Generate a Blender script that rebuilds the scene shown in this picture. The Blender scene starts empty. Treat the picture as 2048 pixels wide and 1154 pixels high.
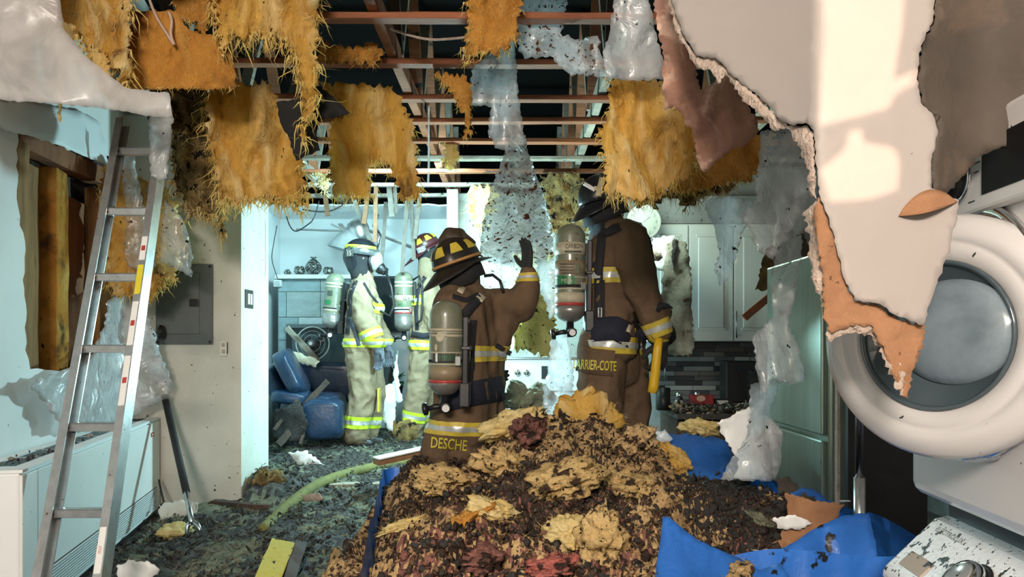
import bpy, bmesh, math, random
import numpy as np
from mathutils import Vector, Matrix, noise, geometry
from mathutils.bvhtree import BVHTree
S = bpy.context.scene
COL = S.collection
F, HC, HZ = 1450.0, 0.97, 692.0          # focal length in pixels, eye height, horizon row
CAM = Vector((0, 0, HC))
pi = math.pi

# ---------------------------------------------------------------- camera, world, lights, exposure
cd = bpy.data.cameras.new('camera')
cam = bpy.data.objects.new('camera', cd)
COL.objects.link(cam)
cam.location = CAM
cam.rotation_euler = (pi / 2, 0, 0)
cd.sensor_width = 36.0
cd.lens = F / 2048 * 36.0
cd.shift_y = (HZ - 577) / 2048
cd.clip_start = 0.05
S.camera = cam
W = bpy.data.worlds.new('night')
S.world = W
W.use_nodes = True
W.node_tree.nodes['Background'].inputs[0].default_value = (0.35, 0.45, 0.6, 1)
W.node_tree.nodes['Background'].inputs[1].default_value = 0.05
S.view_settings.view_transform = 'Standard'
S.view_settings.look = 'None'
S.view_settings.gamma = 1.0
S.view_settings.use_curve_mapping = False
S.view_settings.exposure = 0.42


def lamp(name, kind, loc, energy, color, size=0.1, target=None, size_y=None, **kw):
    ld = bpy.data.lights.new(name, kind)
    ld.energy = energy
    ld.color = color
    if kind == 'AREA':
        ld.shape = 'RECTANGLE'
        ld.size = size
        ld.size_y = size_y or size
    else:
        ld.shadow_soft_size = size
    for k, v in kw.items():
        setattr(ld, k, v)
    o = bpy.data.objects.new(name, ld)
    COL.objects.link(o)
    o.location = loc
    if target is not None:
        o.rotation_euler = (Vector(target) - Vector(loc)).to_track_quat('-Z', 'Y').to_euler()
    return o


CY = (0.52, 0.92, 1.0)
lamp('flood_light', 'POINT', (-0.34, 5.2, 1.20), 125, CY, 0.07)               # work light behind the kneeling firefighter
lamp('back_room_fill', 'AREA', (-0.9, 5.75, 2.28), 72, CY, 0.9, (-1.2, 8.0, 0.9), 0.5)   # added unseen area light that brightens the back room wall
lamp('kitchen_light', 'POINT', (0.95, 5.0, 1.95), 14, (0.75, 1.0, 0.85), 0.08)
lamp('front_fill', 'AREA', (-0.7, -2.1, 2.25), 250, (1.0, 0.87, 0.76), 1.4, (-0.2, 3.0, 1.7), 0.5)  # added warm fill behind the camera, lifts the foreground shadows
lamp('patch_spot', 'SPOT', (-1.1, -6.4, 1.1), 3200, (1.0, 0.66, 0.50), 0.008, (0.9, 1.25, 1.25), spot_size=0.5, spot_blend=0.2)  # unseen spot outside the front wall, throws the warm patches

# ---------------------------------------------------------------- helpers


def P(px, py, D):
    return Vector(((px - 1024) * D / F, D, HC - (py - HZ) * D / F))


def tag(o, label=None, cat=None, group=None, kind=None):
    if label: o['label'] = label
    if cat: o['category'] = cat
    if group: o['group'] = group
    if kind: o['kind'] = kind
    return o


def thing(name, label, cat, loc=(0, 0, 0), group=None):
    o = bpy.data.objects.new(name, None)
    o.empty_display_size = 0.1
    COL.objects.link(o)
    o.location = loc
    return tag(o, label, cat, group)


def rootloc(o):
    v = Vector((0, 0, 0))
    while o is not None:
        v += o.location
        o = o.parent
    return v


def link(name, me, mat=None, parent=None, smooth=True):
    if mat is not None and not me.materials:
        for m in (mat if isinstance(mat, (list, tuple)) else [mat]):
            me.materials.append(m)
    if smooth:
        me.polygons.foreach_set('use_smooth', [True] * len(me.polygons))
    o = bpy.data.objects.new(name, me)
    COL.objects.link(o)
    n = len(me.vertices)
    co = np.empty(n * 3, np.float32)
    me.vertices.foreach_get('co', co)
    co = co.reshape(-1, 3)
    if parent is None:
        c = Vector(((co[:, 0].min() + co[:, 0].max()) / 2, (co[:, 1].min() + co[:, 1].max()) / 2, co[:, 2].min()))
    else:
        c = rootloc(parent)
        o.parent = parent
    co -= np.array(c, np.float32)
    me.vertices.foreach_set('co', co.ravel())
    me.update()
    if parent is None:
        o.location = c
    return o


def obj(name, verts, faces, mat=None, parent=None, smooth=False):
    me = bpy.data.meshes.new(name)
    me.from_pydata([tuple(v) for v in verts], [], faces)
    me.update()
    return link(name, me, mat, parent, smooth)


class MB:
    """collects shapes of ONE mesh"""
    def __init__(s): s.v = []; s.f = []; s.mi = []; s.cur = 0

    def add(s, v, f):
        n = len(s.v)
        s.v += [Vector(x) for x in v]
        s.f += [[i + n for i in q] for q in f]
        s.mi += [s.cur] * len(f)
        return s

    def box(s, c, size, rot=None):
        R = rot or Matrix.Identity(3)
        x, y, z = [k / 2 for k in size]
        v = [Vector(c) + R @ Vector((a * x, b * y, d * z)) for a in (-1, 1) for b in (-1, 1) for d in (-1, 1)]
        return s.add(v, [(0, 1, 3, 2), (4, 6, 7, 5), (0, 4, 5, 1), (2, 3, 7, 6), (0, 2, 6, 4), (1, 5, 7, 3)])

    def bar(s, a, b, w, h, up=(0, 0, 1), seg=1, jit=0.0, seed=0):
        a, b = Vector(a), Vector(b)
        d = (b - a).normalized()
        u = Vector(up)
        r = d.cross(u)
        if r.length < 1e-4: r = d.cross(Vector((0, 1, 0)))
        r.normalize()
        u = r.cross(d).normalized()
        rng = random.Random(seed)
        v = []
        for i in range(seg + 1):
            p = a.lerp(b, i / seg)
            for sx, sy in ((-1, -1), (1, -1), (1, 1), (-1, 1)):
                j = Vector((rng.uniform(-1, 1), rng.uniform(-1, 1), rng.uniform(-1, 1))) * jit
                v.append(p + r * (sx * w / 2) + u * (sy * h / 2) + j)
        f = [(3, 2, 1, 0), tuple(4 * seg + k for k in range(4))]
        for i in range(seg):
            for k in range(4):
                f.append((4 * i + k, 4 * i + (k + 1) % 4, 4 * i + 4 + (k + 1) % 4, 4 * i + 4 + k))
        return s.add(v, f)

    def tube(s, pts, r, n=8, closed=False):
        pts = [Vector(p) for p in pts]
        rs = r if isinstance(r, (list, tuple)) else [r] * len(pts)
        v, f = [], []
        up = Vector((0, 0, 1))
        prev = None
        m = len(pts)
        for i, p in enumerate(pts):
            if closed: d = pts[(i + 1) % m] - pts[i - 1]
            else: d = pts[min(i + 1, m - 1)] - pts[max(i - 1, 0)]
            d.normalize()
            if prev is None:
                a = d.cross(up)
                if a.length < 0.1: a = d.cross(Vector((0, 1, 0)))
            else:
                a = prev - d * prev.dot(d)
            a.normalize()
            prev = a
            b = d.cross(a)
            for k in range(n):
                t = 2 * pi * k / n
                v.append(p + (a * math.cos(t) + b * math.sin(t)) * rs[i])
        for i in range(m if closed else m - 1):
            j = (i + 1) % m
            for k in range(n):
                f.append((i * n + k, i * n + (k + 1) % n, j * n + (k + 1) % n, j * n + k))
        if not closed:
            f.append(tuple(range(n - 1, -1, -1)))
            f.append(tuple((m - 1) * n + k for k in range(n)))
        return s.add(v, f)

    def lathe(s, prof, a, axis, n=24, sx=1.0):
        """prof: (radius, distance along the axis)"""
        axis = Vector(axis).normalized()
        a = Vector(a)
        x = axis.cross(Vector((0, 1, 0)))
        if x.length < 0.1: x = axis.cross(Vector((1, 0, 0)))
        x.normalize()
        y = axis.cross(x)
        v, f = [], []
        for r, h in prof:
            for k in range(n):
                t = 2 * pi * k / n
                v.append(a + axis * h + x * (r * math.cos(t)) + y * (r * sx * math.sin(t)))
        for i in range(len(prof) - 1):
            for k in range(n):
                f.append((i * n + k, i * n + (k + 1) % n, (i + 1) * n + (k + 1) % n, (i + 1) * n + k))
        f.append(tuple(range(n - 1, -1, -1)))
        f.append(tuple((len(prof) - 1) * n + k for k in range(n)))
        return s.add(v, f)

    def ball(s, c, r, seg=10, sc=(1, 1, 1), rot=None):
        v, f = [], []
        R = rot or Matrix.Identity(3)
        rings = max(4, seg // 2 + 1)
        for i in range(rings + 1):
            th = pi * i / rings
            for k in range(seg):
                ph = 2 * pi * k / seg
                v.append(Vector(c) + R @ Vector((math.sin(th) * math.cos(ph) * sc[0], math.sin(th) * math.sin(ph) * sc[1], math.cos(th) * sc[2])) * r)
        for i in range(rings):
            for k in range(seg):
                f.append((i * seg + k, i * seg + (k + 1) % seg, (i + 1) * seg + (k + 1) % seg, (i + 1) * seg + k))
        return s.add(v, f)

    def build(s, name, mat, parent=None, smooth=False, bevel=0.0, seg=2):
        me = bpy.data.meshes.new(name)
        me.from_pydata([tuple(v) for v in s.v], [], s.f)
        if isinstance(mat, (list, tuple)): me.polygons.foreach_set('material_index', s.mi)
        if bevel:
            bm = bmesh.new()
            bm.from_mesh(me)
            bmesh.ops.remove_doubles(bm, verts=bm.verts, dist=1e-5)
            e = [x for x in bm.edges if len(x.link_faces) == 2 and x.calc_face_angle(0) > 0.6]
            bmesh.ops.bevel(bm, geom=e, offset=bevel, segments=seg, profile=0.5, affect='EDGES', clamp_overlap=True)
            bm.to_mesh(me)
            bm.free()
        me.update()
        return link(name, me, mat, parent, smooth)


def rotz(a): return Matrix.Rotation(a, 3, 'Z')


# ---------------------------------------------------------------- materials
MATS = {}


def mat(name, c, c2=None, scale=6.0, rough=0.6, metal=0.0, bump=0.0, bscale=40.0, spots=None, transl=0.0, alpha=1.0,
        detail=6.0, stretch=(1, 1, 1), ramp=(0.35, 0.65), emit=None, third=None, coat=0.0, spec=0.5, trans=0.0):
    if name in MATS: return MATS[name]
    m = bpy.data.materials.new(name)
    m.use_nodes = True
    nt = m.node_tree
    N, L = nt.nodes, nt.links
    b = N['Principled BSDF']
    out = N['Material Output']
    tc = N.new('ShaderNodeTexCoord')
    mp = N.new('ShaderNodeMapping')
    mp.inputs['Scale'].default_value = stretch
    L.new(tc.outputs['Object'], mp.inputs[0])

    def nz(sc, det=detail, dist=0.0):
        n = N.new('ShaderNodeTexNoise')
        n.inputs['Scale'].default_value = sc
        n.inputs['Detail'].default_value = det
        n.inputs['Roughness'].default_value = 0.62
        n.inputs['Distortion'].default_value = dist
        L.new(mp.outputs[0], n.inputs['Vector'])
        return n

    def rmp(src, lo, hi):
        r = N.new('ShaderNodeMapRange')
        r.inputs[1].default_value = lo
        r.inputs[2].default_value = hi
        r.clamp = True
        L.new(src, r.inputs[0])
        return r.outputs[0]

    def mix(f, a, bb):
        x = N.new('ShaderNodeMix')
        x.data_type = 'RGBA'
        L.new(f, x.inputs[0])
        for s, v in ((x.inputs[6], a), (x.inputs[7], bb)):
            if isinstance(v, tuple): s.default_value = (*v, 1)
            else: L.new(v, s)
        return x.outputs[2]

    col = tuple(c)
    if c2: col = mix(rmp(nz(scale, dist=0.4).outputs[0], *ramp), col, tuple(c2))
    if third: col = mix(rmp(nz(third[1], dist=0.8).outputs[0], third[2], third[3]), col, tuple(third[0]))
    for sp in (spots or []):
        sc, lo, hi = sp[1], sp[2], sp[3]
        col = mix(rmp(nz(sc, 3.0).outputs[0], lo, hi), col, tuple(sp[0]))
    if isinstance(col, tuple): b.inputs['Base Color'].default_value = (*col, 1)
    else: L.new(col, b.inputs['Base Color'])
    b.inputs['Roughness'].default_value = rough
    b.inputs['Metallic'].default_value = metal
    b.inputs['Specular IOR Level'].default_value = spec
    b.inputs['Coat Weight'].default_value = coat
    b.inputs['Transmission Weight'].default_value = trans
    if emit:
        b.inputs['Emission Color'].default_value = (*emit[0], 1)
        b.inputs['Emission Strength'].default_value = emit[1]
    if bump:
        bp = N.new('ShaderNodeBump')
        bp.inputs['Strength'].default_value = bump
        bp.inputs['Distance'].default_value = 0.02
        L.new(nz(bscale, 5.0).outputs[0], bp.inputs['Height'])
        L.new(bp.outputs[0], b.inputs['Normal'])
    sh = b.outputs[0]
    if transl:
        t = N.new('ShaderNodeBsdfTranslucent')
        if isinstance(col, tuple): t.inputs[0].default_value = (*col, 1)
        else: L.new(col, t.inputs[0])
        mx = N.new('ShaderNodeMixShader')
        mx.inputs[0].default_value = transl
        L.new(sh, mx.inputs[1])
        L.new(t.outputs[0], mx.inputs[2])
        sh = mx.outputs[0]
    if alpha < 1.0:
        t = N.new('ShaderNodeBsdfTransparent')
        mx = N.new('ShaderNodeMixShader')
        r = N.new('ShaderNodeMapRange')
        r.inputs[1].default_value = 0.35
        r.inputs[2].default_value = 0.68
        r.inputs[3].default_value = alpha * 0.6
        r.inputs[4].default_value = min(1.0, alpha * 1.7)
        L.new(nz(scale).outputs[0], r.inputs[0])
        f = r.outputs[0]
        if spots:
            mxx = N.new('ShaderNodeMath'); mxx.operation = 'MAXIMUM'
            L.new(f, mxx.inputs[0]); L.new(rmp(nz(spots[0][1], 3.0).outputs[0], spots[0][2], spots[0][3]), mxx.inputs[1]); f = mxx.outputs[0]
        L.new(f, mx.inputs[0])
        L.new(t.outputs[0], mx.inputs[1])
        L.new(sh, mx.inputs[2])
        sh = mx.outputs[0]
    if sh is not b.outputs[0]: L.new(sh, out.inputs[0])
    MATS[name] = m
    return m


SOOT = (0.012, 0.011, 0.010)
# insulation: glass wool, yellow to scorched
ins = mat('glass_wool', (0.82, 0.52, 0.13), (0.60, 0.31, 0.06), 5, 0.95, bump=0.8, bscale=55, transl=0.30, stretch=(1, 1, 0.4), spec=0.05,
          third=((0.92, 0.78, 0.42), 3.2, 0.46, 0.62), spots=[(SOOT, 30, 0.68, 0.72), ((0.26, 0.14, 0.05), 7, 0.61, 0.72), ((0.05, 0.035, 0.02), 3.5, 0.69, 0.76)])
ins_o = mat('glass_wool_scorched', (0.68, 0.33, 0.07), (0.46, 0.20, 0.04), 5, 0.95, bump=0.7, bscale=55, transl=0.22, spec=0.05,
            third=((0.78, 0.50, 0.16), 3.0, 0.52, 0.72), spots=[(SOOT, 26, 0.69, 0.72), ((0.13, 0.07, 0.03), 5, 0.58, 0.72)])
ins_p = mat('glass_wool_pale', (0.88, 0.75, 0.40), (0.82, 0.58, 0.19), 7, 0.95, bump=0.7, bscale=55, transl=0.30, spec=0.05,
            spots=[(SOOT, 30, 0.67, 0.72), ((0.32, 0.19, 0.07), 7, 0.58, 0.72)])
ins_c = mat('glass_wool_charred', (0.10, 0.075, 0.04), (0.32, 0.21, 0.075), 9, 1.0, bump=1.0, bscale=30, transl=0.1, spec=0.1,
            spots=[(SOOT, 14, 0.54, 0.62)])
fibre = mat('glass_fibre', (0.90, 0.76, 0.33), (0.85, 0.62, 0.18), 9, 0.9, transl=0.4, spec=0.1)
char = mat('char', (0.015, 0.014, 0.013), (0.04, 0.033, 0.028), 20, 0.75, bump=0.8, bscale=60)
ash = mat('wet_ash', (0.03, 0.028, 0.026), (0.12, 0.11, 0.09), 14, 0.6, bump=1.0, bscale=50)
wool_d = mat('dirty_wool', (0.10, 0.066, 0.05), (0.025, 0.018, 0.014), 20, 1.0, bump=1.0, bscale=70, spec=0.05, third=((0.34, 0.23, 0.12), 30, 0.56, 0.64))
wool_t = mat('tan_wool', (0.64, 0.45, 0.22), (0.36, 0.23, 0.11), 9, 1.0, bump=1.0, bscale=60, spec=0.05, spots=[((0.07, 0.045, 0.03), 20, 0.52, 0.58), (SOOT, 50, 0.60, 0.64)])
wool_y = mat('yellow_speckled_wool', (0.80, 0.58, 0.27), (0.58, 0.38, 0.15), 6, 1.0, bump=1.0, bscale=60, spec=0.05, transl=0.15, spots=[((0.07, 0.045, 0.03), 16, 0.56, 0.63), (SOOT, 48, 0.60, 0.64)])
wool_r = mat('rosy_wool', (0.34, 0.15, 0.12), (0.16, 0.08, 0.065), 16, 1.0, bump=1.0, bscale=70, spec=0.05, third=((0.52, 0.16, 0.13), 4, 0.60, 0.72), spots=[((0.045, 0.028, 0.022), 22, 0.50, 0.56)])
wool_g = mat('greenish_wool', (0.27, 0.275, 0.19), (0.12, 0.125, 0.095), 14, 1.0, bump=0.8, bscale=70, spec=0.1)

def film_mat(name, haze, tint=(0.85, 0.88, 0.90), gloss=0.22, rough=0.12, spots=None, bump=0.9, bscale=9):
    """thin polyethylene: mostly clear, hazy in patches, glossy along its creases, soot stuck to it"""
    m = bpy.data.materials.new(name)
    m.use_nodes = True
    nt = m.node_tree
    N, L = nt.nodes, nt.links
    N.remove(N['Principled BSDF'])
    out = N['Material Output']
    tc = N.new('ShaderNodeTexCoord')

    def nz(sc, det, dist=0.0):
        n = N.new('ShaderNodeTexNoise')
        n.inputs['Scale'].default_value = sc
        n.inputs['Detail'].default_value = det
        n.inputs['Distortion'].default_value = dist
        L.new(tc.outputs['Object'], n.inputs['Vector'])
        return n.outputs[0]

    def rm(src, a, b, c=0.0, d=1.0):
        r = N.new('ShaderNodeMapRange')
        for k, v in zip((1, 2, 3, 4), (a, b, c, d)): r.inputs[k].default_value = v
        L.new(src, r.inputs[0])
        return r.outputs[0]

    def mixs(f, a, b):
        x = N.new('ShaderNodeMixShader')
        if isinstance(f, float): x.inputs[0].default_value = f
        else: L.new(f, x.inputs[0])
        L.new(a, x.inputs[1]); L.new(b, x.inputs[2])
        return x.outputs[0]
    bp = N.new('ShaderNodeBump')
    bp.inputs['Strength'].default_value = bump
    bp.inputs['Distance'].default_value = 0.03
    L.new(nz(bscale, 6, 1.2), bp.inputs['Height'])
    t = N.new('ShaderNodeBsdfTransparent'); t.inputs[0].default_value = (*[0.90 + 0.1 * c for c in tint], 1)
    d = N.new('ShaderNodeBsdfDiffuse'); d.inputs[0].default_value = (*tint, 1)
    tl = N.new('ShaderNodeBsdfTranslucent'); tl.inputs[0].default_value = (*tint, 1)
    g = N.new('ShaderNodeBsdfGlossy'); g.inputs['Roughness'].default_value = rough
    for x in (d, g): L.new(bp.outputs[0], x.inputs['Normal'])
    hz = mixs(0.4, d.outputs[0], tl.outputs[0])
    sh = mixs(rm(nz(4.0, 6, 0.8), 0.36, 0.68, haze * 0.45, min(1.0, haze * 1.6)), t.outputs[0], hz)
    lw = N.new('ShaderNodeLayerWeight'); lw.inputs[0].default_value = 0.25
    L.new(bp.outputs[0], lw.inputs['Normal'])
    sh = mixs(rm(lw.outputs['Fresnel'], 0.0, 1.0, gloss * 0.25, min(1.0, gloss * 3)), sh, g.outputs[0])
    for (c, sc, a, b) in (spots or []):
        k = N.new('ShaderNodeBsdfDiffuse'); k.inputs[0].default_value = (*c, 1)
        sh = mixs(rm(nz(sc, 3), a, b), sh, k.outputs[0])
    L.new(sh, out.inputs[0])
    MATS[name] = m
    return m


poly = film_mat('clear_film', 0.24, spots=[(SOOT, 42, 0.69, 0.71)])
poly_c = film_mat('creased_film', 0.30, gloss=0.20, bump=0.8, bscale=9, rough=0.10, spots=[(SOOT, 42, 0.69, 0.71)])
poly_m = film_mat('milky_film', 0.45, spots=[(SOOT, 40, 0.70, 0.72)])
poly_s = film_mat('sooty_film', 0.34, spots=[((0.10, 0.04, 0.018), 26, 0.64, 0.66), ((0.05, 0.04, 0.03), 60, 0.63, 0.65)])
poly_w = film_mat('white_film', 0.95, (0.80, 0.78, 0.77), 0.12, 0.3, bump=0.3, bscale=5)
white = mat('white_paint', (0.80, 0.80, 0.78), (0.74, 0.75, 0.73), 3, 0.55, bump=0.05, bscale=200, spots=[(SOOT, 30, 0.715, 0.73)])
whiteb = mat('sooty_white_paint', (0.74, 0.73, 0.66), (0.62, 0.62, 0.54), 2.5, 0.6, bump=0.08, bscale=120, spots=[(SOOT, 28, 0.69, 0.71)])
plain = mat('clean_white_paint', (0.80, 0.82, 0.82), (0.76, 0.79, 0.80), 2, 0.6)
soff = mat('grey_paint', (0.30, 0.31, 0.30), (0.18, 0.19, 0.18), 4, 0.7, spots=[(SOOT, 20, 0.62, 0.68)])
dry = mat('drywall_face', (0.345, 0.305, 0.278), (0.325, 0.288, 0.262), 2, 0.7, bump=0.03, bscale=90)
paper = mat('drywall_paper', (0.33, 0.165, 0.08), (0.26, 0.125, 0.06), 10, 0.9, bump=0.3, bscale=60, spots=[((0.10, 0.05, 0.03), 40, 0.68, 0.70)])
paper_b = mat('dark_drywall_back', (0.080, 0.062, 0.046), (0.055, 0.045, 0.036), 3, 0.85, bump=0.2, bscale=40, third=((0.15, 0.095, 0.06), 4, 0.56, 0.72))
gyps = mat('gypsum', (0.52, 0.42, 0.35), (0.40, 0.30, 0.235), 16, 0.95, bump=0.9, bscale=60)
paper_r = mat('torn_red_paper', (0.40, 0.20, 0.13), (0.20, 0.11, 0.08), 5, 0.75, bump=0.4, bscale=30, third=((0.56, 0.37, 0.28), 6, 0.5, 0.6))
wood = mat('lumber', (0.34, 0.115, 0.045), (0.20, 0.065, 0.028), 8, 0.7, bump=0.3, bscale=50, stretch=(0.25, 1, 1), spots=[(SOOT, 12, 0.60, 0.68)])
wood_g = mat('grey_lumber', (0.42, 0.37, 0.29), (0.27, 0.23, 0.18), 8, 0.75, bump=0.3, bscale=50, spots=[(SOOT, 14, 0.62, 0.70)])
wood_k = mat('charred_lumber', (0.030, 0.022, 0.017), (0.09, 0.05, 0.03), 9, 0.8, bump=0.6, bscale=40)
stud = mat('stud_lumber', (0.36, 0.19, 0.06), (0.20, 0.09, 0.03), 5, 0.8, bump=0.4, bscale=40, stretch=(3, 3, 0.5), spots=[(SOOT, 8, 0.62, 0.74)])
stud_r = mat('sheathing', (0.27, 0.10, 0.035), (0.17, 0.06, 0.025), 4, 0.8, bump=0.3, bscale=50, stretch=(3, 3, 0.4))
alu = mat('aluminium', (0.62, 0.62, 0.62), (0.50, 0.50, 0.50), 20, 0.33, 0.85, bump=0.05, spots=[((0.12, 0.08, 0.05), 24, 0.68, 0.72)])
steel = mat('brushed_steel', (0.60, 0.61, 0.62), None, rough=0.25, metal=1.0)
chrome = mat('chrome', (0.8, 0.8, 0.8), None, rough=0.08, metal=1.0)
black = mat('black_plastic', (0.012, 0.012, 0.013), None, rough=0.4)
blackm = mat('black_webbing', (0.010, 0.010, 0.014), (0.02, 0.02, 0.026), 60, 0.85)
navy = mat('navy_webbing', (0.010, 0.012, 0.026), (0.016, 0.018, 0.034), 30, 0.85)
grey = mat('grey_panel_paint', (0.135, 0.150, 0.150), (0.115, 0.130, 0.130), 6, 0.5, spots=[(SOOT, 30, 0.70, 0.72)])
enamel = mat('white_enamel', (0.62, 0.61, 0.60), None, rough=0.22, coat=0.3, spots=[(SOOT, 34, 0.725, 0.735)])
enamel_d = mat('debris_speckled_enamel', (0.76, 0.77, 0.78), None, rough=0.25, bump=0.25, bscale=90, spots=[(SOOT, 30, 0.60, 0.62), ((0.10, 0.06, 0.04), 70, 0.63, 0.65)])
tarp = mat('blue_tarp', (0.032, 0.175, 0.60), (0.024, 0.13, 0.47), 4, 0.38, bump=0.35, bscale=12, transl=0.12, spots=[(SOOT, 12, 0.66, 0.69)])
khaki = mat('khaki_turnout_cloth', (0.30, 0.235, 0.15), (0.22, 0.17, 0.105), 9, 0.9, bump=0.35, bscale=30, spec=0.2)
brown = mat('brown_turnout_cloth', (0.155, 0.100, 0.060), (0.115, 0.073, 0.043), 9, 0.9, bump=0.35, bscale=30, spec=0.2)
lime = mat('lime_reflective_trim', (0.62, 0.80, 0.04), None, rough=0.5)
yell = mat('yellow_reflective_trim', (0.66, 0.50, 0.05), (0.52, 0.40, 0.06), 20, rough=0.5)
silv = mat('silver_reflective_tape', (0.66, 0.68, 0.66), (0.5, 0.52, 0.5), 40, rough=0.3, metal=0.35)
skin = mat('skin', (0.55, 0.33, 0.23), None, rough=0.55)
hoodm = mat('black_hood_knit', (0.02, 0.02, 0.022), None, rough=0.95)
glass = mat('dark_glass', (0.02, 0.025, 0.03), None, rough=0.05, coat=0.5)

# ---------------------------------------------------------------- irregular sheets, strands, crumbs
def inside(poly, x, y):
    poly = np.asarray(poly, float)
    x = np.asarray(x); y = np.asarray(y)
    r = np.zeros(x.shape, bool)
    j = len(poly) - 1
    for i in range(len(poly)):
        xi, yi = poly[i]
        xj, yj = poly[j]
        c = ((yi > y) != (yj > y)) & (x < (xj - xi) * (y - yi) / ((yj - yi) or 1e-9) + xi)
        r ^= c
        j = i
    return r


def dens(poly, step, rag, rng, keep=()):
    out = []
    n = len(poly)
    for i in range(n):
        a, b = poly[i], poly[(i + 1) % n]
        d = math.hypot(b[0] - a[0], b[1] - a[1])
        k = max(1, int(d / step))
        nx, ny = -(b[1] - a[1]) / (d or 1), (b[0] - a[0]) / (d or 1)
        for q in range(k):
            t = q / k
            w = rag * (rng.random() * 2 - 1) if i not in keep else 0
            if q == 0: w *= 0.3
            out.append((a[0] + (b[0] - a[0]) * t + nx * w, a[1] + (b[1] - a[1]) * t + ny * w))
    return out


def sheet(name, outline, D, thick=0.01, res=16, rag=3.0, amp=0.012, scale=5.0, seed=1, m=None, parent=None, holes=(), stretch=1.0, fold=0.0,
          fold_s=9.0, edge_mat=None, back_mat=None, keep=(), smooth=True):
    """a torn sheet: outline in photo pixels, brought to its own distance D (number or function), real thickness, folds and ragged edge"""
    rng = random.Random(seed)
    Df = D if callable(D) else (lambda x, y: D)
    loops = [dens(outline, res * 0.55, rag, rng, keep)] + [dens(h, res * 0.55, rag, rng) for h in holes]
    pts, edges = [], []
    for lp in loops:
        n0 = len(pts)
        pts += lp
        edges += [(n0 + i, n0 + (i + 1) % len(lp)) for i in range(len(lp))]
    b = np.array(pts)
    x0, y0 = b.min(0); x1, y1 = b.max(0)
    gx, gy = np.meshgrid(np.arange(x0, x1, res), np.arange(y0, y1, res))
    g = np.stack([gx.ravel(), gy.ravel()], 1)
    nr = np.random.RandomState(seed)
    g = g + nr.uniform(-0.3, 0.3, g.shape) * res
    ok = inside(loops[0], g[:, 0], g[:, 1])
    for h in loops[1:]: ok &= ~inside(h, g[:, 0], g[:, 1])
    g = g[ok]
    if len(g):
        dmin = np.full(len(g), 1e9)
        for k in range(0, len(b), 200):
            dmin = np.minimum(dmin, np.sqrt(((g[:, None] - b[None, k:k + 200]) ** 2).sum(2)).min(1))
        g = g[dmin > res * 0.45]
    allp = [Vector(p) for p in pts] + [Vector(p) for p in g]
    vv, ee, ff, *_ = geometry.delaunay_2d_cdt(allp, edges, [], 0, 1e-4)
    v2 = np.array([(v[0], v[1]) for v in vv])
    tri = [tuple(f) for f in ff if len(f) == 3]
    ta = np.array(tri)
    c = v2[ta].mean(1)
    ok = inside(loops[0], c[:, 0], c[:, 1])
    for h in loops[1:]: ok &= ~inside(h, c[:, 0], c[:, 1])
    ta = ta[ok]
    # wind to face the camera
    a = v2[ta]
    cr = (a[:, 1, 0] - a[:, 0, 0]) * (a[:, 2, 1] - a[:, 0, 1]) - (a[:, 1, 1] - a[:, 0, 1]) * (a[:, 2, 0] - a[:, 0, 0])
    ta[cr > 0] = ta[cr > 0][:, ::-1]
    n = len(v2)
    front, back = [], []
    o = Vector((seed * 3.1, seed * 1.7, seed * 0.9))
    for x, y in v2:
        d = Df(x, y)
        w = P(x, y, d)
        q = Vector((w.x * scale, d * 0.5, w.z * scale / stretch)) + o
        k = noise.fractal(q, 0.75, 2.1, 5) * amp
        if fold: k += fold * (0.5 - abs(noise.noise(Vector((w.x * fold_s, 0.7, w.z * fold_s * 0.35)) + o))) * 2
        front.append(P(x, y, max(0.3, d + k)))
        k2 = noise.fractal(q * 1.3 + Vector((9, 9, 9)), 1.0, 2.0, 3) * amp * 0.5 if thick > 0.02 else 0
        back.append(P(x, y, max(0.3, d + k + thick + k2)))
    cnt = {}
    for t in ta.tolist():
        for i in range(3):
            e = (t[i], t[(i + 1) % 3])
            cnt[(min(e), max(e))] = None if (min(e), max(e)) in cnt else e
    faces = ta.tolist() + [[i + n for i in reversed(t)] for t in ta.tolist()]
    rim = [[e[1], e[0], e[0] + n, e[1] + n] for e in cnt.values() if e]
    mats = [m, back_mat or m, edge_mat or m]
    me = bpy.data.meshes.new(name)
    me.from_pydata([tuple(v) for v in front + back], [], faces + rim)
    for k in mats: me.materials.append(k)
    me.polygons.foreach_set('material_index', [0] * len(ta) + [1] * len(ta) + [2] * len(rim))
    ob = link(name, me, None, parent, smooth)
    ob_pts = dict(loop=loops[0], Df=Df, front=front, tri=ta, n=n, v2=v2, seed=seed)
    return ob, ob_pts


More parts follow.
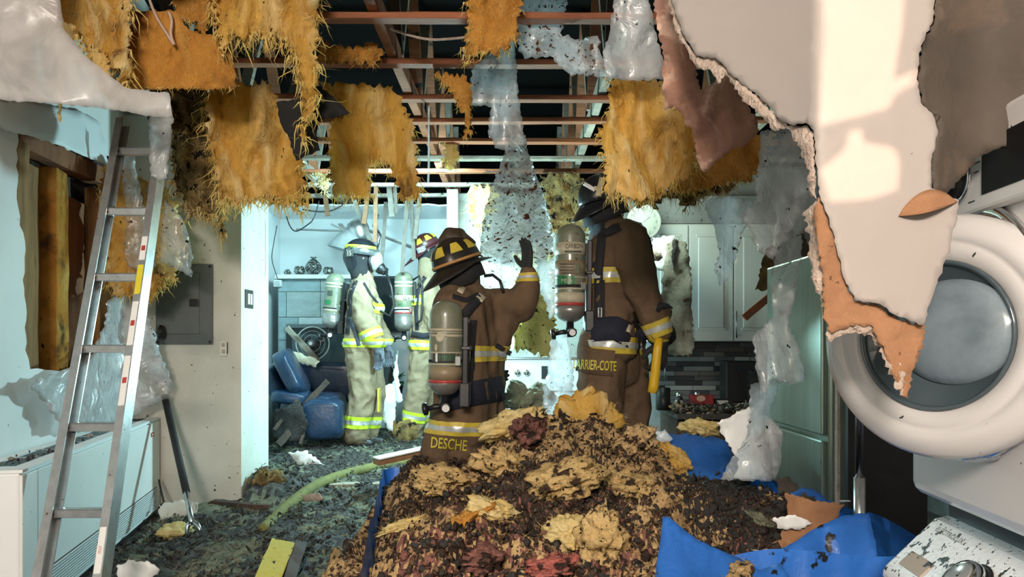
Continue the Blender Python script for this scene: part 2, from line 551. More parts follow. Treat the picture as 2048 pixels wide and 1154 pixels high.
def strands(name, starts, dirs, lens, rads, m, parent=None, seed=0, curl=0.25, kind='stuff', seg=3):
    rng = np.random.RandomState(seed)
    n = len(starts)
    p = np.array([tuple(s) for s in starts], float)
    d = np.array([tuple(s) for s in dirs], float)
    d /= np.linalg.norm(d, axis=1, keepdims=True) + 1e-9
    L = np.asarray(lens, float); R = np.asarray(rads, float)
    a = np.cross(d, np.array([0.0, 1.0, 0.05])); a /= np.linalg.norm(a, axis=1, keepdims=True) + 1e-9
    bb = np.cross(d, a)
    V = []
    cur = p.copy(); dd = d.copy()
    for k in range(seg + 1):
        t = k / seg
        rr = (R * (1 - t) ** 0.8)[:, None]
        if k == seg: V.append(cur[:, None])
        else: V.append(np.stack([cur + rr * (a * math.cos(q) + bb * 0.6 * math.sin(q)) for q in (0, 2.094, 4.189)], 1))
        dd = dd + rng.normal(0, curl, dd.shape)
        dd /= np.linalg.norm(dd, axis=1, keepdims=True)
        cur = cur + dd * (L / seg)[:, None]
    V = np.concatenate(V, 1)
    m1 = V.shape[1]
    fs = []
    for k in range(seg - 1):
        for q in range(3): fs.append((3 * k + q, 3 * k + (q + 1) % 3, 3 * k + 3 + (q + 1) % 3, 3 * k + 3 + q))
    faces = []
    tip = 3 * seg
    for i in range(n):
        o = i * m1
        faces += [[o + x for x in f] for f in fs] + [[o + 3 * seg - 3 + q, o + 3 * seg - 3 + (q + 1) % 3, o + tip] for q in range(3)]
    ob = obj(name, V.reshape(-1, 3), faces, m, parent, True)
    if kind: ob['kind'] = kind
    return ob


def fringe(info, parent, m, n=90, ln=(20, 60), r=(2, 5), seed=0, region=None, name='fibre_strands', surf=250, surf_ln=(10, 26), drop=0.35):
    """torn fibres hanging from the lower edge and standing off the face of a batt"""
    rng = random.Random(seed + 77)
    lp, Df = info['loop'], info['Df']
    cand = []
    k = len(lp)
    for i in range(k):
        a, b = lp[i - 1], lp[(i + 1) % k]
        dx, dy = b[0] - a[0], b[1] - a[1]
        q = (lp[i][0] + dy * 0.01, lp[i][1] - dx * 0.01)
        # outward = away from the inside
        nx, ny = -dy, dx
        l = math.hypot(nx, ny) or 1
        nx, ny = nx / l, ny / l
        if inside(lp, np.array([lp[i][0] + nx * 3]), np.array([lp[i][1] + ny * 3]))[0]: nx, ny = -nx, -ny
        if ny > drop: cand.append((lp[i], nx, ny))
    st, di, le, ra = [], [], [], []
    for _ in range(n if cand else 0):
        (x, y), nx, ny = rng.choice(cand)
        if region and not region(x, y): continue
        x += rng.uniform(-6, 6)
        D = Df(x, y)
        s = P(x, y - 6, D + rng.uniform(-0.005, 0.02))
        st.append(s)
        di.append(Vector((nx * 0.2 + rng.uniform(-0.3, 0.3), rng.uniform(-0.3, 0.3), -ny - 0.5)))
        le.append(rng.uniform(*ln) * (0.4 + rng.random() ** 2) * D / F)
        ra.append(rng.uniform(*r) * D / F)
    T = info['tri']
    fr = info['front']
    for _ in range(surf):
        t = T[rng.randrange(len(T))]
        u, v = rng.random(), rng.random()
        if u + v > 1: u, v = 1 - u, 1 - v
        p = fr[t[0]] * (1 - u - v) + fr[t[1]] * u + fr[t[2]] * v
        D = p.y
        st.append(p)
        di.append(Vector((rng.uniform(-0.6, 0.6), -rng.uniform(0.05, 0.5), -rng.uniform(0.2, 1))))
        le.append(rng.uniform(*surf_ln) * 0.8 * D / F)
        ra.append(rng.uniform(0.25, 0.7) * D / F)
    # pulled tufts: broad soft tongues tapering downwards
    if not st: return None
    return strands(name, st, di, le, ra, m, parent, seed, 0.42, seg=4)


def batt(name, label, outline, D, thick=0.07, m=None, fm=None, n=90, ln=(15, 60), r=(2, 5), surf=260, res=9, rag=7.5, amp=0.035, scale=5, seed=1,
         stretch=2.2, group=None, cat='insulation', holes=()):
    r = (r[0] * 0.35, r[1] * 0.55)
    n = int(n * 1.5)
    amp *= 1.9
    thick *= 1.2
    ob, info = sheet(name, outline, D, thick, res, rag, amp, scale, seed, m or ins, None, holes=holes, stretch=stretch, fold=amp * 0.7, fold_s=12)
    tag(ob, label, cat, group)
    fringe(info, ob, fm or fibre, n, ln, r, seed, surf=surf)
    return ob, info


_ico = {}


def ico(sub):
    if sub not in _ico:
        bm = bmesh.new()
        bmesh.ops.create_icosphere(bm, subdivisions=sub, radius=1)
        _ico[sub] = (np.array([v.co[:] for v in bm.verts]), np.array([[v.index for v in f.verts] for f in bm.faces]))
        bm.free()
    return _ico[sub]


def crumbs(name, pts, sizes, mats, midx, parent=None, seed=0, sub=1, flat=0.6, rough=0.5, label=None, cat=None, elong=2.4):
    """many small torn bits joined in ONE mesh (nobody could count them)"""
    rng = np.random.RandomState(seed)
    bv, bf = ico(sub)
    n = len(pts)
    q = rng.normal(size=(n, 4)); q /= np.linalg.norm(q, axis=1, keepdims=True)
    w, x, y, z = q.T
    R = np.stack([1 - 2 * (y * y + z * z), 2 * (x * y - z * w), 2 * (x * z + y * w), 2 * (x * y + z * w), 1 - 2 * (x * x + z * z), 2 * (y * z - x * w),
                  2 * (x * z - y * w), 2 * (y * z + x * w), 1 - 2 * (x * x + y * y)], 1).reshape(n, 3, 3)
    sc = np.stack([rng.uniform(0.6, elong, n), rng.uniform(0.4, 1.0, n), rng.uniform(0.25, 0.9, n) * flat], 1) * np.asarray(sizes)[:, None]
    jit = 1 + rng.uniform(-rough, rough, (n, len(bv), 1))
    V = np.einsum('nij,nvj->nvi', R, bv[None] * jit * sc[:, None]) + np.asarray(pts)[:, None]
    Fc = (bf[None] + (np.arange(n) * len(bv))[:, None, None]).reshape(-1, 3)
    me = bpy.data.meshes.new(name)
    me.vertices.add(n * len(bv))
    me.vertices.foreach_set('co', V.astype(np.float32).ravel())
    me.loops.add(len(Fc) * 3)
    me.loops.foreach_set('vertex_index', Fc.astype(np.int32).ravel())
    me.polygons.add(len(Fc))
    me.polygons.foreach_set('loop_start', np.arange(0, len(Fc) * 3, 3, dtype=np.int32))
    for k in mats: me.materials.append(k)
    me.polygons.foreach_set('material_index', np.repeat(np.asarray(midx, np.int32), len(bf)))
    me.update(calc_edges=True)
    me.validate()
    ob = link(name, me, None, parent, True)
    return tag(ob, label, cat, None, 'stuff')


def lump(name, c, rad, seed, m, parent=None, sub=4, amp=0.35, scale=1.6, rot=0.0, tilt=0.0, fine=0.12):
    v, f = ico(sub)
    o = Vector((seed * 2.3, seed * 1.1, seed * 0.7))
    M = Matrix.Rotation(rot, 3, 'Z') @ Matrix.Rotation(tilt, 3, 'Y')
    out = []
    for p in v:
        p = Vector(p)
        k = 1 + amp * noise.fractal(p * scale + o, 1.0, 2.0, 3) + fine * noise.fractal(p * 5 + o, 0.7, 2.0, 4) + fine * (0.5 - abs(noise.noise(p * 3.5 + o)))
        q = Vector((p.x * rad[0], p.y * rad[1], p.z * rad[2])) * k
        out.append(Vector(c) + M @ q)
    return obj(name, out, f.tolist(), m, parent, True)


# ---------------------------------------------------------------- garments and bodies grown from joined limbs
def capsule(mb, p0, r0, p1, r1, n=14):
    p0, p1 = Vector(p0), Vector(p1)
    d = p1 - p0
    L = d.length
    if L < 1e-4: return mb.ball(p0, r0, 12)
    prof = [(r0 * math.sin(a), -r0 * math.cos(a)) for a in (0.12, 0.45, 0.8, 1.2, 1.57)]
    prof += [(r1 * math.cos(a), L + r1 * math.sin(a)) for a in (0.0, 0.37, 0.77, 1.12, 1.45)]
    return mb.lathe(prof, p0, d, n)


def grow(name, caps, voxel, m, parent, smooth_it=6, wr=0.0, wr_s=9.0, seed=0, stretch=(1, 1, 1), cut=None):
    """one continuous surface from overlapping tapered limbs"""
    mb = MB()
    for c in caps: capsule(mb, *c)
    me = bpy.data.meshes.new('t')
    me.from_pydata([tuple(v) for v in mb.v], [], mb.f)
    t = bpy.data.objects.new('t', me)
    COL.objects.link(t)
    a = t.modifiers.new('r', 'REMESH')
    a.mode = 'VOXEL'
    a.voxel_size = voxel
    b = t.modifiers.new('s', 'SMOOTH')
    b.factor = 0.5
    b.iterations = smooth_it
    dg = bpy.context.evaluated_depsgraph_get()
    r = bpy.data.meshes.new_from_object(t.evaluated_get(dg))
    bpy.data.objects.remove(t)
    bpy.data.meshes.remove(me)
    if wr:
        o = Vector((seed * 1.3, seed * 2.1, seed))
        nn = [v.normal.copy() for v in r.vertices]
        for v, k in zip(r.vertices, nn):
            q = Vector((v.co.x * stretch[0], v.co.y * stretch[1], v.co.z * stretch[2])) * wr_s + o
            w = noise.noise_vector(q * 0.6) * 0.6
            a = 1 - 2 * abs(noise.noise(q + w))
            a2 = noise.noise(q * 2.3 + w)
            v.co += k * (wr * (a - 0.35) + wr * 0.4 * a2)
    r.name = name
    r.materials.clear()
    return link(name, r, m, parent, True)


def bvh_of(*obs):
    V, Fs = [], []
    for o in obs:
        c = rootloc(o)
        n = len(V)
        V += [v.co + c for v in o.data.vertices]
        Fs += [[i + n for i in p.vertices] for p in o.data.polygons]
    return BVHTree.FromPolygons(V, Fs)


def band(src, c, axis, hw, maxr, m, name, parent, off=0.005):
    """a strip of trim sewn round a garment: the garment's own surface between two planes, lifted off it"""
    bm = bmesh.new()
    bm.from_mesh(src.data)
    bm.transform(Matrix.Translation(rootloc(src)))
    c, axis = Vector(c), Vector(axis).normalized()
    far = [v for v in bm.verts if abs((v.co - c).dot(axis)) > hw + 0.06 or ((v.co - c) - axis * (v.co - c).dot(axis)).length > maxr]
    bmesh.ops.delete(bm, geom=far, context='VERTS')
    for s in (1, -1):
        bmesh.ops.bisect_plane(bm, geom=bm.verts[:] + bm.edges[:] + bm.faces[:], plane_co=c + axis * hw * s, plane_no=axis * s, clear_outer=True)
    bm.normal_update()
    for v in bm.verts: v.co += v.normal * off
    if not bm.faces:
        bm.free()
        return None
    me = bpy.data.meshes.new(name)
    bm.to_mesh(me)
    bm.free()
    me.materials.clear()
    return link(name, me, m, parent, True)


def trim3(src, c, axis, hw, maxr, yel, parent, off=0.006):
    a = band(src, c, axis, hw, maxr, yel, 'reflective_trim', parent, off)
    if a is not None: band(src, c, axis, hw * 0.36, maxr, silv, 'silver_stripe', a, off + 0.003)


def cast(bvh, px, py, D):
    d = (P(px, py, 1.0) - CAM).normalized()
    h = bvh.ray_cast(CAM, d)
    return h[0] if h[0] is not None and abs(h[0].y - D) < 0.8 else P(px, py, D)


def belt(name, line, wpx, D, bvh, m, parent, th=0.008, seg=8):
    """webbing laid on a figure along a line seen in the photograph"""
    pts = []
    for i in range(len(line) - 1):
        for k in range(seg):
            t = k / seg
            pts.append((line[i][0] + (line[i + 1][0] - line[i][0]) * t, line[i][1] + (line[i + 1][1] - line[i][1]) * t))
    pts.append(line[-1])
    v, f = [], []
    for i, (x, y) in enumerate(pts):
        a, b = pts[max(0, i - 1)], pts[min(len(pts) - 1, i + 1)]
        dx, dy = b[0] - a[0], b[1] - a[1]
        l = math.hypot(dx, dy) or 1
        nx, ny = -dy / l * wpx / 2, dx / l * wpx / 2
        h = [cast(bvh, x + nx * s, y + ny * s, D) for s in (-1, 0, 1)]
        for lift in (0.012, 0.012 - th):
            for p in h: v.append(p + (CAM - p).normalized() * lift)
    for i in range(len(pts) - 1):
        o, q = 6 * i, 6 * i + 6
        for k in (0, 1):
            f.append((o + k, o + k + 1, q + k + 1, q + k))
            f.append((o + 3 + k + 1, o + 3 + k, q + 3 + k, q + 3 + k + 1))
        f.append((o + 3, o, q, q + 3)); f.append((o + 2, o + 5, q + 5, q + 2))
    return obj(name, v, f, m, parent, True)


def text_geo(s, spacing=1.0, bold=0.0, res=3):
    cu = bpy.data.curves.new('t', 'FONT')
    cu.body = s
    cu.size = 1.0
    cu.resolution_u = res
    cu.space_character = spacing
    cu.offset = bold
    cu.align_x = 'CENTER'
    cu.align_y = 'CENTER'
    t = bpy.data.objects.new('t', cu)
    COL.objects.link(t)
    dg = bpy.context.evaluated_depsgraph_get()
    me = bpy.data.meshes.new_from_object(t.evaluated_get(dg))
    v = [tuple(x.co) for x in me.vertices]
    f = [list(p.vertices) for p in me.polygons]
    bpy.data.objects.remove(t)
    bpy.data.meshes.remove(me)
    return v, f


def decal(s, px, py, hpx, D, bvh, m, parent, rot=0.0, name='lettering', sx=1.0, lift=0.006, spacing=1.0, bold=0.0, wpx=None):
    """lettering laid on a curved surface"""
    v, f = text_geo(s, spacing, bold)
    ys = [q[1] for q in v]; xs = [q[0] for q in v]
    k = hpx / (max(ys) - min(ys))
    kx = k * sx if wpx is None else wpx / (max(xs) - min(xs))
    cy = (max(ys) + min(ys)) / 2; cx = (max(xs) + min(xs)) / 2
    out = []
    for x, y, z in v:
        x, y = (x - cx) * kx, -(y - cy) * k
        X, Y = px + x * math.cos(rot) - y * math.sin(rot), py + x * math.sin(rot) + y * math.cos(rot)
        p = cast(bvh, X, Y, D)
        out.append(p + (CAM - p).normalized() * lift)
    return obj(name, out, f, m, parent)


def flat_text(s, loc, h, m, parent, R, name='lettering', sx=1.0):
    """lettering on a flat face; R columns: right, up, out"""
    v, f = text_geo(s)
    ys = [q[1] for q in v]
    k = h / (max(ys) - min(ys))
    return obj(name, [Vector(loc) + R @ Vector((x * k * sx, y * k, 0.0)) for x, y, z in v], f, m, parent)

# ---------------------------------------------------------------- setting
def structure(o):
    o['kind'] = 'structure'
    return o


structure(MB().box((0, 2.9, -0.15), (6.4, 11.4, 0.1)).build('floor', mat('soaked_floor', (0.05, 0.045, 0.04), (0.16, 0.15, 0.13), 3, 0.45, bump=0.4, bscale=30)))

# left wall: runs slightly outwards; frame of reference along it
W0 = Vector((-2.11, 3.07, 0))
WU = Vector((-0.224, 0.9746, 0))
WN = Vector((0.9746, 0.224, 0))


def wlD(px): return 1.404 / ((1024 - px) / F - 0.23)


def wls(px): return (wlD(px) - 3.07) / 0.9746


def wl(s, z, out=0.0): return W0 + WU * s + Vector((0, 0, z)) + WN * out


hole = [(36, 268), (70, 272), (130, 288), (190, 305), (250, 318), (250, 480), (252, 600), (205, 660), (190, 715), (120, 742), (60, 738), (50, 700), (52, 640), (46, 560), (52, 500), (40, 450), (34, 380)]
o, _ = sheet('wall_left', [(-420, -240), (300, -240), (300, 1110), (-420, 1880)], lambda x, y: wlD(x), 0.015, 26, 3.0, 0.0, 1, 3, white, None,
             holes=[hole], edge_mat=gyps, keep=(0, 1, 2, 3), smooth=False)
structure(o)
structure(MB().bar(wl(-6.2, 1.2, -0.05), wl(-1.15, 1.2, -0.05), 0.1, 2.6).build('wall_left', white))

# timber in the torn-open cavity of the left wall
cav = thing('wall_cavity_framing', 'scorched stud framing bared in the torn opening of the left wall', 'framing', wl(0.3, 0.8, -0.05))


def wplank(name, px0, px1, z0, z1, d0, d1, m, seed=0):
    s0, s1 = wls(px0), wls(px1)
    mb = MB()
    for k in range(8):
        za, zb = z0 + (z1 - z0) * k / 8, z0 + (z1 - z0) * (k + 1) / 8
        if k == 0: n0 = None
    a, b = wl((s0 + s1) / 2, z0, (d0 + d1) / 2), wl((s0 + s1) / 2, z1, (d0 + d1) / 2)
    mb.bar(a, b, abs(s1 - s0), abs(d1 - d0), WN, 10, 0.004, seed)
    return mb.build(name, m, cav, bevel=0.004, seg=1)


wplank('stud', 36, 70, 0.86, 1.88, -0.02, -0.11, stud, 1)
wplank('plank', 74, 124, 0.84, 1.84, -0.10, -0.135, stud, 2)
wplank('stud', 127, 150, 0.84, 1.86, -0.03, -0.12, ins_o, 3)
wplank('sheathing_panel', 154, 212, 0.80, 1.80, -0.115, -0.135, stud_r, 4)
wplank('stud', 214, 240, 0.80, 1.9, -0.04, -0.12, stud, 6)
MB().bar(wl(wls(20), 1.89, -0.075), wl(wls(250), 2.0, -0.075), 0.09, 0.10, seg=8, jit=0.004).build('header', stud_r, cav, bevel=0.004, seg=1)
MB().bar(wl(wls(20), 0.80, -0.075), wl(wls(250), 0.80, -0.075), 0.09, 0.05, seg=4, jit=0.003).build('sill_plate', stud, cav)
MB().bar(wl(-0.5, 1.25, -0.20), wl(1.6, 1.25, -0.20), 0.03, 2.5).build('outer_sheathing', wood_k, cav)

# wall with the electrical panel, its end is the bright column
structure(MB().box((-2.116, 4.86, 1.17), (0.80, 0.52, 2.54)).build('wall_middle', whiteb, bevel=0.012))
structure(MB().box((-2.67, 6.6, 1.17), (0.1, 3.3, 2.54)).build('wall_left_back', plain))
structure(MB().box((-0.9, 8.25, 1.17), (4.2, 0.1, 2.54)).build('wall_back', plain))
structure(MB().box((0.35, 7.05, 1.17), (1.9, 0.1, 2.54)).build('wall_kitchen', mat('dirty_kitchen_wall', (0.46, 0.47, 0.42), (0.30, 0.28, 0.22), 3, 0.8, spots=[(SOOT, 30, 0.64, 0.67)])))
structure(MB().box((-0.56, 7.5, 1.17), (0.1, 1.4, 2.54)).build('wall_return', plain))
structure(MB().box((2.05, 6.0, 1.17), (1.9, 0.1, 2.54)).build('wall_kitchen_right', mat('kitchen_wall_paint', (0.42, 0.43, 0.41), (0.30, 0.31, 0.30), 3, 0.7)))
structure(MB().box((2.75, 1.7, 1.17), (0.1, 8.7, 2.54)).build('wall_right', soff))

# unseen front wall, its holes shaped to throw warm light patches onto the drywall
LAMP = Vector((-1.1, -6.4, 1.1))
patches = [[(1646, -90), (1815, -90), (1803, 60), (1786, 160), (1842, 138), (1838, 160), (1790, 190), (1778, 215), (1722, 232), (1640, 250), (1650, 60)],
           [(1700, 262), (1722, 258), (1728, 285), (1786, 296), (1800, 320), (1795, 380), (1740, 398), (1660, 404), (1642, 340), (1690, 300)]]


def back_project(px, py):
    w = P(px, py, 1.25)
    t = (-2.6 - LAMP.y) / (w.y - LAMP.y)
    q = LAMP + (w - LAMP) * t
    return (q.x, q.z)


ring = [(-3.2, -0.1), (2.8, -0.1), (2.8, 2.44), (-3.2, 2.44)]
loops = [ring] + [[back_project(*p) for p in h] for h in patches]
pts, ed = [], []
for lp in loops:
    k = len(pts)
    pts += [Vector(p) for p in lp]
    ed += [(k + i, k + (i + 1) % len(lp)) for i in range(len(lp))]
vv, ee, ff, *_ = geometry.delaunay_2d_cdt(pts, ed, [], 0, 1e-5)
ff = [f for f in ff if not any(inside(h, np.array([sum(vv[i][0] for i in f) / 3]), np.array([sum(vv[i][1] for i in f) / 3]))[0] for h in loops[1:])]
structure(obj('wall_front_mask', [(v[0], -2.6, v[1]) for v in vv], [list(f) for f in ff], white))
structure(MB().box((0, 0.05, 2.50), (6.4, 5.3, 0.1)).build('ceiling_front', white))

# open ceiling: roof deck, trusses, strapping
soot = mat('sooted_deck', (0.006, 0.0055, 0.005), None, rough=0.95, spec=0.05)
deck = structure(MB().box((0, 5.5, 3.42), (6.4, 5.9, 0.06)).build('ceiling', soot))
for sx in (-3.15, 2.85): structure(MB().box((sx, 5.5, 2.93), (0.06, 5.9, 0.98)).build('ceiling_side', soot))
structure(MB().box((0, 2.68, 2.97), (6.4, 0.05, 0.9)).build('ceiling_side', soot))
structure(MB().box((0, 8.4, 2.93), (6.4, 0.06, 0.98)).build('ceiling_side', soot))
rng = random.Random(5)
for i, py in enumerate((40, 130, 200, 245, 285, 320, 345, 372, 392)):
    D = 2117 / (HZ - py)
    ms = [wood, wood, wood, wood, wood, wood_g, wood, wood_g, wood_g][i]
    tilt = rng.uniform(-0.012, 0.012)
    MB().bar((-2.4, D, 2.44 + tilt), (2.5, D + rng.uniform(-0.02, 0.02), 2.44 - tilt), 0.066, 0.030, seg=22, jit=0.0022, seed=i).build('strap', ms, deck, bevel=0.003, seg=1)
for i, x in enumerate((-1.80, -0.62, 0.53, 1.68)):
    MB().bar((x, 2.72, 2.51), (x + 0.02, 8.3, 2.51), 0.05, 0.10, seg=20, jit=0.003, seed=20 + i).build('truss_chord', wood_g if i != 1 else wood, deck, bevel=0.004, seg=1)
    for k in range(6):
        y0 = 3.0 + k * 0.9
        MB().bar((x, y0, 2.54), (x, y0 + 0.45, 3.36), 0.04, 0.07, (1, 0, 0)).build('truss_web', wood_k if k < 1 else wood_g, deck)
        MB().bar((x, y0 + 0.9, 2.54), (x, y0 + 0.47, 3.36), 0.04, 0.07, (1, 0, 0)).build('truss_web', wood_k if k < 1 else wood, deck)
# remaining ceiling board of the back room, torn along its front edge
mb = MB()
n = 60
fr = [(-2.62 + 3.3 * i / n, 7.42 + 0.10 * noise.noise(Vector((i * 0.3, 1, 0))) + rng.uniform(-0.02, 0.02)) for i in range(n + 1)]
v = [(x, y, z) for z in (2.405, 2.42) for (x, y) in fr] + [(x, 8.2, z) for z in (2.405, 2.42) for (x, y) in fr]
m1 = n + 1
f = []
for i in range(n):
    f += [(i, i + 1, 2 * m1 + i + 1, 2 * m1 + i), (m1 + i + 1, m1 + i, 3 * m1 + i, 3 * m1 + i + 1), (i + 1, i, m1 + i, m1 + i + 1)]
obj('ceiling_board', v, f, plain, deck)
lath = mat('weathered_lath', (0.15, 0.13, 0.105), (0.10, 0.085, 0.07), 9, 0.8, bump=0.3)
lath_b = mat('brown_lath', (0.17, 0.085, 0.04), (0.11, 0.055, 0.028), 9, 0.8, bump=0.3)
# broken straps and laths dangling over the back room
for i, (x0, y0, x1, y1, D, w, mm) in enumerate([(648, 392, 655, 432, 6.9, 9, lath_b), (738, 398, 728, 448, 6.7, 9, lath_b), (752, 395, 750, 484, 6.6, 8, lath_b), (702, 410, 745, 492, 6.8, 9, lath),
                                                (772, 430, 763, 530, 7.0, 7, lath), (816, 405, 804, 545, 7.0, 8, lath), (822, 420, 828, 520, 7.1, 8, lath), (840, 415, 830, 478, 7.0, 8, lath),
                                                (778, 396, 784, 434, 6.8, 10, lath), (790, 398, 792, 426, 6.9, 7, lath)]):
    o = MB().bar(P(x0, y0 - 26, D), P(x1, y1, D), w * D / F, 0.018, (0, 1, 0), 6, 0.002, i).build('broken_strap', mm)
    tag(o, ['short brown broken strap end over the dark couch', 'brown broken strap end beside the dark fan hub, slanting', 'long straight brown strap hanging just behind the round helmet',
            'grey strap slanting down across the fallen ceiling fan', 'thin grey strap hanging above the black screen', 'longest grey strap hanging down to the green air cylinder',
            'grey strap forking off the longest one toward the long-brimmed helmet', 'grey strap end hanging above the maroon helmet', 'wide short strap end under the ceiling edge, left one of two',
            'narrow short strap end under the ceiling edge, right one of two'][i], 'wood strip', 'broken straps hanging over the back room')

# ---------------------------------------------------------------- glass wool hanging out of the ceiling
batt('insulation_batt', 'flat orange-brown batt panel with straight lower edge at the upper left', [(248, 60), (300, 20), (345, 22), (380, 60), (425, 70), (460, 95), (470, 140), (473, 176), (420, 179), (345, 178), (270, 180), (252, 178), (240, 150), (225, 120), (235, 95)],
     3.02, 0.06, ins_o, n=60, ln=(8, 26), r=(1.2, 3), seed=11, amp=0.02, rag=3)
batt('insulation_batt', 'fluffy brown-topped batt shedding pale fibres, in the upper left corner over the white film', [(60, -60), (262, -60), (260, 40), (255, 110), (262, 128), (262, 150), (250, 190), (240, 150), (215, 120), (170, 95), (150, 75), (130, 62), (118, 45), (80, 30), (40, 10)],
     2.86, 0.10, ins, n=230, ln=(20, 75), r=(2, 5), seed=12, amp=0.06)
batt('insulation_strip', 'long thin insulation strand hanging down over the white film at the far left', [(100, 40), (150, 50), (140, 100), (130, 140), (124, 190), (121, 245), (116, 235), (116, 180), (114, 130), (112, 95)], 2.82, 0.03, ins_p, n=26, ln=(8, 20), r=(1, 2), seed=13, res=8, rag=3, amp=0.015, surf=60)
batt('insulation_strip', 'short green-yellow insulation strand hanging right of the long thin one', [(175, 90), (215, 110), (220, 145), (216, 170), (212, 203), (205, 190), (190, 150), (180, 120)], 2.84, 0.03, ins, n=26, ln=(8, 24), r=(1, 2), seed=14, res=8, amp=0.015, surf=60)
batt('insulation_batt', 'brown curl of insulation above the flat orange-brown panel', [(350, -40), (420, -40), (424, 30), (415, 70), (395, 66), (390, 40), (372, 42), (355, 64), (340, 60), (345, 25)], 3.12, 0.08, ins_o, n=30, ln=(8, 24), r=(1.5, 3), seed=15, surf=120)
batt('insulation_batt', 'shaggy yellow batt at the top edge ending in one very long ragged strand', [(420, -60), (640, -60), (634, 40), (630, 90), (634, 150), (632, 205), (618, 235), (612, 262), (607, 290), (603, 240), (602, 190), (592, 140), (585, 110), (570, 80), (560, 92), (545, 70), (530, 105), (522, 70), (500, 78), (470, 75), (455, 62), (447, 115), (440, 70), (428, 40)],
     2.95, 0.09, ins, n=300, ln=(16, 70), r=(1.5, 4.5), seed=16, amp=0.05, surf=420)
batt('insulation_batt', 'large scorched yellow batt hanging in the middle left with bright fibres along its foot', [(418, 165), (455, 160), (500, 168), (535, 160), (550, 190), (575, 230), (590, 290), (606, 320), (612, 380), (600, 430), (588, 415), (575, 395), (560, 408), (545, 395), (520, 405), (500, 400), (480, 398), (468, 410), (455, 400), (445, 420), (436, 380), (424, 320), (416, 260), (412, 210)],
     3.42, 0.09, ins, n=420, ln=(16, 60), r=(1.5, 4), seed=17, amp=0.06, surf=500)
batt('insulation_batt', 'charred brown batt shreds hanging over the panel wall', [(330, 180), (400, 170), (425, 190), (422, 300), (432, 330), (440, 400), (455, 420), (452, 450), (446, 478), (436, 452), (428, 432), (410, 440), (395, 420), (380, 432), (365, 402), (350, 392), (340, 330), (352, 280), (338, 240)],
     3.62, 0.10, ins_c, ins_p, n=260, ln=(14, 50), r=(1.5, 4), seed=18, amp=0.08, surf=500)
batt('insulation_batt', 'broad torn batt with an arched notch in its lower edge', [(640, 165), (700, 170), (785, 172), (800, 190), (812, 220), (826, 250), (832, 320), (838, 392), (815, 398), (800, 396), (795, 372), (785, 345), (768, 330), (748, 326), (735, 345), (742, 380), (745, 396), (718, 397), (668, 392), (662, 330), (656, 260), (668, 236), (700, 232), (660, 200)],
     3.92, 0.06, ins, n=240, ln=(12, 46), r=(1.2, 3.2), seed=19, amp=0.04, surf=420)
batt('insulation_batt', 'scorched tan batt lying across the straps beneath the first red strap', [(634, 78), (660, 84), (690, 96), (720, 92), (745, 82), (765, 110), (750, 128), (690, 124), (640, 128)], 3.55, 0.12, ins_o, n=30, ln=(8, 20), r=(1, 3), seed=20, surf=140)
batt('insulation_batt', 'blackened tan batt hanging at the top centre over the grey film', [(930, -60), (1046, -60), (1040, 30), (1034, 78), (1018, 98), (985, 110), (962, 108), (945, 112), (932, 130), (928, 70), (935, 20)], 3.0, 0.09, ins_o, n=120, ln=(10, 34), r=(1.2, 3), seed=21, amp=0.04, surf=260)
batt('insulation_batt', 'two-pronged tan batt dangling left of the long clear film', [(868, 148), (935, 150), (944, 175), (948, 205), (940, 240), (946, 262), (932, 280), (928, 262), (930, 238), (920, 220), (908, 196), (898, 175), (880, 165)], 3.75, 0.05, ins_o, n=40, ln=(8, 26), r=(1, 2.6), seed=22, res=9, amp=0.02, surf=120)
batt('insulation_batt', 'yellow batt with a bright green-lit left edge, hanging above the black helmet', [(1216, 158), (1330, 160), (1390, 250), (1398, 330), (1380, 352), (1350, 372), (1320, 392), (1290, 400), (1262, 396), (1248, 402), (1240, 385), (1226, 400), (1212, 396), (1208, 300), (1196, 262), (1214, 240), (1218, 200)],
     2.72, 0.09, ins, n=240, ln=(12, 46), r=(1.5, 3.6), seed=23, amp=0.06, surf=420)
batt('insulation_batt', 'dark olive batt lying flat behind the torn red-brown paper', [(1380, 300), (1440, 296), (1520, 270), (1545, 262), (1530, 330), (1505, 362), (1460, 368), (1420, 374), (1380, 392), (1350, 384), (1330, 370)], 2.95, 0.10, ins_o, n=90, ln=(8, 30), r=(1, 2.6), seed=24, amp=0.04, surf=240)
batt('insulation_batt', 'charred fringe of insulation hanging over the clock and grey soffit', [(1262, 380), (1330, 378), (1400, 372), (1470, 368), (1462, 382), (1420, 388), (1392, 400), (1372, 424), (1356, 398), (1330, 394), (1310, 420), (1298, 408), (1280, 416), (1268, 400)], 3.05, 0.06, ins_c, ins_p, n=150, ln=(10, 34), r=(1, 2.8), seed=25, amp=0.03, surf=240)
batt('insulation_batt', 'bright yellow tuft of insulation above the raised glove, at the foot of the straps', [(940, 374), (990, 372), (1000, 392), (985, 415), (970, 440), (960, 462), (952, 440), (938, 425), (932, 400)], 6.45, 0.07, ins_p, n=90, ln=(8, 26), r=(1, 2.6), seed=26, res=9, surf=160)
batt('insulation_batt', 'grey speckled charred batt hanging behind the tall firefighter', [(1082, 350), (1160, 345), (1180, 380), (1178, 440), (1176, 480), (1140, 500), (1110, 470), (1098, 440), (1090, 400)], 5.85, 0.10, ins_c, ins_p, n=90, ln=(8, 30), r=(1, 2.6), seed=27, surf=240, amp=0.06)
batt('insulation_tuft', 'small yellow tuft hanging between the straps left of the clear film cone', [(888, 286), (908, 284), (914, 300), (912, 325), (905, 340), (897, 342), (890, 325), (886, 305)], 5.15, 0.05, ins_p, n=40, ln=(6, 18), r=(0.8, 2), seed=28, res=7, surf=80)
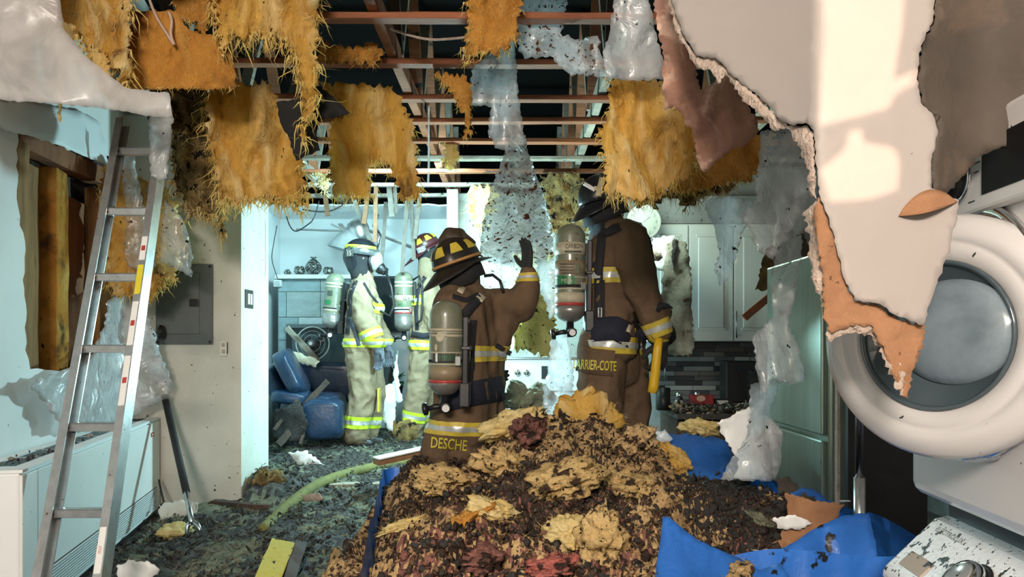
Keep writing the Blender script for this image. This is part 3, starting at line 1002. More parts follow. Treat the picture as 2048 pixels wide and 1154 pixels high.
batt('insulation_batt', 'yellow wool spilling from the wall corner behind the ladder', [(212, 330), (240, 330), (292, 360), (300, 420), (292, 470), (300, 520), (320, 545), (340, 560), (318, 590), (290, 606), (270, 590), (232, 590), (208, 560), (206, 480), (212, 430), (200, 380)],
     4.08, 0.06, ins, n=160, ln=(8, 36), r=(1.2, 3), seed=29, amp=0.06, surf=360)
batt('insulation_batt', 'pale yellow wool drooping over the grey electrical panel', [(305, 370), (340, 380), (362, 430), (372, 480), (362, 520), (345, 565), (330, 570), (318, 545), (300, 520), (305, 450)], 4.15, 0.07, ins_p, n=120, ln=(8, 34), r=(1.2, 3), seed=30, amp=0.05, surf=260)
batt('insulation_tuft', 'small grey-yellow wool strip hanging from a strap at the left end', [(630, 345), (650, 340), (656, 362), (652, 390), (644, 382), (636, 366)], 6.05, 0.03, ins_c, ins_p, n=26, ln=(6, 18), r=(0.8, 2), seed=31, res=8, surf=60)
batt('insulation_tuft', 'pale wisp hanging under a strap right of the film cone', [(1142, 350), (1158, 346), (1168, 372), (1160, 402), (1150, 396), (1144, 372)], 6.05, 0.03, ins_p, n=26, ln=(6, 18), r=(0.8, 2), seed=32, res=8, surf=60)
batt('insulation_batt', 'dark shreds of wool caught on the straps beside the ladder top', [(345, 205), (420, 200), (418, 250), (400, 262), (385, 300), (372, 330), (350, 320), (345, 262)], 3.8, 0.10, ins_c, n=120, ln=(10, 34), r=(1.2, 3), seed=33, amp=0.06, surf=260)
batt('insulation_roll', 'speckled yellow wool curtain hanging in front of the cooker', [(1024, 505), (1060, 490), (1098, 496), (1110, 540), (1114, 620), (1110, 700), (1092, 712), (1060, 706), (1030, 700), (1014, 690), (1010, 660), (1020, 600), (1028, 560)],
     5.15, 0.08, mat('speckled_wool', (0.62, 0.54, 0.24), (0.52, 0.42, 0.16), 6, 0.95, bump=0.6, bscale=40, transl=0.25, spots=[(SOOT, 34, 0.60, 0.64)]), n=60, ln=(6, 16), r=(1, 2), seed=34, amp=0.05, surf=160)
# black roofing felt hanging between the batts
felt = mat('black_felt', (0.008, 0.008, 0.008), None, rough=0.9)
a, _ = sheet('roofing_felt', [(552, 205), (600, 196), (620, 215), (640, 300), (592, 322), (575, 270), (560, 245)], 3.15, 0.006, 14, 2, 0.02, 4, 41, felt)
tag(a, 'square black felt flap hanging in front of the yellow batts', 'roofing felt')
a, _ = sheet('roofing_felt', [(600, 180), (640, 172), (700, 226), (668, 236), (640, 240), (628, 275), (612, 240)], 3.22, 0.006, 14, 2, 0.02, 4, 42, felt)
tag(a, 'pointed black felt flap stretching right above the square one', 'roofing felt')

# ---------------------------------------------------------------- vapour barrier film
def film(name, label, outline, D, m, seed, amp=0.03, fold=0.02, fold_s=9, res=11, rag=3, scale=5, stretch=2.0):
    o, _ = sheet(name, outline, D, 0.0015, res, rag, amp, scale, seed, m, None, stretch=stretch, fold=fold, fold_s=fold_s)
    return tag(o, label, 'plastic film')


film('ceiling_film', 'wide milky white film still stretched over the upper left of the room', [(-80, -120), (110, -120), (128, 60), (180, 120), (255, 176), (338, 186), (346, 236), (300, 232), (200, 216), (90, 206), (-80, 196)],
     lambda x, y: 2.68 + 0.1 * max(0, x) / 340, poly_w, 51, 0.05, 0.03, 3, 16, 2, 2, 1.0)
o, _ = sheet('ceiling_film', [(-80, 198), (60, 208), (110, 212), (160, 222), (200, 246), (212, 296), (214, 330), (150, 305), (90, 282), (-80, 236)], lambda x, y: wlD(x) - 0.06, 0.02, 14, 3, 0.03, 4, 52, plain, None)
tag(o, 'torn white ceiling board sagging above the wall opening', 'drywall')
film('film_strip', 'grey film strip hanging straight down over the top of the ladder', [(298, 228), (346, 232), (343, 270), (338, 310), (333, 356), (318, 362), (301, 352), (300, 290)], 3.2, poly_m, 53, 0.02, 0.02, 9, 10)
film('film_strip', 'crumpled clear film hanging behind the ladder rungs', [(240, 300), (268, 300), (275, 350), (285, 400), (300, 470), (312, 530), (290, 545), (262, 535), (248, 520), (252, 450), (246, 380)], 4.0, poly, 54, 0.06, 0.04)
film('film_strip', 'clear film draped over the pale wool by the electrical panel', [(330, 400), (352, 420), (372, 450), (384, 500), (383, 556), (350, 535), (322, 525), (322, 460)], 4.05, poly, 55, 0.05, 0.03)
film('film_sheet', 'big translucent film draped from the wall opening down over the heater', [(215, 600), (240, 588), (275, 592), (300, 640), (318, 700), (345, 770), (338, 796), (300, 812), (262, 838), (215, 852), (150, 856), (120, 850), (95, 812), (60, 772), (72, 760), (130, 742), (180, 712), (205, 660)],
     lambda x, y: wlD(min(x, 245)) - 0.28 + max(0, x - 245) * 0.001, poly_m, 56, 0.09, 0.05, 6, 13, 4)
film('film_sheet', 'long clear film hanging in the centre, narrow and creased, above the cone', [(975, 110), (1010, 70), (1030, 75), (1034, 160), (1042, 230), (1050, 290), (1020, 300), (990, 296), (975, 262), (984, 215), (944, 210), (942, 140)], 3.35, poly, 57, 0.06, 0.05, 12, 10)
film('film_sheet', 'cone-shaped specked film sheet hanging in front of the raised glove', [(1022, 268), (1050, 270), (1056, 300), (1072, 350), (1095, 420), (1108, 480), (1106, 510), (1080, 520), (1058, 530), (1040, 545), (1010, 530), (985, 525), (958, 512), (966, 440), (980, 380), (1000, 330)],
     lambda x, y: 3.42 + (y - 270) * 0.0035, poly_s, 58, 0.05, 0.05, 8, 11)
film('film_sheet', 'clear pleats of film gathered below the cone at the raised hand', [(1000, 520), (1060, 525), (1062, 560), (1050, 590), (1036, 594), (1018, 590), (1004, 570)], 4.30, poly, 59, 0.04, 0.05, 16, 8)
film('film_strip', 'narrow clear film strip running down behind the raised arm', [(1060, 528), (1078, 520), (1112, 510), (1116, 560), (1114, 620), (1100, 640), (1088, 600), (1070, 560)], 4.45, poly, 60, 0.04, 0.04)
film('film_sheet', 'tall clear film bag hanging behind the mound beside the tall firefighter', [(1104, 660), (1130, 664), (1142, 700), (1148, 760), (1144, 840), (1120, 862), (1084, 850), (1086, 780), (1098, 720)], 4.35, poly_m, 61, 0.06, 0.05, 10, 10)
film('film_sheet', 'glossy film sheet at the top right beside the torn brown paper, lit pink', [(1236, -40), (1290, -40), (1310, 60), (1326, 120), (1330, 160), (1280, 162), (1240, 160), (1212, 150), (1206, 110), (1220, 50)], 2.6, poly_m, 62, 0.05, 0.05, 10, 11)
film('film_sheet', 'sooty grey film stretched along the top straps right of the blackened batt', [(1040, -40), (1142, -40), (1128, 40), (1120, 66), (1150, 78), (1195, 72), (1206, 120), (1222, 160), (1180, 150), (1140, 150), (1130, 140), (1100, 112), (1050, 118), (1028, 80)], 3.25, poly_s, 63, 0.06, 0.05, 7, 12, 5)
film('film_sheet', 'shiny clear film hanging under the broken drywall edge, left of the white wall', [(1522, 262), (1575, 252), (1600, 280), (1622, 340), (1636, 400), (1628, 440), (1600, 470), (1560, 490), (1548, 520), (1520, 505), (1500, 470), (1484, 432), (1510, 400), (1516, 330)], 1.95, poly_c, 64, 0.07, 0.05, 9, 11)
film('film_strip', 'twisted clear film tail hanging in front of the steel fridge', [(1560, 480), (1605, 470), (1600, 540), (1590, 600), (1575, 650), (1596, 690), (1612, 760), (1580, 770), (1545, 760), (1530, 800), (1512, 740), (1506, 672), (1545, 635), (1540, 560)], 2.2, poly_c, 65, 0.06, 0.05, 9, 11)
film('film_sheet', 'lower clear film falling over the white board scrap onto the debris', [(1500, 770), (1556, 755), (1552, 800), (1540, 830), (1556, 850), (1566, 880), (1560, 930), (1552, 962), (1500, 962), (1440, 958), (1462, 920), (1490, 880), (1500, 830)], 2.55, poly_c, 66, 0.07, 0.06, 9, 10)
film('film_strip', 'V-shaped clear film shred hanging in front of the white cabinets', [(1405, 400), (1440, 392), (1500, 400), (1510, 430), (1484, 470), (1470, 520), (1455, 560), (1440, 572), (1428, 540), (1438, 500), (1430, 460), (1415, 430)], 2.9, poly_c, 67, 0.06, 0.05, 9, 10)

# ---------------------------------------------------------------- broken drywall at the right
def dD(x, y):
    return 1.25 + max(0.0, 1636 - x) / 310 * 0.40


dw = thing('drywall_sheet', 'big white drywall sheet with torn edges and light patches, hanging at the right', 'drywall', (0.55, 1.3, 0.6))
sheet('painted_face', [(1335, -900), (1868, -900), (1872, -10), (1866, 40), (1842, 92), (1834, 150), (1842, 205), (1868, 232), (1876, 262), (1862, 330), (1862, 376), (1880, 388), (1918, 400), (1915, 430), (1896, 510), (1862, 600), (1846, 650), (1800, 634), (1752, 606), (1710, 600), (1690, 560), (1672, 490), (1655, 430), (1640, 392), (1632, 330), (1628, 262), (1612, 246), (1580, 250),
                       (1558, 238), (1530, 205), (1500, 180), (1462, 148), (1430, 116), (1392, 112), (1372, 80), (1352, 30), (1338, -20)], dD, 0.006, 13, 2.5, 0.004, 3, 71, dry, dw, edge_mat=gyps)
sheet('paper_layer', [(1640, 392), (1655, 430), (1676, 500), (1692, 566), (1712, 604), (1752, 610), (1800, 640), (1852, 652), (1846, 690), (1826, 740), (1816, 798), (1800, 786), (1786, 750), (1768, 700), (1742, 650), (1700, 650), (1664, 668), (1650, 640), (1645, 560), (1636, 490), (1626, 430)],
      lambda x, y: dD(x, y) + 0.010 + 0.02 * max(0, (y - 600) / 200), 0.006, 11, 4, 0.008, 8, 72, paper, dw, edge_mat=gyps)
sheet('gypsum_core', [(1608, 424), (1634, 400), (1642, 470), (1650, 560), (1662, 600), (1692, 610), (1708, 640), (1740, 648), (1762, 672), (1790, 720), (1812, 742), (1806, 792), (1788, 768), (1764, 706), (1740, 668), (1690, 668), (1656, 680), (1652, 640), (1640, 600), (1622, 560), (1618, 490)],
      lambda x, y: dD(x, y) + 0.022, 0.012, 10, 6, 0.014, 12, 73, gyps, dw)
sheet('gypsum_core', [(1338, -60), (1352, 28), (1372, 78), (1394, 112), (1432, 116), (1464, 150), (1502, 182), (1560, 240), (1582, 252), (1614, 250), (1628, 264), (1634, 400), (1622, 392), (1614, 330), (1596, 290), (1572, 256), (1550, 262), (1520, 232), (1490, 205), (1450, 150), (1436, 168), (1420, 140), (1398, 136), (1378, 110), (1350, 60), (1328, -40)],
      lambda x, y: dD(x, y) + 0.012, 0.012, 10, 4, 0.014, 12, 74, gyps, dw)
# curled tear near the dryer
mb = MB()
n = 14
for i in range(n + 1):
    t = i / n
    x = 1797 + 118 * t
    lo = 432 - 28 * t + 10 * math.sin(pi * t) * 0.6
    hi = lo - 44 * math.sin(pi * min(1, t * 1.02)) ** 0.8 - 0.5
    for k in range(5):
        u = k / 4
        mb.v.append(P(x, lo + (hi - lo) * u, dD(x, 400) - 0.004 - 0.022 * math.sin(pi * t) * (1 - u)))
for i in range(n):
    for k in range(4): mb.f.append([5 * i + k, 5 * i + 5 + k, 5 * i + 6 + k, 5 * i + 1 + k])
mb.mi = [0] * len(mb.f)
o = mb.build('curled_paper_flap', paper, dw, smooth=True)
sd = o.modifiers.new('thick', 'SOLIDIFY'); sd.thickness = 0.002
o, _ = sheet('torn_paper', [(1296, -60), (1336, -60), (1348, 40), (1372, 96), (1390, 130), (1400, 180), (1448, 148), (1462, 150), (1490, 200), (1512, 236), (1520, 262), (1492, 290), (1470, 296), (1440, 318), (1410, 348), (1398, 330), (1386, 268), (1366, 235), (1350, 212), (1330, 222), (1324, 150), (1326, 100), (1312, 40)],
             lambda x, y: 1.86 + (y - 100) * 0.0005, 0.008, 11, 4, 0.05, 4, 75, paper_r, None, stretch=1.4)
tag(o, 'torn red-brown drywall paper hanging in a point left of the white sheet', 'drywall')
o, _ = sheet('drywall_scrap', [(1874, -900), (2500, -900), (2300, 60), (2120, 170), (2048, 246), (2012, 292), (1960, 312), (1930, 350), (1896, 386), (1866, 380), (1862, 330), (1876, 262), (1868, 232), (1842, 205), (1836, 150), (1844, 92), (1868, 40)],
             lambda x, y: 1.33 + 0.03 * math.sin(x * 0.02), 0.010, 14, 4, 0.02, 3, 76, paper_b, None, edge_mat=gyps)
tag(o, 'dark brown torn drywall back above the dryer controls', 'drywall')
mb = MB()
mb.tube([P(1874, 232, 1.27), P(1858, 262, 1.26), P(1840, 300, 1.255), P(1822, 308, 1.25)], [0.006, 0.003, 0.0012, 0.0005], 6)
tag(mb.build('paper_shred', paper_b, smooth=True), 'thin dark paper shred curling off the torn edge onto the white sheet', 'paper')

# ---------------------------------------------------------------- firefighters
def mk(D):
    def q(px, py, dd=0.0): return P(px, py, D + dd)
    def c(a, b):
        """a, b: (px, py, depth offset, radius in px)"""
        return (q(*a[:3]), a[3] * D / F, q(*b[:3]), b[3] * D / F)
    return q, c


def two(c, a, b, off):
    """the same limb twice, at both sides of the body in depth"""
    return [c((a[0], a[1], s * off, a[2]), (b[0], b[1], s * off, b[2])) for s in (-1, 1)]


def glove(name, wrist, d, t, curl, m, parent, k=1.0, spread=0.012):
    """palm, four unequal bent fingers and a thumb that leaves the side of the palm"""
    d, t = Vector(d).normalized(), Vector(t)
    t = (t - d * t.dot(d)).normalized()
    n = d.cross(t)
    w = Vector(wrist)
    caps = [(w - d * 0.05 * k, 0.036 * k, w + d * 0.01 * k, 0.030 * k)]
    for s in (-0.024, -0.008, 0.008, 0.024): caps.append((w + t * s * 0.8 * k, 0.019 * k, w + (d * 0.085 + t * s * 1.25) * k, 0.0145 * k))
    for i, (L, off) in enumerate(((0.072, 0.031), (0.080, 0.0105), (0.074, -0.0105), (0.058, -0.031))):
        p = w + (d * 0.088 + t * off) * k
        a = 0.0
        for j, fr in enumerate((0.45, 0.32, 0.23)):
            a += curl * (0.7 if j == 0 else 1.0)
            e = (d * math.cos(a) + n * math.sin(a) + t * off * 2.2).normalized()
            p2 = p + e * L * fr * k
            caps.append((p, (0.0125 - j * 0.0012) * k, p2, (0.0115 - j * 0.0014) * k))
            p = p2
    p = w + (d * 0.02 + t * 0.026) * k
    e = (d * 0.62 + t * 0.70 + n * 0.35).normalized()
    p2 = p + e * 0.045 * k
    caps.append((p, 0.0165 * k, p2, 0.0135 * k))
    e2 = (d * 0.85 + t * 0.25 + n * 0.45).normalized()
    caps.append((p2, 0.0135 * k, p2 + e2 * 0.034 * k, 0.011 * k))
    return grow(name, caps, 0.0048 * k, m, parent, 3)


def axes(f, u):
    u = Vector(u).normalized()
    f = Vector(f)
    f = (f - u * f.dot(u)).normalized()
    l = u.cross(f)
    return Matrix((f, l, u)).transposed()


def helmet(parent, c, f, u, shell, patch, k=1.0, brim=True, ribs=8, band_m=None, rear=0.24, curtain=True):
    R = axes(f, u)
    c = Vector(c)
    A, B, H = 0.150 * k, 0.122 * k, 0.150 * k
    mb = MB()
    seg, rings = 32, 10

    def dome(th, ph, s=1.0):
        rib = 1 + 0.035 * max(0, math.cos(ribs * ph)) ** 6 * math.sin(th)
        return Vector((A * s * rib * math.sin(th) * math.cos(ph), B * s * rib * math.sin(th) * math.sin(ph), H * s * math.cos(th) ** 0.9))
    for i in range(rings + 1):
        th = pi / 2 * i / rings
        for j in range(seg): mb.v.append(c + R @ dome(th, 2 * pi * j / seg))
    for j in range(seg): mb.v.append(c + R @ (dome(pi / 2, 2 * pi * j / seg, 0.94) - Vector((0, 0, 0.004))))
    for j in range(seg): mb.v.append(c + R @ (dome(pi / 2, 2 * pi * j / seg, 0.90) + Vector((0, 0, 0.05 * k))))
    for i in range(rings + 2):
        for j in range(seg): mb.f.append([i * seg + j, i * seg + seg + j, i * seg + seg + (j + 1) % seg, i * seg + (j + 1) % seg])
    mb.mi = [0] * len(mb.f)
    h = mb.build('helmet', shell, parent, True)
    if brim:
        mb = MB()
        n = 40
        for lay in range(2):
            for ring in range(3):
                for j in range(n):
                    ph = 2 * pi * j / n
                    cx, sy = math.cos(ph), math.sin(ph)
                    ro = 1 if ring == 2 else (0.5 if ring == 1 else 0)
                    ex = (0.055 if cx > 0 else rear - 0.15) * k * abs(cx) ** 1.5 + 0.028 * k
                    x = (A * 0.97 + ex * ro) * cx
                    y = (B * 0.97 + 0.030 * k * ro) * sy
                    z = -0.012 * k - ro * (0.018 if cx > 0 else 0.018 + 0.055 * abs(cx)) * k + (0.006 if lay == 0 else 0)
                    mb.v.append(c + R @ Vector((x, y, z)))
        for ring in range(2):
            for j in range(n):
                a, b2 = ring * n + j, ring * n + (j + 1) % n
                mb.f.append([a, a + n, b2 + n, b2])
                o2 = 3 * n
                mb.f.append([a + o2, b2 + o2, b2 + n + o2, a + n + o2])
        for j in range(n):
            a, b2 = 2 * n + j, 2 * n + (j + 1) % n
            mb.f.append([a, a + 3 * n, b2 + 3 * n, b2])
        mb.mi = [0] * len(mb.f)
        mb.build('brim', shell, h, True)
    if patch is not None:
        for j in range(ribs):
            ph0 = 2 * pi * (j + 0.5) / ribs
            v = []
            for lift in (1.03, 1.045):
                for a in range(4):
                    for b2 in range(4):
                        th = 0.80 + 0.42 * a / 3
                        w = (0.17 + 0.09 * a / 3)
                        v.append(c + R @ dome(th, ph0 + w * (b2 / 1.5 - 1), lift))
            f2 = []
            for a in range(3):
                for b2 in range(3):
                    i = a * 4 + b2
                    f2 += [[i, i + 1, i + 5, i + 4], [16 + i + 1, 16 + i, 16 + i + 4, 16 + i + 5]]
            obj('reflective_patch', v, f2, patch, h, True)
    if band_m is not None:
        v = []
        n = 40
        for s, z in ((1.02, 0.008), (1.03, 0.015), (1.01, 0.022)):
            for j in range(n):
                q = dome(pi / 2, 2 * pi * j / n, s)
                v.append(c + R @ (q + Vector((0, 0, z * k))))
        f2 = [[r * n + j, r * n + (j + 1) % n, r * n + n + (j + 1) % n, r * n + n + j] for r in range(2) for j in range(n)]
        obj('goggle_strap', v, f2, band_m, h, True)
    # neck curtain
    if not curtain: return h, R
    mb = MB()
    n = 28
    for z, s in ((-0.005, 0.93), (-0.05, 0.97), (-0.105, 0.98), (-0.105, 0.93), (-0.01, 0.86)):
        for j in range(n):
            ph = 0.9 + (2 * pi - 1.8) * j / (n - 1)
            mb.v.append(c + R @ Vector((A * s * math.cos(ph), B * s * math.sin(ph), z * k - 0.02 * k * (math.cos(ph) < 0))))
    for i in range(4):
        for j in range(n - 1): mb.f.append([i * n + j, i * n + j + 1, i * n + n + j + 1, i * n + n + j])
    mb.mi = [0] * len(mb.f)
    mb.build('neck_curtain', hoodm, h, True)
    return h, R


olive = mat('olive_cylinder_wrap', (0.155, 0.165, 0.105), (0.20, 0.21, 0.15), 20, 0.35, coat=0.4, spots=[((0.06, 0.035, 0.02), 20, 0.60, 0.70)])
cream = mat('cream_label', (0.52, 0.47, 0.34), (0.44, 0.39, 0.28), 30, 0.5, spots=[((0.10, 0.06, 0.03), 40, 0.66, 0.72)])
green_l = mat('green_label', (0.015, 0.16, 0.05), None, rough=0.4)
red_l = mat('red_label', (0.42, 0.045, 0.04), None, rough=0.4)
bare = mat('bare_cylinder_end', (0.32, 0.31, 0.29), (0.24, 0.22, 0.2), 12, 0.3, 0.5)
inkd = mat('dark_print', (0.05, 0.06, 0.045), None, rough=0.6)
whitep = mat('white_print', (0.80, 0.80, 0.78), None, rough=0.5)


def scba(parent, top, bot, rpx, D, bands, txt, dx=1, pale=False):
    """air cylinder with its bands, valve, gauge and carrying frame. top, bot: pixel ends"""
    a, b = P(*top, D), P(*bot, D)
    ax = (b - a)
    L = ax.length
    ax.normalize()
    r = rpx * D / F
    prof = [(r * math.sin(t), r * 0.9 * (1 - math.cos(t))) for t in (0.05, 0.35, 0.7, 1.05, 1.35, 1.57)]
    prof += [(r, L * 0.3), (r, L * 0.6), (r, L - r * 0.8)] + [(r * math.cos(t), L - r * 0.8 + r * 0.75 * math.sin(t)) for t in (0.3, 0.7, 1.05, 1.3, 1.5)]
    cyl = MB().lathe(prof, a, ax, 32).build('air_cylinder', olive, parent, True)
    for (t0, t1, m) in bands:
        k = 1.012 if m is not bare else 1.008
        pr = [(r * 1.0, L * t0), (r * k, L * t0), (r * k, L * t1), (r * 1.0, L * t1)]
        if t1 >= 0.99:
            pr = [(r * k, L * t0), (r * k, L - r * 0.8)] + [(r * k * math.cos(t), L - r * 0.8 + r * 0.77 * math.sin(t)) for t in (0.3, 0.7, 1.05, 1.3, 1.5)]
        MB().lathe(pr, a, ax, 32).build('label_band', m, cyl, True)
    bv = bvh_of(cyl)
    for (s, px, py, h, w, m) in txt:
        if s == '#':
            v, f = [], []
            for i in range(2):
                for j in range(6):
                    p = cast(bv, px + (j / 5 - 0.5) * w, py + (i - 0.5) * h, D)
                    v.append(p + (CAM - p).normalized() * 0.006)
            obj('sticker', v, [[j, j + 1, j + 7, j + 6] for j in range(5)], m, cyl)
        elif s == 'o':
            v = [cast(bv, px + w / 2 * math.cos(t * pi / 8), py + h / 2 * math.sin(t * pi / 8), D) for t in range(16)]
            obj('sticker', [p + (CAM - p).normalized() * 0.006 for p in v], [list(range(15, -1, -1))], m, cyl)
        else:
            decal(s, px, py, h, D, bv, m, cyl, lift=0.009, wpx=w)
    k = D / F
    # valve, handwheel, gauge
    e = b + ax * 0.01
    vm = MB()
    vm.lathe([(0.022, -0.02), (0.024, 0.02), (0.03, 0.022), (0.03, 0.05), (0.018, 0.055), (0.018, 0.075)], e, ax, 14)
    vm.tube([e + ax * 0.04, e + ax * 0.045 + Vector((-dx * 0.05, 0, 0.0)), e + ax * 0.05 + Vector((-dx * 0.085, 0, -0.004))], [0.016, 0.015, 0.013], 10)
    v = vm.build('cylinder_valve', black, parent, True)
    hw = MB().lathe([(0.012, 0), (0.031, 0.004), (0.034, 0.014), (0.031, 0.026), (0.012, 0.030)], e + ax * 0.05 + Vector((-dx * 0.085, 0, -0.004)), (-dx, 0, -0.2), 14)
    hw.build('handwheel', black, v, True)
    g = e + ax * 0.045 + Vector((dx * 0.01, -0.045, 0))
    gb = MB().lathe([(0.024, 0.02), (0.027, 0.0), (0.027, -0.014), (0.022, -0.016)], g, (0, 1, 0.15), 18).build('pressure_gauge', black, v, True)
    MB().lathe([(0.019, 0.0), (0.019, -0.002)], g + Vector((0, -0.0165, -0.003)), (0, 1, 0.15), 18).build('gauge_face', whitep, gb)
    # frame between cylinder and back
    fm = MB()
    for s in (-1, 1):
        fm.bar(a + ax * L * 0.18 + Vector((dx * (r + 0.02), s * 0.07, 0)), b + Vector((dx * (r + 0.02), s * 0.05, 0)), 0.028, 0.02, (0, 1, 0))
    fm.bar(a + ax * L * 0.5 + Vector((dx * (r + 0.022), -0.075, 0)), a + ax * L * 0.5 + Vector((dx * (r + 0.022), 0.075, 0)), 0.05, 0.02)
    fm.box(b + Vector((dx * (r + 0.02), 0, 0.01)), (0.05, 0.18, 0.12))
    fm.build('backframe', black, parent, bevel=0.005)
    # band and buckle round the cylinder
    MB().lathe([(r * 1.005, L * 0.62), (r * 1.035, L * 0.625), (r * 1.035, L * 0.645), (r * 1.005, L * 0.65)], a, ax, 28).build('cylinder_strap', blackm, parent, True)
    MB().box(a + ax * L * 0.635 + Vector((dx * r * 0.8, -r * 0.72, 0)), (0.03, 0.02, 0.05)).build('buckle', chrome, parent, bevel=0.004)
    return cyl, bv


def head(q, c, D, px, py, rp, nose=(1, 0), up=(0, 0, 1)):
    """skull, jaw, nose, ears"""
    s = D / F
    k = rp
    nx = nose[0]
    cc = [c((px, py - k * 0.25, 0, k * 0.95), (px - nx * k * 0.2, py - k * 0.2, 0, k * 0.95)),
          c((px + nx * k * 0.25, py + k * 0.45, 0, k * 0.62), (px + nx * k * 0.45, py + k * 0.75, 0, k * 0.42)),
          c((px + nx * k * 0.85, py - k * 0.05, 0, k * 0.13), (px + nx * k * 1.12, py + k * 0.28, 0, k * 0.17)),
          c((px + nx * k * 0.78, py + k * 0.62, -0.012, k * 0.14), (px + nx * k * 0.78, py + k * 0.62, 0.012, k * 0.14)),
          c((px - nx * k * 0.1, py + k * 0.5, 0, k * 0.58), (px - nx * k * 0.2, py + k * 1.5, 0, k * 0.60))]
    for d in (-1, 1): cc.append(c((px - nx * k * 0.02, py - k * 0.05, d * k * s * 0.86, k * 0.16), (px - nx * k * 0.08, py + k * 0.25, d * k * s * 0.86, k * 0.12)))
    return cc


# ======== A: firefighter in the round black helmet, side on, in the back room
D = 6.75
q, c = mk(D)
A = thing('person', 'firefighter in tan gear, round black helmet and clear mask, standing by the dark couch', 'person', q(718, 892), 'firefighters')
grow('body', head(q, c, D, 727, 518, 24) + two(c, (726, 590, 22), (722, 690, 22), 0.09) + [c((722, 590, -.17, 13), (730, 645, -.22, 11)), c((730, 645, -.22, 11), (752, 690, -.24, 8)), c((752, 690, -.24, 8), (754, 712, -.24, 8)),
                                                                                       c((722, 590, .17, 13), (745, 640, .22, 11)), c((745, 640, .22, 11), (772, 690, .12, 8)),
                                                                                       c((722, 700, -.10, 20), (728, 790, -.12, 15)), c((728, 790, -.12, 15), (712, 870, -.12, 11)), c((712, 876, -.12, 11), (738, 886, -.12, 9)),
                                                                                       c((735, 700, .10, 20), (745, 790, .12, 15)), c((745, 790, .12, 15), (735, 865, .15, 11)), c((735, 872, .15, 11), (758, 882, .15, 9))], 0.016, skin, A, 4)
coatA = grow('coat', two(c, (726, 592, 30), (722, 660, 31), 0.10) + two(c, (722, 660, 31), (722, 690, 34), 0.10) + [c((722, 578, -.17, 20), (722, 578, .17, 20)), c((727, 556, 0, 21), (726, 580, 0, 27)),
             c((722, 588, -.19, 22), (731, 642, -.25, 22)), c((731, 642, -.25, 22), (750, 680, -.27, 17)), c((745, 610, -.04, 22), (738, 660, -.04, 26)),
             c((722, 588, .19, 22), (745, 640, .24, 20)), c((745, 640, .24, 20), (772, 682, .14, 15))], 0.013, khaki, A, 5, 0.013, 11, 1, (1, 1, 0.8))
trA = grow('trousers', two(c, (722, 695, 31), (724, 720, 30), 0.08) + [c((720, 710, -.11, 29), (728, 785, -.13, 27)), c((728, 785, -.13, 27), (718, 835, -.13, 26)), c((718, 835, -.13, 26), (712, 868, -.13, 24)),
           c((735, 710, .11, 26), (748, 785, .13, 24)), c((748, 785, .13, 24), (738, 862, .16, 20))], 0.013, khaki, A, 5, 0.015, 9, 2, (1, 1, 0.9))
MB().box(q(758, 800, -.17), (0.02, 0.10, 0.22)).build('knee_patch', yell, A, bevel=0.008)
for (x, y, dd) in ((712, 872, -.12), (737, 868, .15)):
    b = grow('boot', [c((x - 2, y - 8, dd, 15), (x - 2, y + 10, dd, 15)), c((x, y + 12, dd, 13), (x + 28, y + 15, dd, 10))], 0.012, black, A, 3)
trim3(coatA, q(756, 617, -.10), (0.1, 0, 1), 0.045, 0.17, lime, A)
trim3(coatA, q(743, 668, -.27), (0.35, 0, -0.93), 0.045, 0.14, lime, A)
trim3(coatA, q(722, 686), (0, 0, 1), 0.038, 0.6, lime, A)
trim3(trA, q(714, 843, -.13), (0.06, 0, 1), 0.055, 0.17, lime, A)
trim3(trA, q(739, 843, .15), (0.06, 0, 1), 0.055, 0.12, lime, A)
MB().box(q(715, 566, -.22), (0.07, 0.012, 0.035)).build('name_patch', black, A, bevel=0.004)
glm = mat('grey_glove', (0.10, 0.11, 0.135), (0.06, 0.065, 0.08), 14, 0.8)
glove('glove', q(755, 700, -.27), (0.12, 0, -1), (0.9, -0.5, 0), 0.35, glm, A, 1.15)
glove('glove', q(776, 696, .12), (0.1, 0, -1), (0.9, -0.5, 0), 0.35, glm, A, 1.1)
grow('hood', [c((724, 518, 0, 25), (720, 515, 0, 26)), c((720, 525, 0, 23), (722, 552, 0, 21))], 0.012, hoodm, A, 4)
bh = mat('black_helmet_shell', (0.012, 0.014, 0.018), None, rough=0.3)
h, R = helmet(A, q(722, 512), (0.95, 0, -0.1), (0.08, 0, 1), bh, None, 1.10, brim=False, ribs=1, curtain=False)
grow('ear_cover', [c((712, 514, 0, 27), (715, 530, 0, 23)), c((726, 512, 0, 22), (724, 528, 0, 20)), c((718, 536, 0, 20), (722, 556, 0, 19))], 0.012, bh, h, 4)
v = [q(722, 512) + R @ Vector((0.158 * math.cos(t), 0.130 * math.sin(t), 0.060 + dz)) * (1.0 if dz == 0 else 0.97) for dz in (0, 0.032) for t in np.linspace(-2.9, -0.35, 20)]
obj('yellow_stripe', v, [[i, i + 1, i + 21, i + 20] for i in range(19)], lime, h, True)
MB().lathe([(0.155, 0), (0.165, -0.07), (0.163, -0.07), (0.153, 0.0)], q(726, 497), (0.1, 0, 1), 30).build('clear_visor', film_mat('visor_plastic', 0.12), h, True)
pr_ = rotz(-0.55)
o = MB().box(q(699, 507, -.14), (0.085, 0.008, 0.055), pr_).build('number_plate', inkd, h)
flat_text('15', q(699, 507, -.14) + pr_ @ Vector((0, -0.006, 0)), 0.042, whitep, h, Matrix((pr_ @ Vector((1, 0, 0)), Vector((0, 0, 1)), pr_ @ Vector((0, -1, 0)))).transposed(), 'helmet_number')
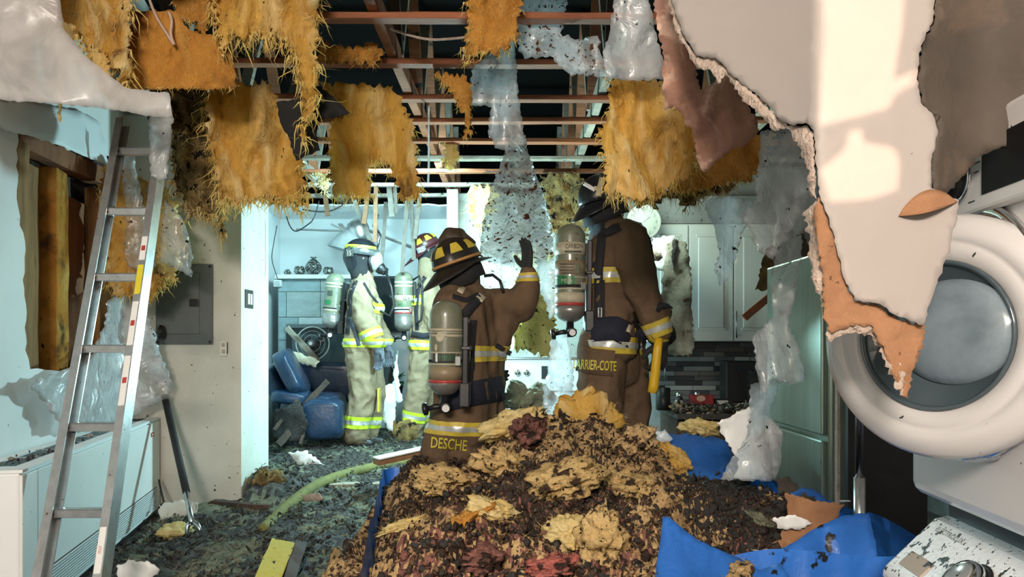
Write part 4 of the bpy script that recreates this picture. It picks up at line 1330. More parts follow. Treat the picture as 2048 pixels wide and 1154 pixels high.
MB().ball(q(750, 522), 0.105, 18, (0.72, 0.85, 0.95)).build('mask_lens', mat('mask_lens', (0.60, 0.60, 0.56), (0.22, 0.22, 0.2), 14, 0.08, coat=0.5), A, True)
MB().tube([q(744, 500, -.06), q(738, 522, -.1), q(744, 545, -.06)], 0.012, 8).build('mask_strap', black, A, True)
MB().lathe([(0.05, 0), (0.055, 0.03), (0.035, 0.06), (0.03, 0.09)], q(757, 535), (0.9, 0, -0.45), 16).tube([q(757, 540), q(768, 545), q(775, 542)], [0.03, 0.028, 0.02], 10).build('mask_regulator', black, A, True)
mb = MB().tube([q(772, 545, -.05), q(783, 575, -.1), q(788, 610, -.12), q(780, 632, -.12), q(760, 622, -.12)], 0.012, 8)
mb.build('air_hose', black, A, True)
bvA = bvh_of(coatA)
belt('shoulder_strap', [(712, 560), (700, 590), (697, 640), (694, 668)], 9, D, bvA, blackm, A)
belt('side_strap', [(697, 632), (712, 668), (718, 692)], 8, D, bvA, mat('grey_webbing', (0.06, 0.07, 0.09), None, rough=0.8), A)
belt('chest_strap', [(728, 565), (742, 590), (756, 606)], 4, D, bvA, blackm, A)
scba(A, (672, 546), (662, 658), 18.5, D - 0.02, [(0.18, 0.22, cream), (0.24, 0.27, cream), (0.62, 0.70, cream), (0.73, 1.0, bare)],
     [('#', 660, 586, 10, 10, inkd), ('#', 655, 604, 9, 12, green_l)], 1)

# ======== B: firefighter in the maroon helmet
D = 7.25
q, c = mk(D)
B = thing('person', 'firefighter in tan gear and maroon long-brimmed helmet numbered 25, half hidden by the kneeling one', 'person', q(835, 886), 'firefighters')
grow('body', head(q, c, D, 858, 500, 21) + two(c, (856, 590, 22), (848, 690, 22), 0.09) + [c((856, 582, -.17, 12), (868, 640, -.2, 10)), c((868, 640, -.2, 10), (884, 680, -.2, 8)), c((856, 582, .17, 12), (875, 630, .2, 10)), c((875, 630, .2, 10), (890, 650, .2, 8)),
                                                                                      c((848, 700, -.1, 18), (842, 780, -.1, 14)), c((842, 780, -.1, 14), (824, 868, -.1, 10)), c((824, 870, -.1, 10), (846, 878, -.1, 9)),
                                                                                      c((852, 700, .1, 18), (862, 780, .1, 14)), c((862, 780, .1, 14), (866, 868, .1, 10)), c((866, 870, .1, 10), (885, 878, .1, 9))], 0.016, skin, B, 4)
coatB = grow('coat', two(c, (858, 592, 30), (846, 690, 29), 0.10) + [c((858, 572, -.16, 19), (858, 572, .16, 19)), c((863, 532, 0, 19), (860, 575, 0, 27)), c((858, 585, -.19, 20), (870, 640, -.24, 20)), c((870, 640, -.24, 20), (886, 676, -.24, 16)),
             c((858, 585, .19, 20), (876, 632, .22, 18)), c((876, 632, .22, 18), (892, 650, .2, 14))], 0.013, khaki, B, 5, 0.013, 11, 5)
trB = grow('trousers', two(c, (848, 695, 28), (848, 720, 28), 0.08) + [c((846, 710, -.1, 26), (836, 785, -.11, 24)), c((836, 785, -.11, 24), (822, 866, -.11, 22)), c((852, 710, .1, 26), (864, 785, .12, 22)), c((864, 785, .12, 22), (866, 866, .12, 20))], 0.013, khaki, B, 5, 0.015, 9, 6)
for (x, y, dd) in ((822, 868, -.11), (866, 868, .12)):
    grow('boot', [c((x, y - 8, dd, 14), (x, y + 6, dd, 14)), c((x + 2, y + 8, dd, 12), (x + 26, y + 10, dd, 9))], 0.012, black, B, 3)
trim3(coatB, q(858, 603), (0, 0, 1), 0.05, 0.27, lime, B)
trim3(coatB, q(846, 690), (0.02, 0, 1), 0.045, 0.6, lime, B)
trim3(trB, q(826, 832, -.11), (0.2, 0, 1), 0.05, 0.16, lime, B)
trim3(trB, q(866, 832, .12), (0, 0, 1), 0.05, 0.16, lime, B)
grow('hood', [c((856, 520, 0, 19), (855, 548, 0, 20))], 0.012, khaki, B, 3)
h, R = helmet(B, q(853, 494), (0.86, 0.1, 0.42), (-0.44, -0.16, 0.88), mat('maroon_helmet_shell', (0.075, 0.014, 0.016), (0.05, 0.01, 0.012), 10, 0.35), lime, 0.92, rear=0.30)
MB().box(q(843, 499, -.118), (0.09, 0.008, 0.055), Matrix.Rotation(-0.35, 3, 'Y')).build('number_plate', black, h)
flat_text('25', q(843, 499, -.126), 0.045, whitep, h, Matrix((Vector((0.94, 0, 0.34)), Vector((-0.34, 0, 0.94)), (0, -1, 0))).transposed(), 'helmet_number')
bvB = bvh_of(coatB)
belt('shoulder_strap', [(850, 553), (836, 575), (832, 620), (834, 660)], 8, D, bvB, blackm, B)
belt('waist_belt', [(822, 668), (846, 672), (876, 670)], 12, D, bvB, blackm, B)
MB().tube([P(826, 560, D - .25), P(838, 552, D - .27), P(844, 570, D - .28), P(845, 610, D - .28), P(842, 640, D - .28), P(832, 650, D - .27)], 0.011, 8).build('air_hose', black, B, True)
glove('glove', P(890, 684, D - .24), (0.3, 0, -1), (0.9, -0.4, 0), 0.4, glm, B, 1.1)
cylB, bv = scba(B, (808, 543), (808, 664), 19, D - 0.12, [(0.17, 0.21, cream), (0.23, 0.27, cream), (0.40, 0.50, cream), (0.60, 0.68, whitep), (0.68, 0.70, red_l), (0.70, 1.0, bare)],
               [('MSA', 804, 610, 8, 16, green_l), ('G1', 812, 597, 6, 12, inkd)], 1)

# ======== C: kneeling firefighter seen from behind, arm raised
D = 4.05
q, c = mk(D)
C = thing('person', 'kneeling firefighter in brown gear seen from behind, black helmet with yellow patches, one arm raised', 'person', P(920, 1030, 4.05), 'firefighters')
grow('body', [c((920, 522, 0, 29), (917, 520, 0, 29)), c((935, 540, .05, 20), (942, 552, .08, 13)), c((948, 530, .09, 5), (954, 542, .11, 5)), c((926, 535, 0, 22), (930, 590, 0, 22)),
              c((938, 625, -.08, 32), (938, 800, -.08, 34)), c((952, 625, .08, 32), (950, 800, .08, 34)), c((985, 614, .07, 20), (1038, 612, .04, 18)), c((1038, 612, .04, 18), (1055, 555, .05, 12)), c((1054, 550, .05, 13), (1056, 535, .05, 11)),
              c((900, 618, -.15, 20), (900, 700, .08, 16)), c((900, 700, .08, 16), (957, 739, .25, 12)),
              c((925, 860, -.1, 34), (950, 990, -.08, 22)), c((950, 995, -.08, 22), (860, 1006, -.15, 16)), c((860, 1006, -.15, 14), (840, 1010, -.15, 12)),
              c((962, 860, .12, 34), (980, 990, .12, 22)), c((980, 995, .12, 22), (890, 996, .12, 16)), c((890, 996, .12, 14), (872, 1002, .12, 12))], 0.014, skin, C, 4)
coatC = grow('coat', [c((942, 625, 0, 50), (942, 770, 0, 56)), c((940, 770, 0, 56), (938, 850, 0, 62)), c((925, 635, -.10, 50), (925, 770, -.10, 54)), c((962, 640, .10, 48), (958, 770, .10, 54)), c((905, 608, -.12, 36), (985, 612, .1, 32)), c((930, 572, 0, 30), (935, 600, 0, 44)),
                      c((925, 770, -.10, 54), (920, 850, -.10, 60)), c((958, 770, .10, 54), (955, 850, .10, 60)), c((905, 840, -.14, 42), (872, 905, -.16, 32)),
                      c((985, 612, .08, 34), (1040, 612, .04, 33)), c((1040, 612, .04, 33), (1056, 570, .05, 25)), c((1056, 570, .05, 25), (1057, 548, .05, 18)), c((1010, 640, .05, 28), (985, 690, .05, 34)),
                      c((900, 615, -.16, 34), (900, 700, .08, 28)), c((900, 700, .08, 28), (955, 738, .24, 20))], 0.011, brown, C, 6, 0.012, 8, 7, (1, 1, 0.7))
trC = grow('trousers', [c((915, 850, -.10, 50), (945, 1000, -.08, 38)), c((950, 1000, -.08, 36), (860, 1006, -.15, 28)), c((962, 850, .12, 50), (985, 1000, .12, 36)), c((985, 1000, .12, 34), (890, 995, .12, 28)), c((890, 880, -.12, 40), (862, 930, -.14, 30)), c((862, 930, -.14, 30), (860, 990, -.14, 26))], 0.013, brown, C, 5, 0.014, 8, 8)
for (x, y, dd) in ((838, 1010, -.15), (872, 1002, .12)): grow('boot', [c((x + 14, y, dd, 20), (x, y, dd, 20)), c((x, y, dd, 18), (x - 10, y + 12, dd, 15))], 0.013, black, C, 3)
trim3(coatC, q(958, 707), (0, 0, 1), 0.042, 0.26, yell, C)
trim3(coatC, q(930, 848), (0.05, 0, 1), 0.036, 0.6, yell, C)
trim3(coatC, q(1056, 556, .05), (-0.05, 0, 1), 0.026, 0.14, yell, C)
gb = mat('black_glove', (0.012, 0.012, 0.014), (0.022, 0.021, 0.02), 12, 0.8)
glove('glove', q(1054, 540, .05), (0.02, 0.1, 1), (-0.5, 0.8, 0), 0.22, gb, C, 1.1)
glove('glove', q(968, 742, .28), (0.6, 0.6, -0.3), (0, 0.3, 1), 0.5, gb, C, 1.1)
grow('hood', [c((926, 535, 0, 34), (932, 575, 0, 30))], 0.012, mat('brown_hood_knit', (0.11, 0.085, 0.06), None, rough=0.95), C, 3)
hC, R = helmet(C, q(915, 528, -0.01), (0.72, 0.62, 0.32), (-0.33, -0.10, 0.93), mat('black_leather_helmet', (0.014, 0.012, 0.010), (0.024, 0.02, 0.016), 10, 0.35), yell, 1.0, ribs=8, band_m=mat('orange_strap', (0.42, 0.20, 0.05), None, rough=0.6), rear=0.25)
grow('helmet_crest', [c((884, 482, 0, 9), (898, 466, 0, 12)), c((898, 466, 0, 12), (920, 468, .03, 12)), c((920, 470, .03, 11), (946, 486, .05, 7)), c((896, 474, 0, 14), (916, 478, 0, 14))], 0.008, mat('dark_leather', (0.05, 0.033, 0.018), None, rough=0.6), hC, 3)
bvC = bvh_of(coatC)
belt('shoulder_strap', [(905, 592), (932, 600), (958, 588)], 9, D, bvC, blackm, C, 0.012)
belt('shoulder_strap', [(962, 592), (940, 616), (926, 634), (924, 690), (926, 800)], 20, D, bvC, blackm, C, 0.016)
belt('strap_label', [(955, 590), (968, 600)], 13, D - 0.02, bvC, cream, C, 0.004)
belt('side_strap', [(946, 640), (946, 740)], 7, D, bvC, blackm, C)
belt('waist_belt', [(880, 800), (930, 790), (1008, 776)], 50, D, bvC, navy, C, 0.03)
belt('belt_strap', [(950, 640), (946, 700), (940, 790)], 8, D, bvC, blackm, C)
belt('label_tag', [(917, 576), (928, 582)], 14, D - 0.02, bvC, cream, C)
belt('strap_end', [(992, 690), (1008, 700), (1022, 708)], 10, D, bvC, blackm, C)
belt('yellow_tag', [(930, 735), (930, 758)], 8, D - 0.05, bvC, cream, C)
MB().tube([q(943, 764, -.22), q(943, 780, -.22), q(948, 780, -.22), q(948, 764, -.22)], 0.004, 6, True).build('buckle', chrome, C, True)
MB().tube([q(968, 552, .05), q(985, 550, .05), q(1000, 562, .02), q(1008, 590, 0)], 0.010, 8).build('air_hose', black, C, True)
decal('DESCHE', 898, 888, 22, D, bvh_of(coatC, trC), mat('yellow_lettering', (0.60, 0.52, 0.04), None, rough=0.5), C, 0.10, 'name_lettering', wpx=72, lift=0.012, bold=0.012)
scba(C, (893, 600), (890, 792), 33, D - 0.36, [(0.30, 0.325, cream), (0.335, 0.345, cream), (0.36, 0.385, cream), (0.54, 0.555, cream), (0.66, 0.675, cream), (0.69, 0.83, mat('tan_label', (0.30, 0.23, 0.14), (0.24, 0.18, 0.11), 20, 0.45)), (0.83, 0.86, red_l), (0.86, 1.0, bare)],
     [('o', 880, 674, 19, 17, cream), ('#', 888, 715, 16, 46, inkd), ('#', 873, 715, 17, 4, whitep), ('MSE', 893, 715, 10, 30, green_l), ('o', 872, 695, 14, 6, cream)], 1)

# ======== D: tall firefighter seen from behind on the right
D = 4.45
q, c = mk(D)
E = thing('person', 'tall firefighter in brown gear seen from behind, holding a yellow tool handle', 'person', q(1225, 1005), 'firefighters')
grow('body', [c((1205, 395, 0, 34), (1210, 392, 0, 34)), c((1226, 415, .02, 22), (1234, 426, .04, 16)), c((1243, 396, .04, 6), (1250, 408, .05, 6)), c((1212, 420, 0, 22), (1212, 470, 0, 22)),
              c((1225, 500, -.1, 36), (1220, 680, -.1, 38)), c((1235, 500, .1, 36), (1228, 680, .1, 38)), c((1262, 490, -.15, 22), (1290, 590, -.2, 17)), c((1290, 590, -.2, 17), (1318, 660, -.2, 12)), c((1318, 660, -.2, 12), (1322, 690, -.2, 11)),
              c((1265, 490, .15, 22), (1295, 590, .2, 17)), c((1295, 590, .2, 17), (1330, 640, .2, 12)),
              c((1205, 700, -.1, 36), (1200, 840, -.12, 27)), c((1200, 840, -.12, 27), (1195, 985, -.12, 18)), c((1195, 992, -.12, 18), (1235, 1000, -.12, 14)),
              c((1245, 700, .1, 36), (1262, 840, .12, 27)), c((1262, 840, .12, 27), (1255, 980, .15, 18)), c((1255, 985, .15, 18), (1295, 994, .15, 14))], 0.015, skin, E, 4)
coatD = grow('coat', [c((1222, 505, -.10, 46), (1222, 640, -.10, 46)), c((1240, 505, .10, 44), (1235, 640, .10, 46)), c((1230, 472, -.15, 32), (1238, 472, .15, 30)), c((1214, 440, 0, 30), (1220, 470, 0, 44)),
                      c((1222, 640, -.10, 46), (1218, 688, -.10, 54)), c((1235, 640, .10, 46), (1238, 688, .10, 54)),
                      c((1256, 478, -.18, 38), (1282, 575, -.24, 34)), c((1282, 575, -.24, 34), (1308, 640, -.24, 25)), c((1308, 640, -.24, 25), (1318, 662, -.24, 23)),
                      c((1258, 478, .18, 36), (1285, 570, .24, 30)), c((1285, 570, .24, 30), (1322, 630, .22, 22))], 0.012, brown, E, 6, 0.013, 8, 9, (1, 1, 0.7))
trD = grow('trousers', [c((1205, 690, -.10, 48), (1200, 830, -.12, 42)), c((1200, 830, -.12, 42), (1192, 975, -.12, 32)), c((1245, 690, .10, 48), (1262, 820, .12, 40)), c((1262, 820, .12, 40), (1258, 970, .15, 30)), c((1215, 690, 0, 46), (1235, 730, 0, 46))], 0.014, brown, E, 5, 0.016, 7, 10)
for (x, y, dd) in ((1192, 975, -.12), (1257, 968, .15)): grow('boot', [c((x, y - 10, dd, 24), (x, y + 16, dd, 23)), c((x, y + 20, dd, 20), (x + 42, y + 24, dd, 15))], 0.013, black, E, 3)
trim3(coatD, q(1220, 557), (0, 0, 1), 0.045, 0.25, yell, E)
trim3(coatD, q(1228, 690), (0.06, 0, 1), 0.050, 0.6, yell, E)
trim3(coatD, q(1316, 656, -.24), (-0.35, 0, 0.93), 0.045, 0.14, yell, E)
glove('glove', q(1322, 684, -.24), (-0.1, -0.1, -1), (-0.8, -0.5, 0), 0.75, gb, E, 1.3)
glove('glove', q(1328, 640, .22), (0.4, 0, -1), (-0.8, -0.5, 0), 0.6, gb, E, 1.2)
grow('hood', [c((1205, 400, 0, 40), (1208, 440, 0, 36))], 0.013, hoodm, E, 3)
hD, R = helmet(E, q(1206, 400, -0.01), (0.80, 0.35, 0.25), (-0.25, -0.1, 0.95), bh, None, 1.08, ribs=8, rear=0.20)
patchm = mat('cream_helmet_patch', (0.55, 0.48, 0.28), None, rough=0.5)
bvH = bvh_of(hD)
belt('helmet_patch', [(1165, 365), (1190, 380)], 8, D, bvH, whitep, hD)
belt('helmet_patch', [(1205, 355), (1196, 392)], 12, D, bvH, patchm, hD)
belt('helmet_patch', [(1188, 376), (1200, 378)], 9, D, bvH, patchm, hD)
bvD = bvh_of(coatD)
belt('shoulder_strap', [(1214, 440), (1196, 470), (1190, 540), (1190, 655)], 32, D, bvD, blackm, E, 0.02)
belt('shoulder_strap', [(1180, 452), (1214, 466), (1240, 452)], 16, D, bvD, blackm, E, 0.012)
belt('waist_belt', [(1176, 660), (1230, 656), (1290, 686)], 48, D, bvD, navy, E, 0.03)
belt('side_strap', [(1206, 560), (1206, 640)], 7, D, bvD, blackm, E)
belt('hip_strap', [(1268, 640), (1290, 668), (1312, 690)], 12, D, bvD, blackm, E)
belt('belt_tag', [(1256, 664), (1262, 650)], 9, D - 0.03, bvD, cream, E)
belt('name_flap', [(1157, 716), (1180, 722), (1228, 727)], 52, D, bvh_of(coatD, trD), brown, E, 0.012)
MB().tube([q(1197, 616, -.25), q(1197, 634, -.25), q(1203, 634, -.25), q(1203, 616, -.25)], 0.005, 6, True).build('buckle', silv, E, True)
MB().tube([q(1252, 440, 0.02), q(1280, 448, -.02), q(1298, 478, -.05), q(1306, 520, -.08), q(1300, 548, -.12)], 0.011, 8).build('air_hose', black, E, True)
decal('LARRIER-COTE', 1190, 730, 20, D, bvh_of(coatD, trD), MATS['yellow_lettering'], E, 0.06, 'name_lettering', wpx=86, lift=0.022, bold=0.014)
MB().tube([q(1310, 622, -.3), q(1322, 610, -.3), q(1335, 612, -.3), q(1346, 617, -.3)], [0.03, 0.025, 0.015, 0.003], 8).build('loose_strap', blackm, E, True)
scba(E, (1141, 448), (1140, 646), 30, D - 0.12, [(0.20, 0.32, cream), (0.38, 0.52, mat('tan_label', None)), (0.54, 0.555, cream), (0.655, 0.67, cream), (0.70, 0.80, cream), (0.80, 0.83, red_l), (0.83, 1.0, bare)],
     [('CARBON', 1148, 492, 9, 34, inkd), ('#', 1146, 503, 3, 34, inkd), ('#', 1134, 528, 2, 30, inkd), ('#', 1134, 534, 2, 26, inkd), ('#', 1134, 540, 2, 30, inkd), ('#', 1134, 546, 2, 22, inkd), ('#', 1156, 536, 20, 10, olive), ('#', 1132, 560, 17, 34, green_l), ('MSA', 1134, 561, 8, 22, cream)], 1)
# what they carry
tl = MB().tube([q(1318, 676, -.30), q(1315, 700, -.30), q(1311, 740, -.29), q(1307, 772, -.28), q(1304, 786, -.28)], [0.022, 0.026, 0.028, 0.030, 0.028], 12).build('tool_handle', mat('yellow_fibreglass', (0.70, 0.42, 0.02), None, rough=0.35), None, True)
tag(tl, 'yellow tool handle hanging down from the black glove of the tall firefighter', 'tool')

# ---------------------------------------------------------------- left side: ladder, fan heater, electrical panel
def lad(px_l, y):  # depth of the leaning ladder at a photo row
    pass


LA, LB = Vector((-1.668, 2.473, -0.1)), Vector((-1.838, 3.40, 2.02))     # left rail foot and top
RA, RB = Vector((-1.426, 2.473, -0.1)), Vector((-1.612, 3.40, 2.02))
ld = thing('ladder', 'aluminium ladder leaning up through the torn ceiling at the left', 'ladder', (-1.56, 2.516, 0))
for (a, b, s) in ((LA, LB, -1), (RA, RB, 1)):
    d = (b - a).normalized()
    nrm = d.cross(Vector((1, 0, 0))).normalized()
    mb = MB()
    mb.bar(a, b, 0.006, 0.066, nrm)
    for k in (-1, 1): mb.bar(a + nrm * 0.030 * k - Vector((s * 0.014, 0, 0)), b + nrm * 0.030 * k - Vector((s * 0.014, 0, 0)), 0.030, 0.005, nrm)
    r = mb.build('rail', alu, ld)
    MB().bar(a - d * 0.005, a + d * 0.06, 0.036, 0.074, nrm).build('foot', black, r)
    if s == 1:
        for k, (t0, t1, m, tx) in enumerate(((0.60, 0.66, 'yellow', None), (0.50, 0.585, 'white', None), (0.67, 0.72, 'white', None), (0.39, 0.48, 'white', None), (0.12, 0.19, 'white', '7027'))):
            p0, p1 = a.lerp(b, t0), a.lerp(b, t1)
            mm = whitep if m == 'white' else mat('yellow_sticker', (0.7, 0.6, 0.03), None, rough=0.5)
            off = Vector((0.0, 0, 0)) - nrm * 0.0335 * (1 if nrm.y > 0 else -1) - Vector((0.014, 0, 0))
            MB().bar(p0 + off, p1 + off, 0.024, 0.0015, nrm).build('sticker', mm, r)
            if tx is None and m == 'white':
                q0 = a.lerp(b, (t0 + t1) / 2) + off - nrm * 0.0012 * (1 if nrm.y > 0 else -1)
                MB().bar(q0 - d * 0.012, q0 + d * 0.012, 0.016, 0.001, nrm).build('red_mark', red_l, r)
            if tx:
                ln = (p1 - p0).length
                R = Matrix((d, Vector((-1, 0, 0)), d.cross(Vector((-1, 0, 0))))).transposed()
                flat_text(tx, (p0 + p1) / 2 + off - nrm * 0.0016 * (1 if nrm.y > 0 else -1), 0.010, red_l, r, R)
for i in range(8):
    t = 0.017 + i * 0.143
    y = 0
    z = 0.053 + i * 0.3015
    t = (z + 0.1) / 2.12
    if t > 0.99: break
    a, b = LA.lerp(LB, t), RA.lerp(RB, t)
    mb = MB().bar(a, b, 0.032, 0.030, (0, 0, 1))
    mb.bar(a + Vector((0, 0, 0.0165)), b + Vector((0, 0, 0.0165)), 0.036, 0.003, (0, 0, 1))
    o = mb.build('rung', alu, ld, bevel=0.003, seg=1)
    for s, e in ((1, a), (-1, b)): MB().lathe([(0.006, 0), (0.006, 0.004), (0.003, 0.006)], e + Vector((s * 0.022, -0.016, 0)), (0, -1, 0), 8).build('rivet', MATS['char'], o)

# fan heater along the left wall (frame: along, height, out from the wall)
ht = thing('fan_heater', 'long white speckled fan heater standing along the left wall behind the ladder', 'heater', wl(0.45, 0, 0.13))
s0, s1 = -0.50, 1.50
z0, z1 = -0.06, 0.52
RW = Matrix((WU, WN, Vector((0, 0, 1)))).transposed()


def hbox(name, a, b, zz0, zz1, d0, d1, m, par=None, bev=0.0):
    c = wl((a + b) / 2, (zz0 + zz1) / 2, (d0 + d1) / 2)
    return MB().box(c, (abs(b - a), abs(d1 - d0), abs(zz1 - zz0)), RW).build(name, m, par or ht, bevel=bev)


hbox('casing', s0, s1, z0, z1 - 0.012, 0.02, 0.215, plain, bev=0.008)
hbox('front_panel', s0 + 0.14, s1 - 0.05, z0 + 0.02, z1 - 0.02, 0.214, 0.226, white, bev=0.004)
hbox('end_panel', s0, s0 + 0.135, z0 + 0.02, z1 - 0.02, 0.214, 0.226, white, bev=0.004)
hbox('end_panel', s1 - 0.046, s1, z0 + 0.02, z1 - 0.02, 0.214, 0.226, white, bev=0.004)
for (a, b, d0, d1) in ((s0, s1, 0.02, 0.065), (s0, s1, 0.165, 0.226), (s0, s0 + 0.1, 0.065, 0.165), (s1 - 0.03, s1, 0.065, 0.165)): hbox('top_rim', a, b, z1 - 0.012, z1, d0, d1, plain)
hbox('outlet_well', s0 + 0.1, s1 - 0.03, z1 - 0.0125, z1 - 0.011, 0.065, 0.165, black)
for k in range(5): hbox('grille_bar', s0 + 0.1, s1 - 0.03, z1 - 0.008, z1 - 0.001, 0.076 + k * 0.0185, 0.081 + k * 0.0185, grey)
for k in range(7):
    a = s0 + 0.1 + (k + 1) * (s1 - s0 - 0.13) / 8
    hbox('grille_divider', a, a + 0.012, z1 - 0.010, z1, 0.066, 0.164, alu)
hbox('louver_gap_strip', s0 + 0.16, s1 - 0.08, z0 + 0.025, z0 + 0.158, 0.2255, 0.2265, black)  # flat black strip stands for the shaded gaps between louvers
for k in range(11): hbox('louver', s0 + 0.16, s1 - 0.08, z0 + 0.028 + k * 0.0118, z0 + 0.0335 + k * 0.0118, 0.226, 0.231, plain)
hb = hbox('badge', s1 - 0.22, s1 - 0.15, z1 - 0.10, z1 - 0.075, 0.226, 0.229, red_l)
hbox('badge_mark', s1 - 0.205, s1 - 0.165, z1 - 0.091, z1 - 0.084, 0.229, 0.2295, whitep, hb)
hbox('plinth', s0 + 0.02, s1 - 0.02, -0.1, z0, 0.03, 0.2, black)
rng = random.Random(8)
crumbs('fallen_wool_bits', [wl(rng.uniform(s0 + 0.1, s1 - 0.1), z1 + 0.006, rng.uniform(0.06, 0.17)) for _ in range(34)], [rng.uniform(0.004, 0.014) for _ in range(34)], [char, wool_g, gyps],
       [rng.choice((0, 0, 1, 2)) for _ in range(34)], None, 3, 1, 0.7, label='charred bits lying on the heater grille', cat='debris')

# electrical panel, switch, outlet
def facebox(name, px0, py0, px1, py1, D, th, m, par=None, bev=0.003, front=None):
    a, b = P(px0, py0, D), P(px1, py1, D)
    return MB().box(((a.x + b.x) / 2, D + th / 2, (a.z + b.z) / 2), (abs(b.x - a.x), th, abs(a.z - b.z))).build(name, m, par, bevel=bev)


D = 4.60
ep = thing('electrical_panel', 'dark grey electrical panel with small door on the pale wall behind the ladder', 'electrical panel', P(368, 689, D))
facebox('cover', 311, 528, 425, 689, D - 0.014, 0.014, grey, ep)
facebox('door', 330, 546, 398, 668, D - 0.022, 0.008, grey, ep)
facebox('latch', 378, 598, 397, 613, D - 0.030, 0.008, black, ep)
facebox('hinge', 328, 560, 331, 580, D - 0.024, 0.006, grey, ep, 0.001)
facebox('hinge', 328, 630, 331, 650, D - 0.024, 0.006, grey, ep, 0.001)
for (x, y) in ((316, 533), (420, 533), (316, 684), (420, 684)):
    MB().lathe([(0.009, 0), (0.009, -0.003), (0.004, -0.005)], P(x, y, D - 0.014), (0, 1, 0), 10).build('screw', black, ep)
lb = lump('melted_cable_knob', P(323, 664, D - 0.05), (0.022, 0.03, 0.04), 4, black, ep, 3)
SW = -1.716
sw = thing('light_switch', 'black-framed double light switch on the bright wall end', 'light switch', (SW, 4.80, 1.4))


def sidebox(name, y0, z0, y1, z1, th, m, par, bev=0.002):
    return MB().box((SW + th / 2, (y0 + y1) / 2, (z0 + z1) / 2), (th, abs(y1 - y0), abs(z1 - z0))).build(name, m, par, bevel=bev)


# column end face x = -1.716: photo columns 489..503 -> depths 4.65..4.77
sidebox('frame', 4.655, 1.215, 4.79, 1.335, 0.008, black, sw)
for k in (0, 1): sidebox('rocker', 4.685 + k * 0.045, 1.24, 4.715 + k * 0.045, 1.31, 0.013, whitep, sw)
ou = thing('wall_outlet', 'small white wall outlet with black edge right of the panel', 'outlet', P(447, 712, 4.6))
facebox('box_edge', 443, 685, 455, 707, 4.592, 0.008, black, ou, 0.001)
facebox('cover_plate', 440, 683, 453, 712, 4.584, 0.008, whitep, ou, 0.002)
for y in (690, 703):
    facebox('socket', 443, y - 4, 449, y + 4, 4.578, 0.006, cream, ou, 0.001)

# pike / halligan bar leaning on the panel wall
hb = thing('pry_bar', 'black-shafted pry bar with a forked steel end leaning against the pale wall', 'tool', P(388, 1072, 4.1))
a, b = P(329, 792, 4.50), P(373, 985, 4.08)
c2 = P(384, 1046, 3.88)
MB().tube([a, a.lerp(b, 0.5), b], 0.021, 12).build('shaft', mat('black_rubber_grip', (0.012, 0.012, 0.014), None, rough=0.6, bump=0.3, bscale=90), hb, True)
MB().tube([b - (b - a) * 0.02, c2.lerp(b, 0.5), c2], [0.017, 0.014, 0.017], 10).build('steel_neck', steel, hb, True)
mb = MB()
d = (c2 - b).normalized()
mb.tube([c2 - d * 0.02, c2 + Vector((-0.025, 0, -0.02)), c2 + Vector((-0.022, -0.01, -0.055)), c2 + Vector((-0.012, -0.015, -0.075))], [0.014, 0.014, 0.011, 0.004], 8)
mb.tube([c2 - d * 0.02, c2 + Vector((0.03, 0, -0.012)), c2 + Vector((0.048, -0.01, -0.035)), c2 + Vector((0.05, -0.015, -0.055))], [0.014, 0.014, 0.011, 0.004], 8)
mb.build('fork', steel, hb, True)
tag(MB().tube([P(318, 960, 4.5), P(323, 985, 4.4), P(328, 1005, 4.35), P(322, 1010, 4.3)], 0.006, 6).build('heater_cable', black, None, True), 'thin black cable hanging beside the far end of the heater', 'cable')

# hose on the floor
def floor_base(y):
    t = max(0.0, min(1.0, (y - 3.9) / 1.1))
    return -0.10 + 0.10 * t * t * (3 - 2 * t)


def on_floor(px, py, up=0.0):
    """the point of the floor seen at a photo position"""
    D = 2.4
    while D < 9 and P(px, py, D).z > floor_base(D) + up: D += 0.01
    return P(px, py, D)


pts = [on_floor(x, y, 0.055) for x, y in ((520, 1068), (545, 1040), (575, 1012), (612, 982), (650, 961), (690, 948), (730, 938), (775, 928), (830, 922))]
fine = []
for i in range(len(pts) - 1):
    for k in range(4): fine.append(pts[i].lerp(pts[i + 1], k / 4))
fine.append(pts[-1])
sm = [sum((fine[min(max(i + j, 0), len(fine) - 1)] for j in range(-3, 4)), Vector()) / 7 for i in range(len(fine))]
ho = MB().tube(sm, [0.036] * len(sm), 12).build('fire_hose', mat('yellow_green_hose', (0.20, 0.19, 0.055), (0.13, 0.13, 0.04), 9, 0.8, bump=0.4, bscale=50, spots=[(SOOT, 16, 0.62, 0.70)]), None, True)
tag(ho, 'yellow-green fire hose curving over the dirty floor to the kneeling firefighter', 'hose')

# ---------------------------------------------------------------- back room
Dw = 8.2
fp = thing('fireplace_surround', 'grey stone-tiled fireplace breast with a white shelf in the back room', 'fireplace', P(628, 830, 7.75))
facebox('core', 556, 556, 700, 845, 7.72, 0.45, mat('grout_grey', (0.30, 0.36, 0.37), None, rough=0.8), fp, 0)
facebox('shelf', 550, 549, 704, 557, 7.62, 0.55, plain, fp, 0.004)
rng = random.Random(4)
rows = [(559, 583, [(557, 640), (641, 699)], 0), (584, 634, [(557, 572), (573, 640), (641, 699)], 1), (635, 680, [(557, 596), (597, 645), (646, 699)], 2), (681, 730, [(557, 606), (607, 660), (661, 699)], 3), (731, 790, [(557, 620), (621, 699)], 4)]
tm = [mat('stone_tile_%s' % n, cc, tuple(x * 0.75 for x in cc), 6, 0.4, stretch=(1, 1, 2.5)) for n, cc in (('blue_grey', (0.34, 0.44, 0.46)), ('grey', (0.42, 0.48, 0.47)), ('pale', (0.60, 0.68, 0.68)))]
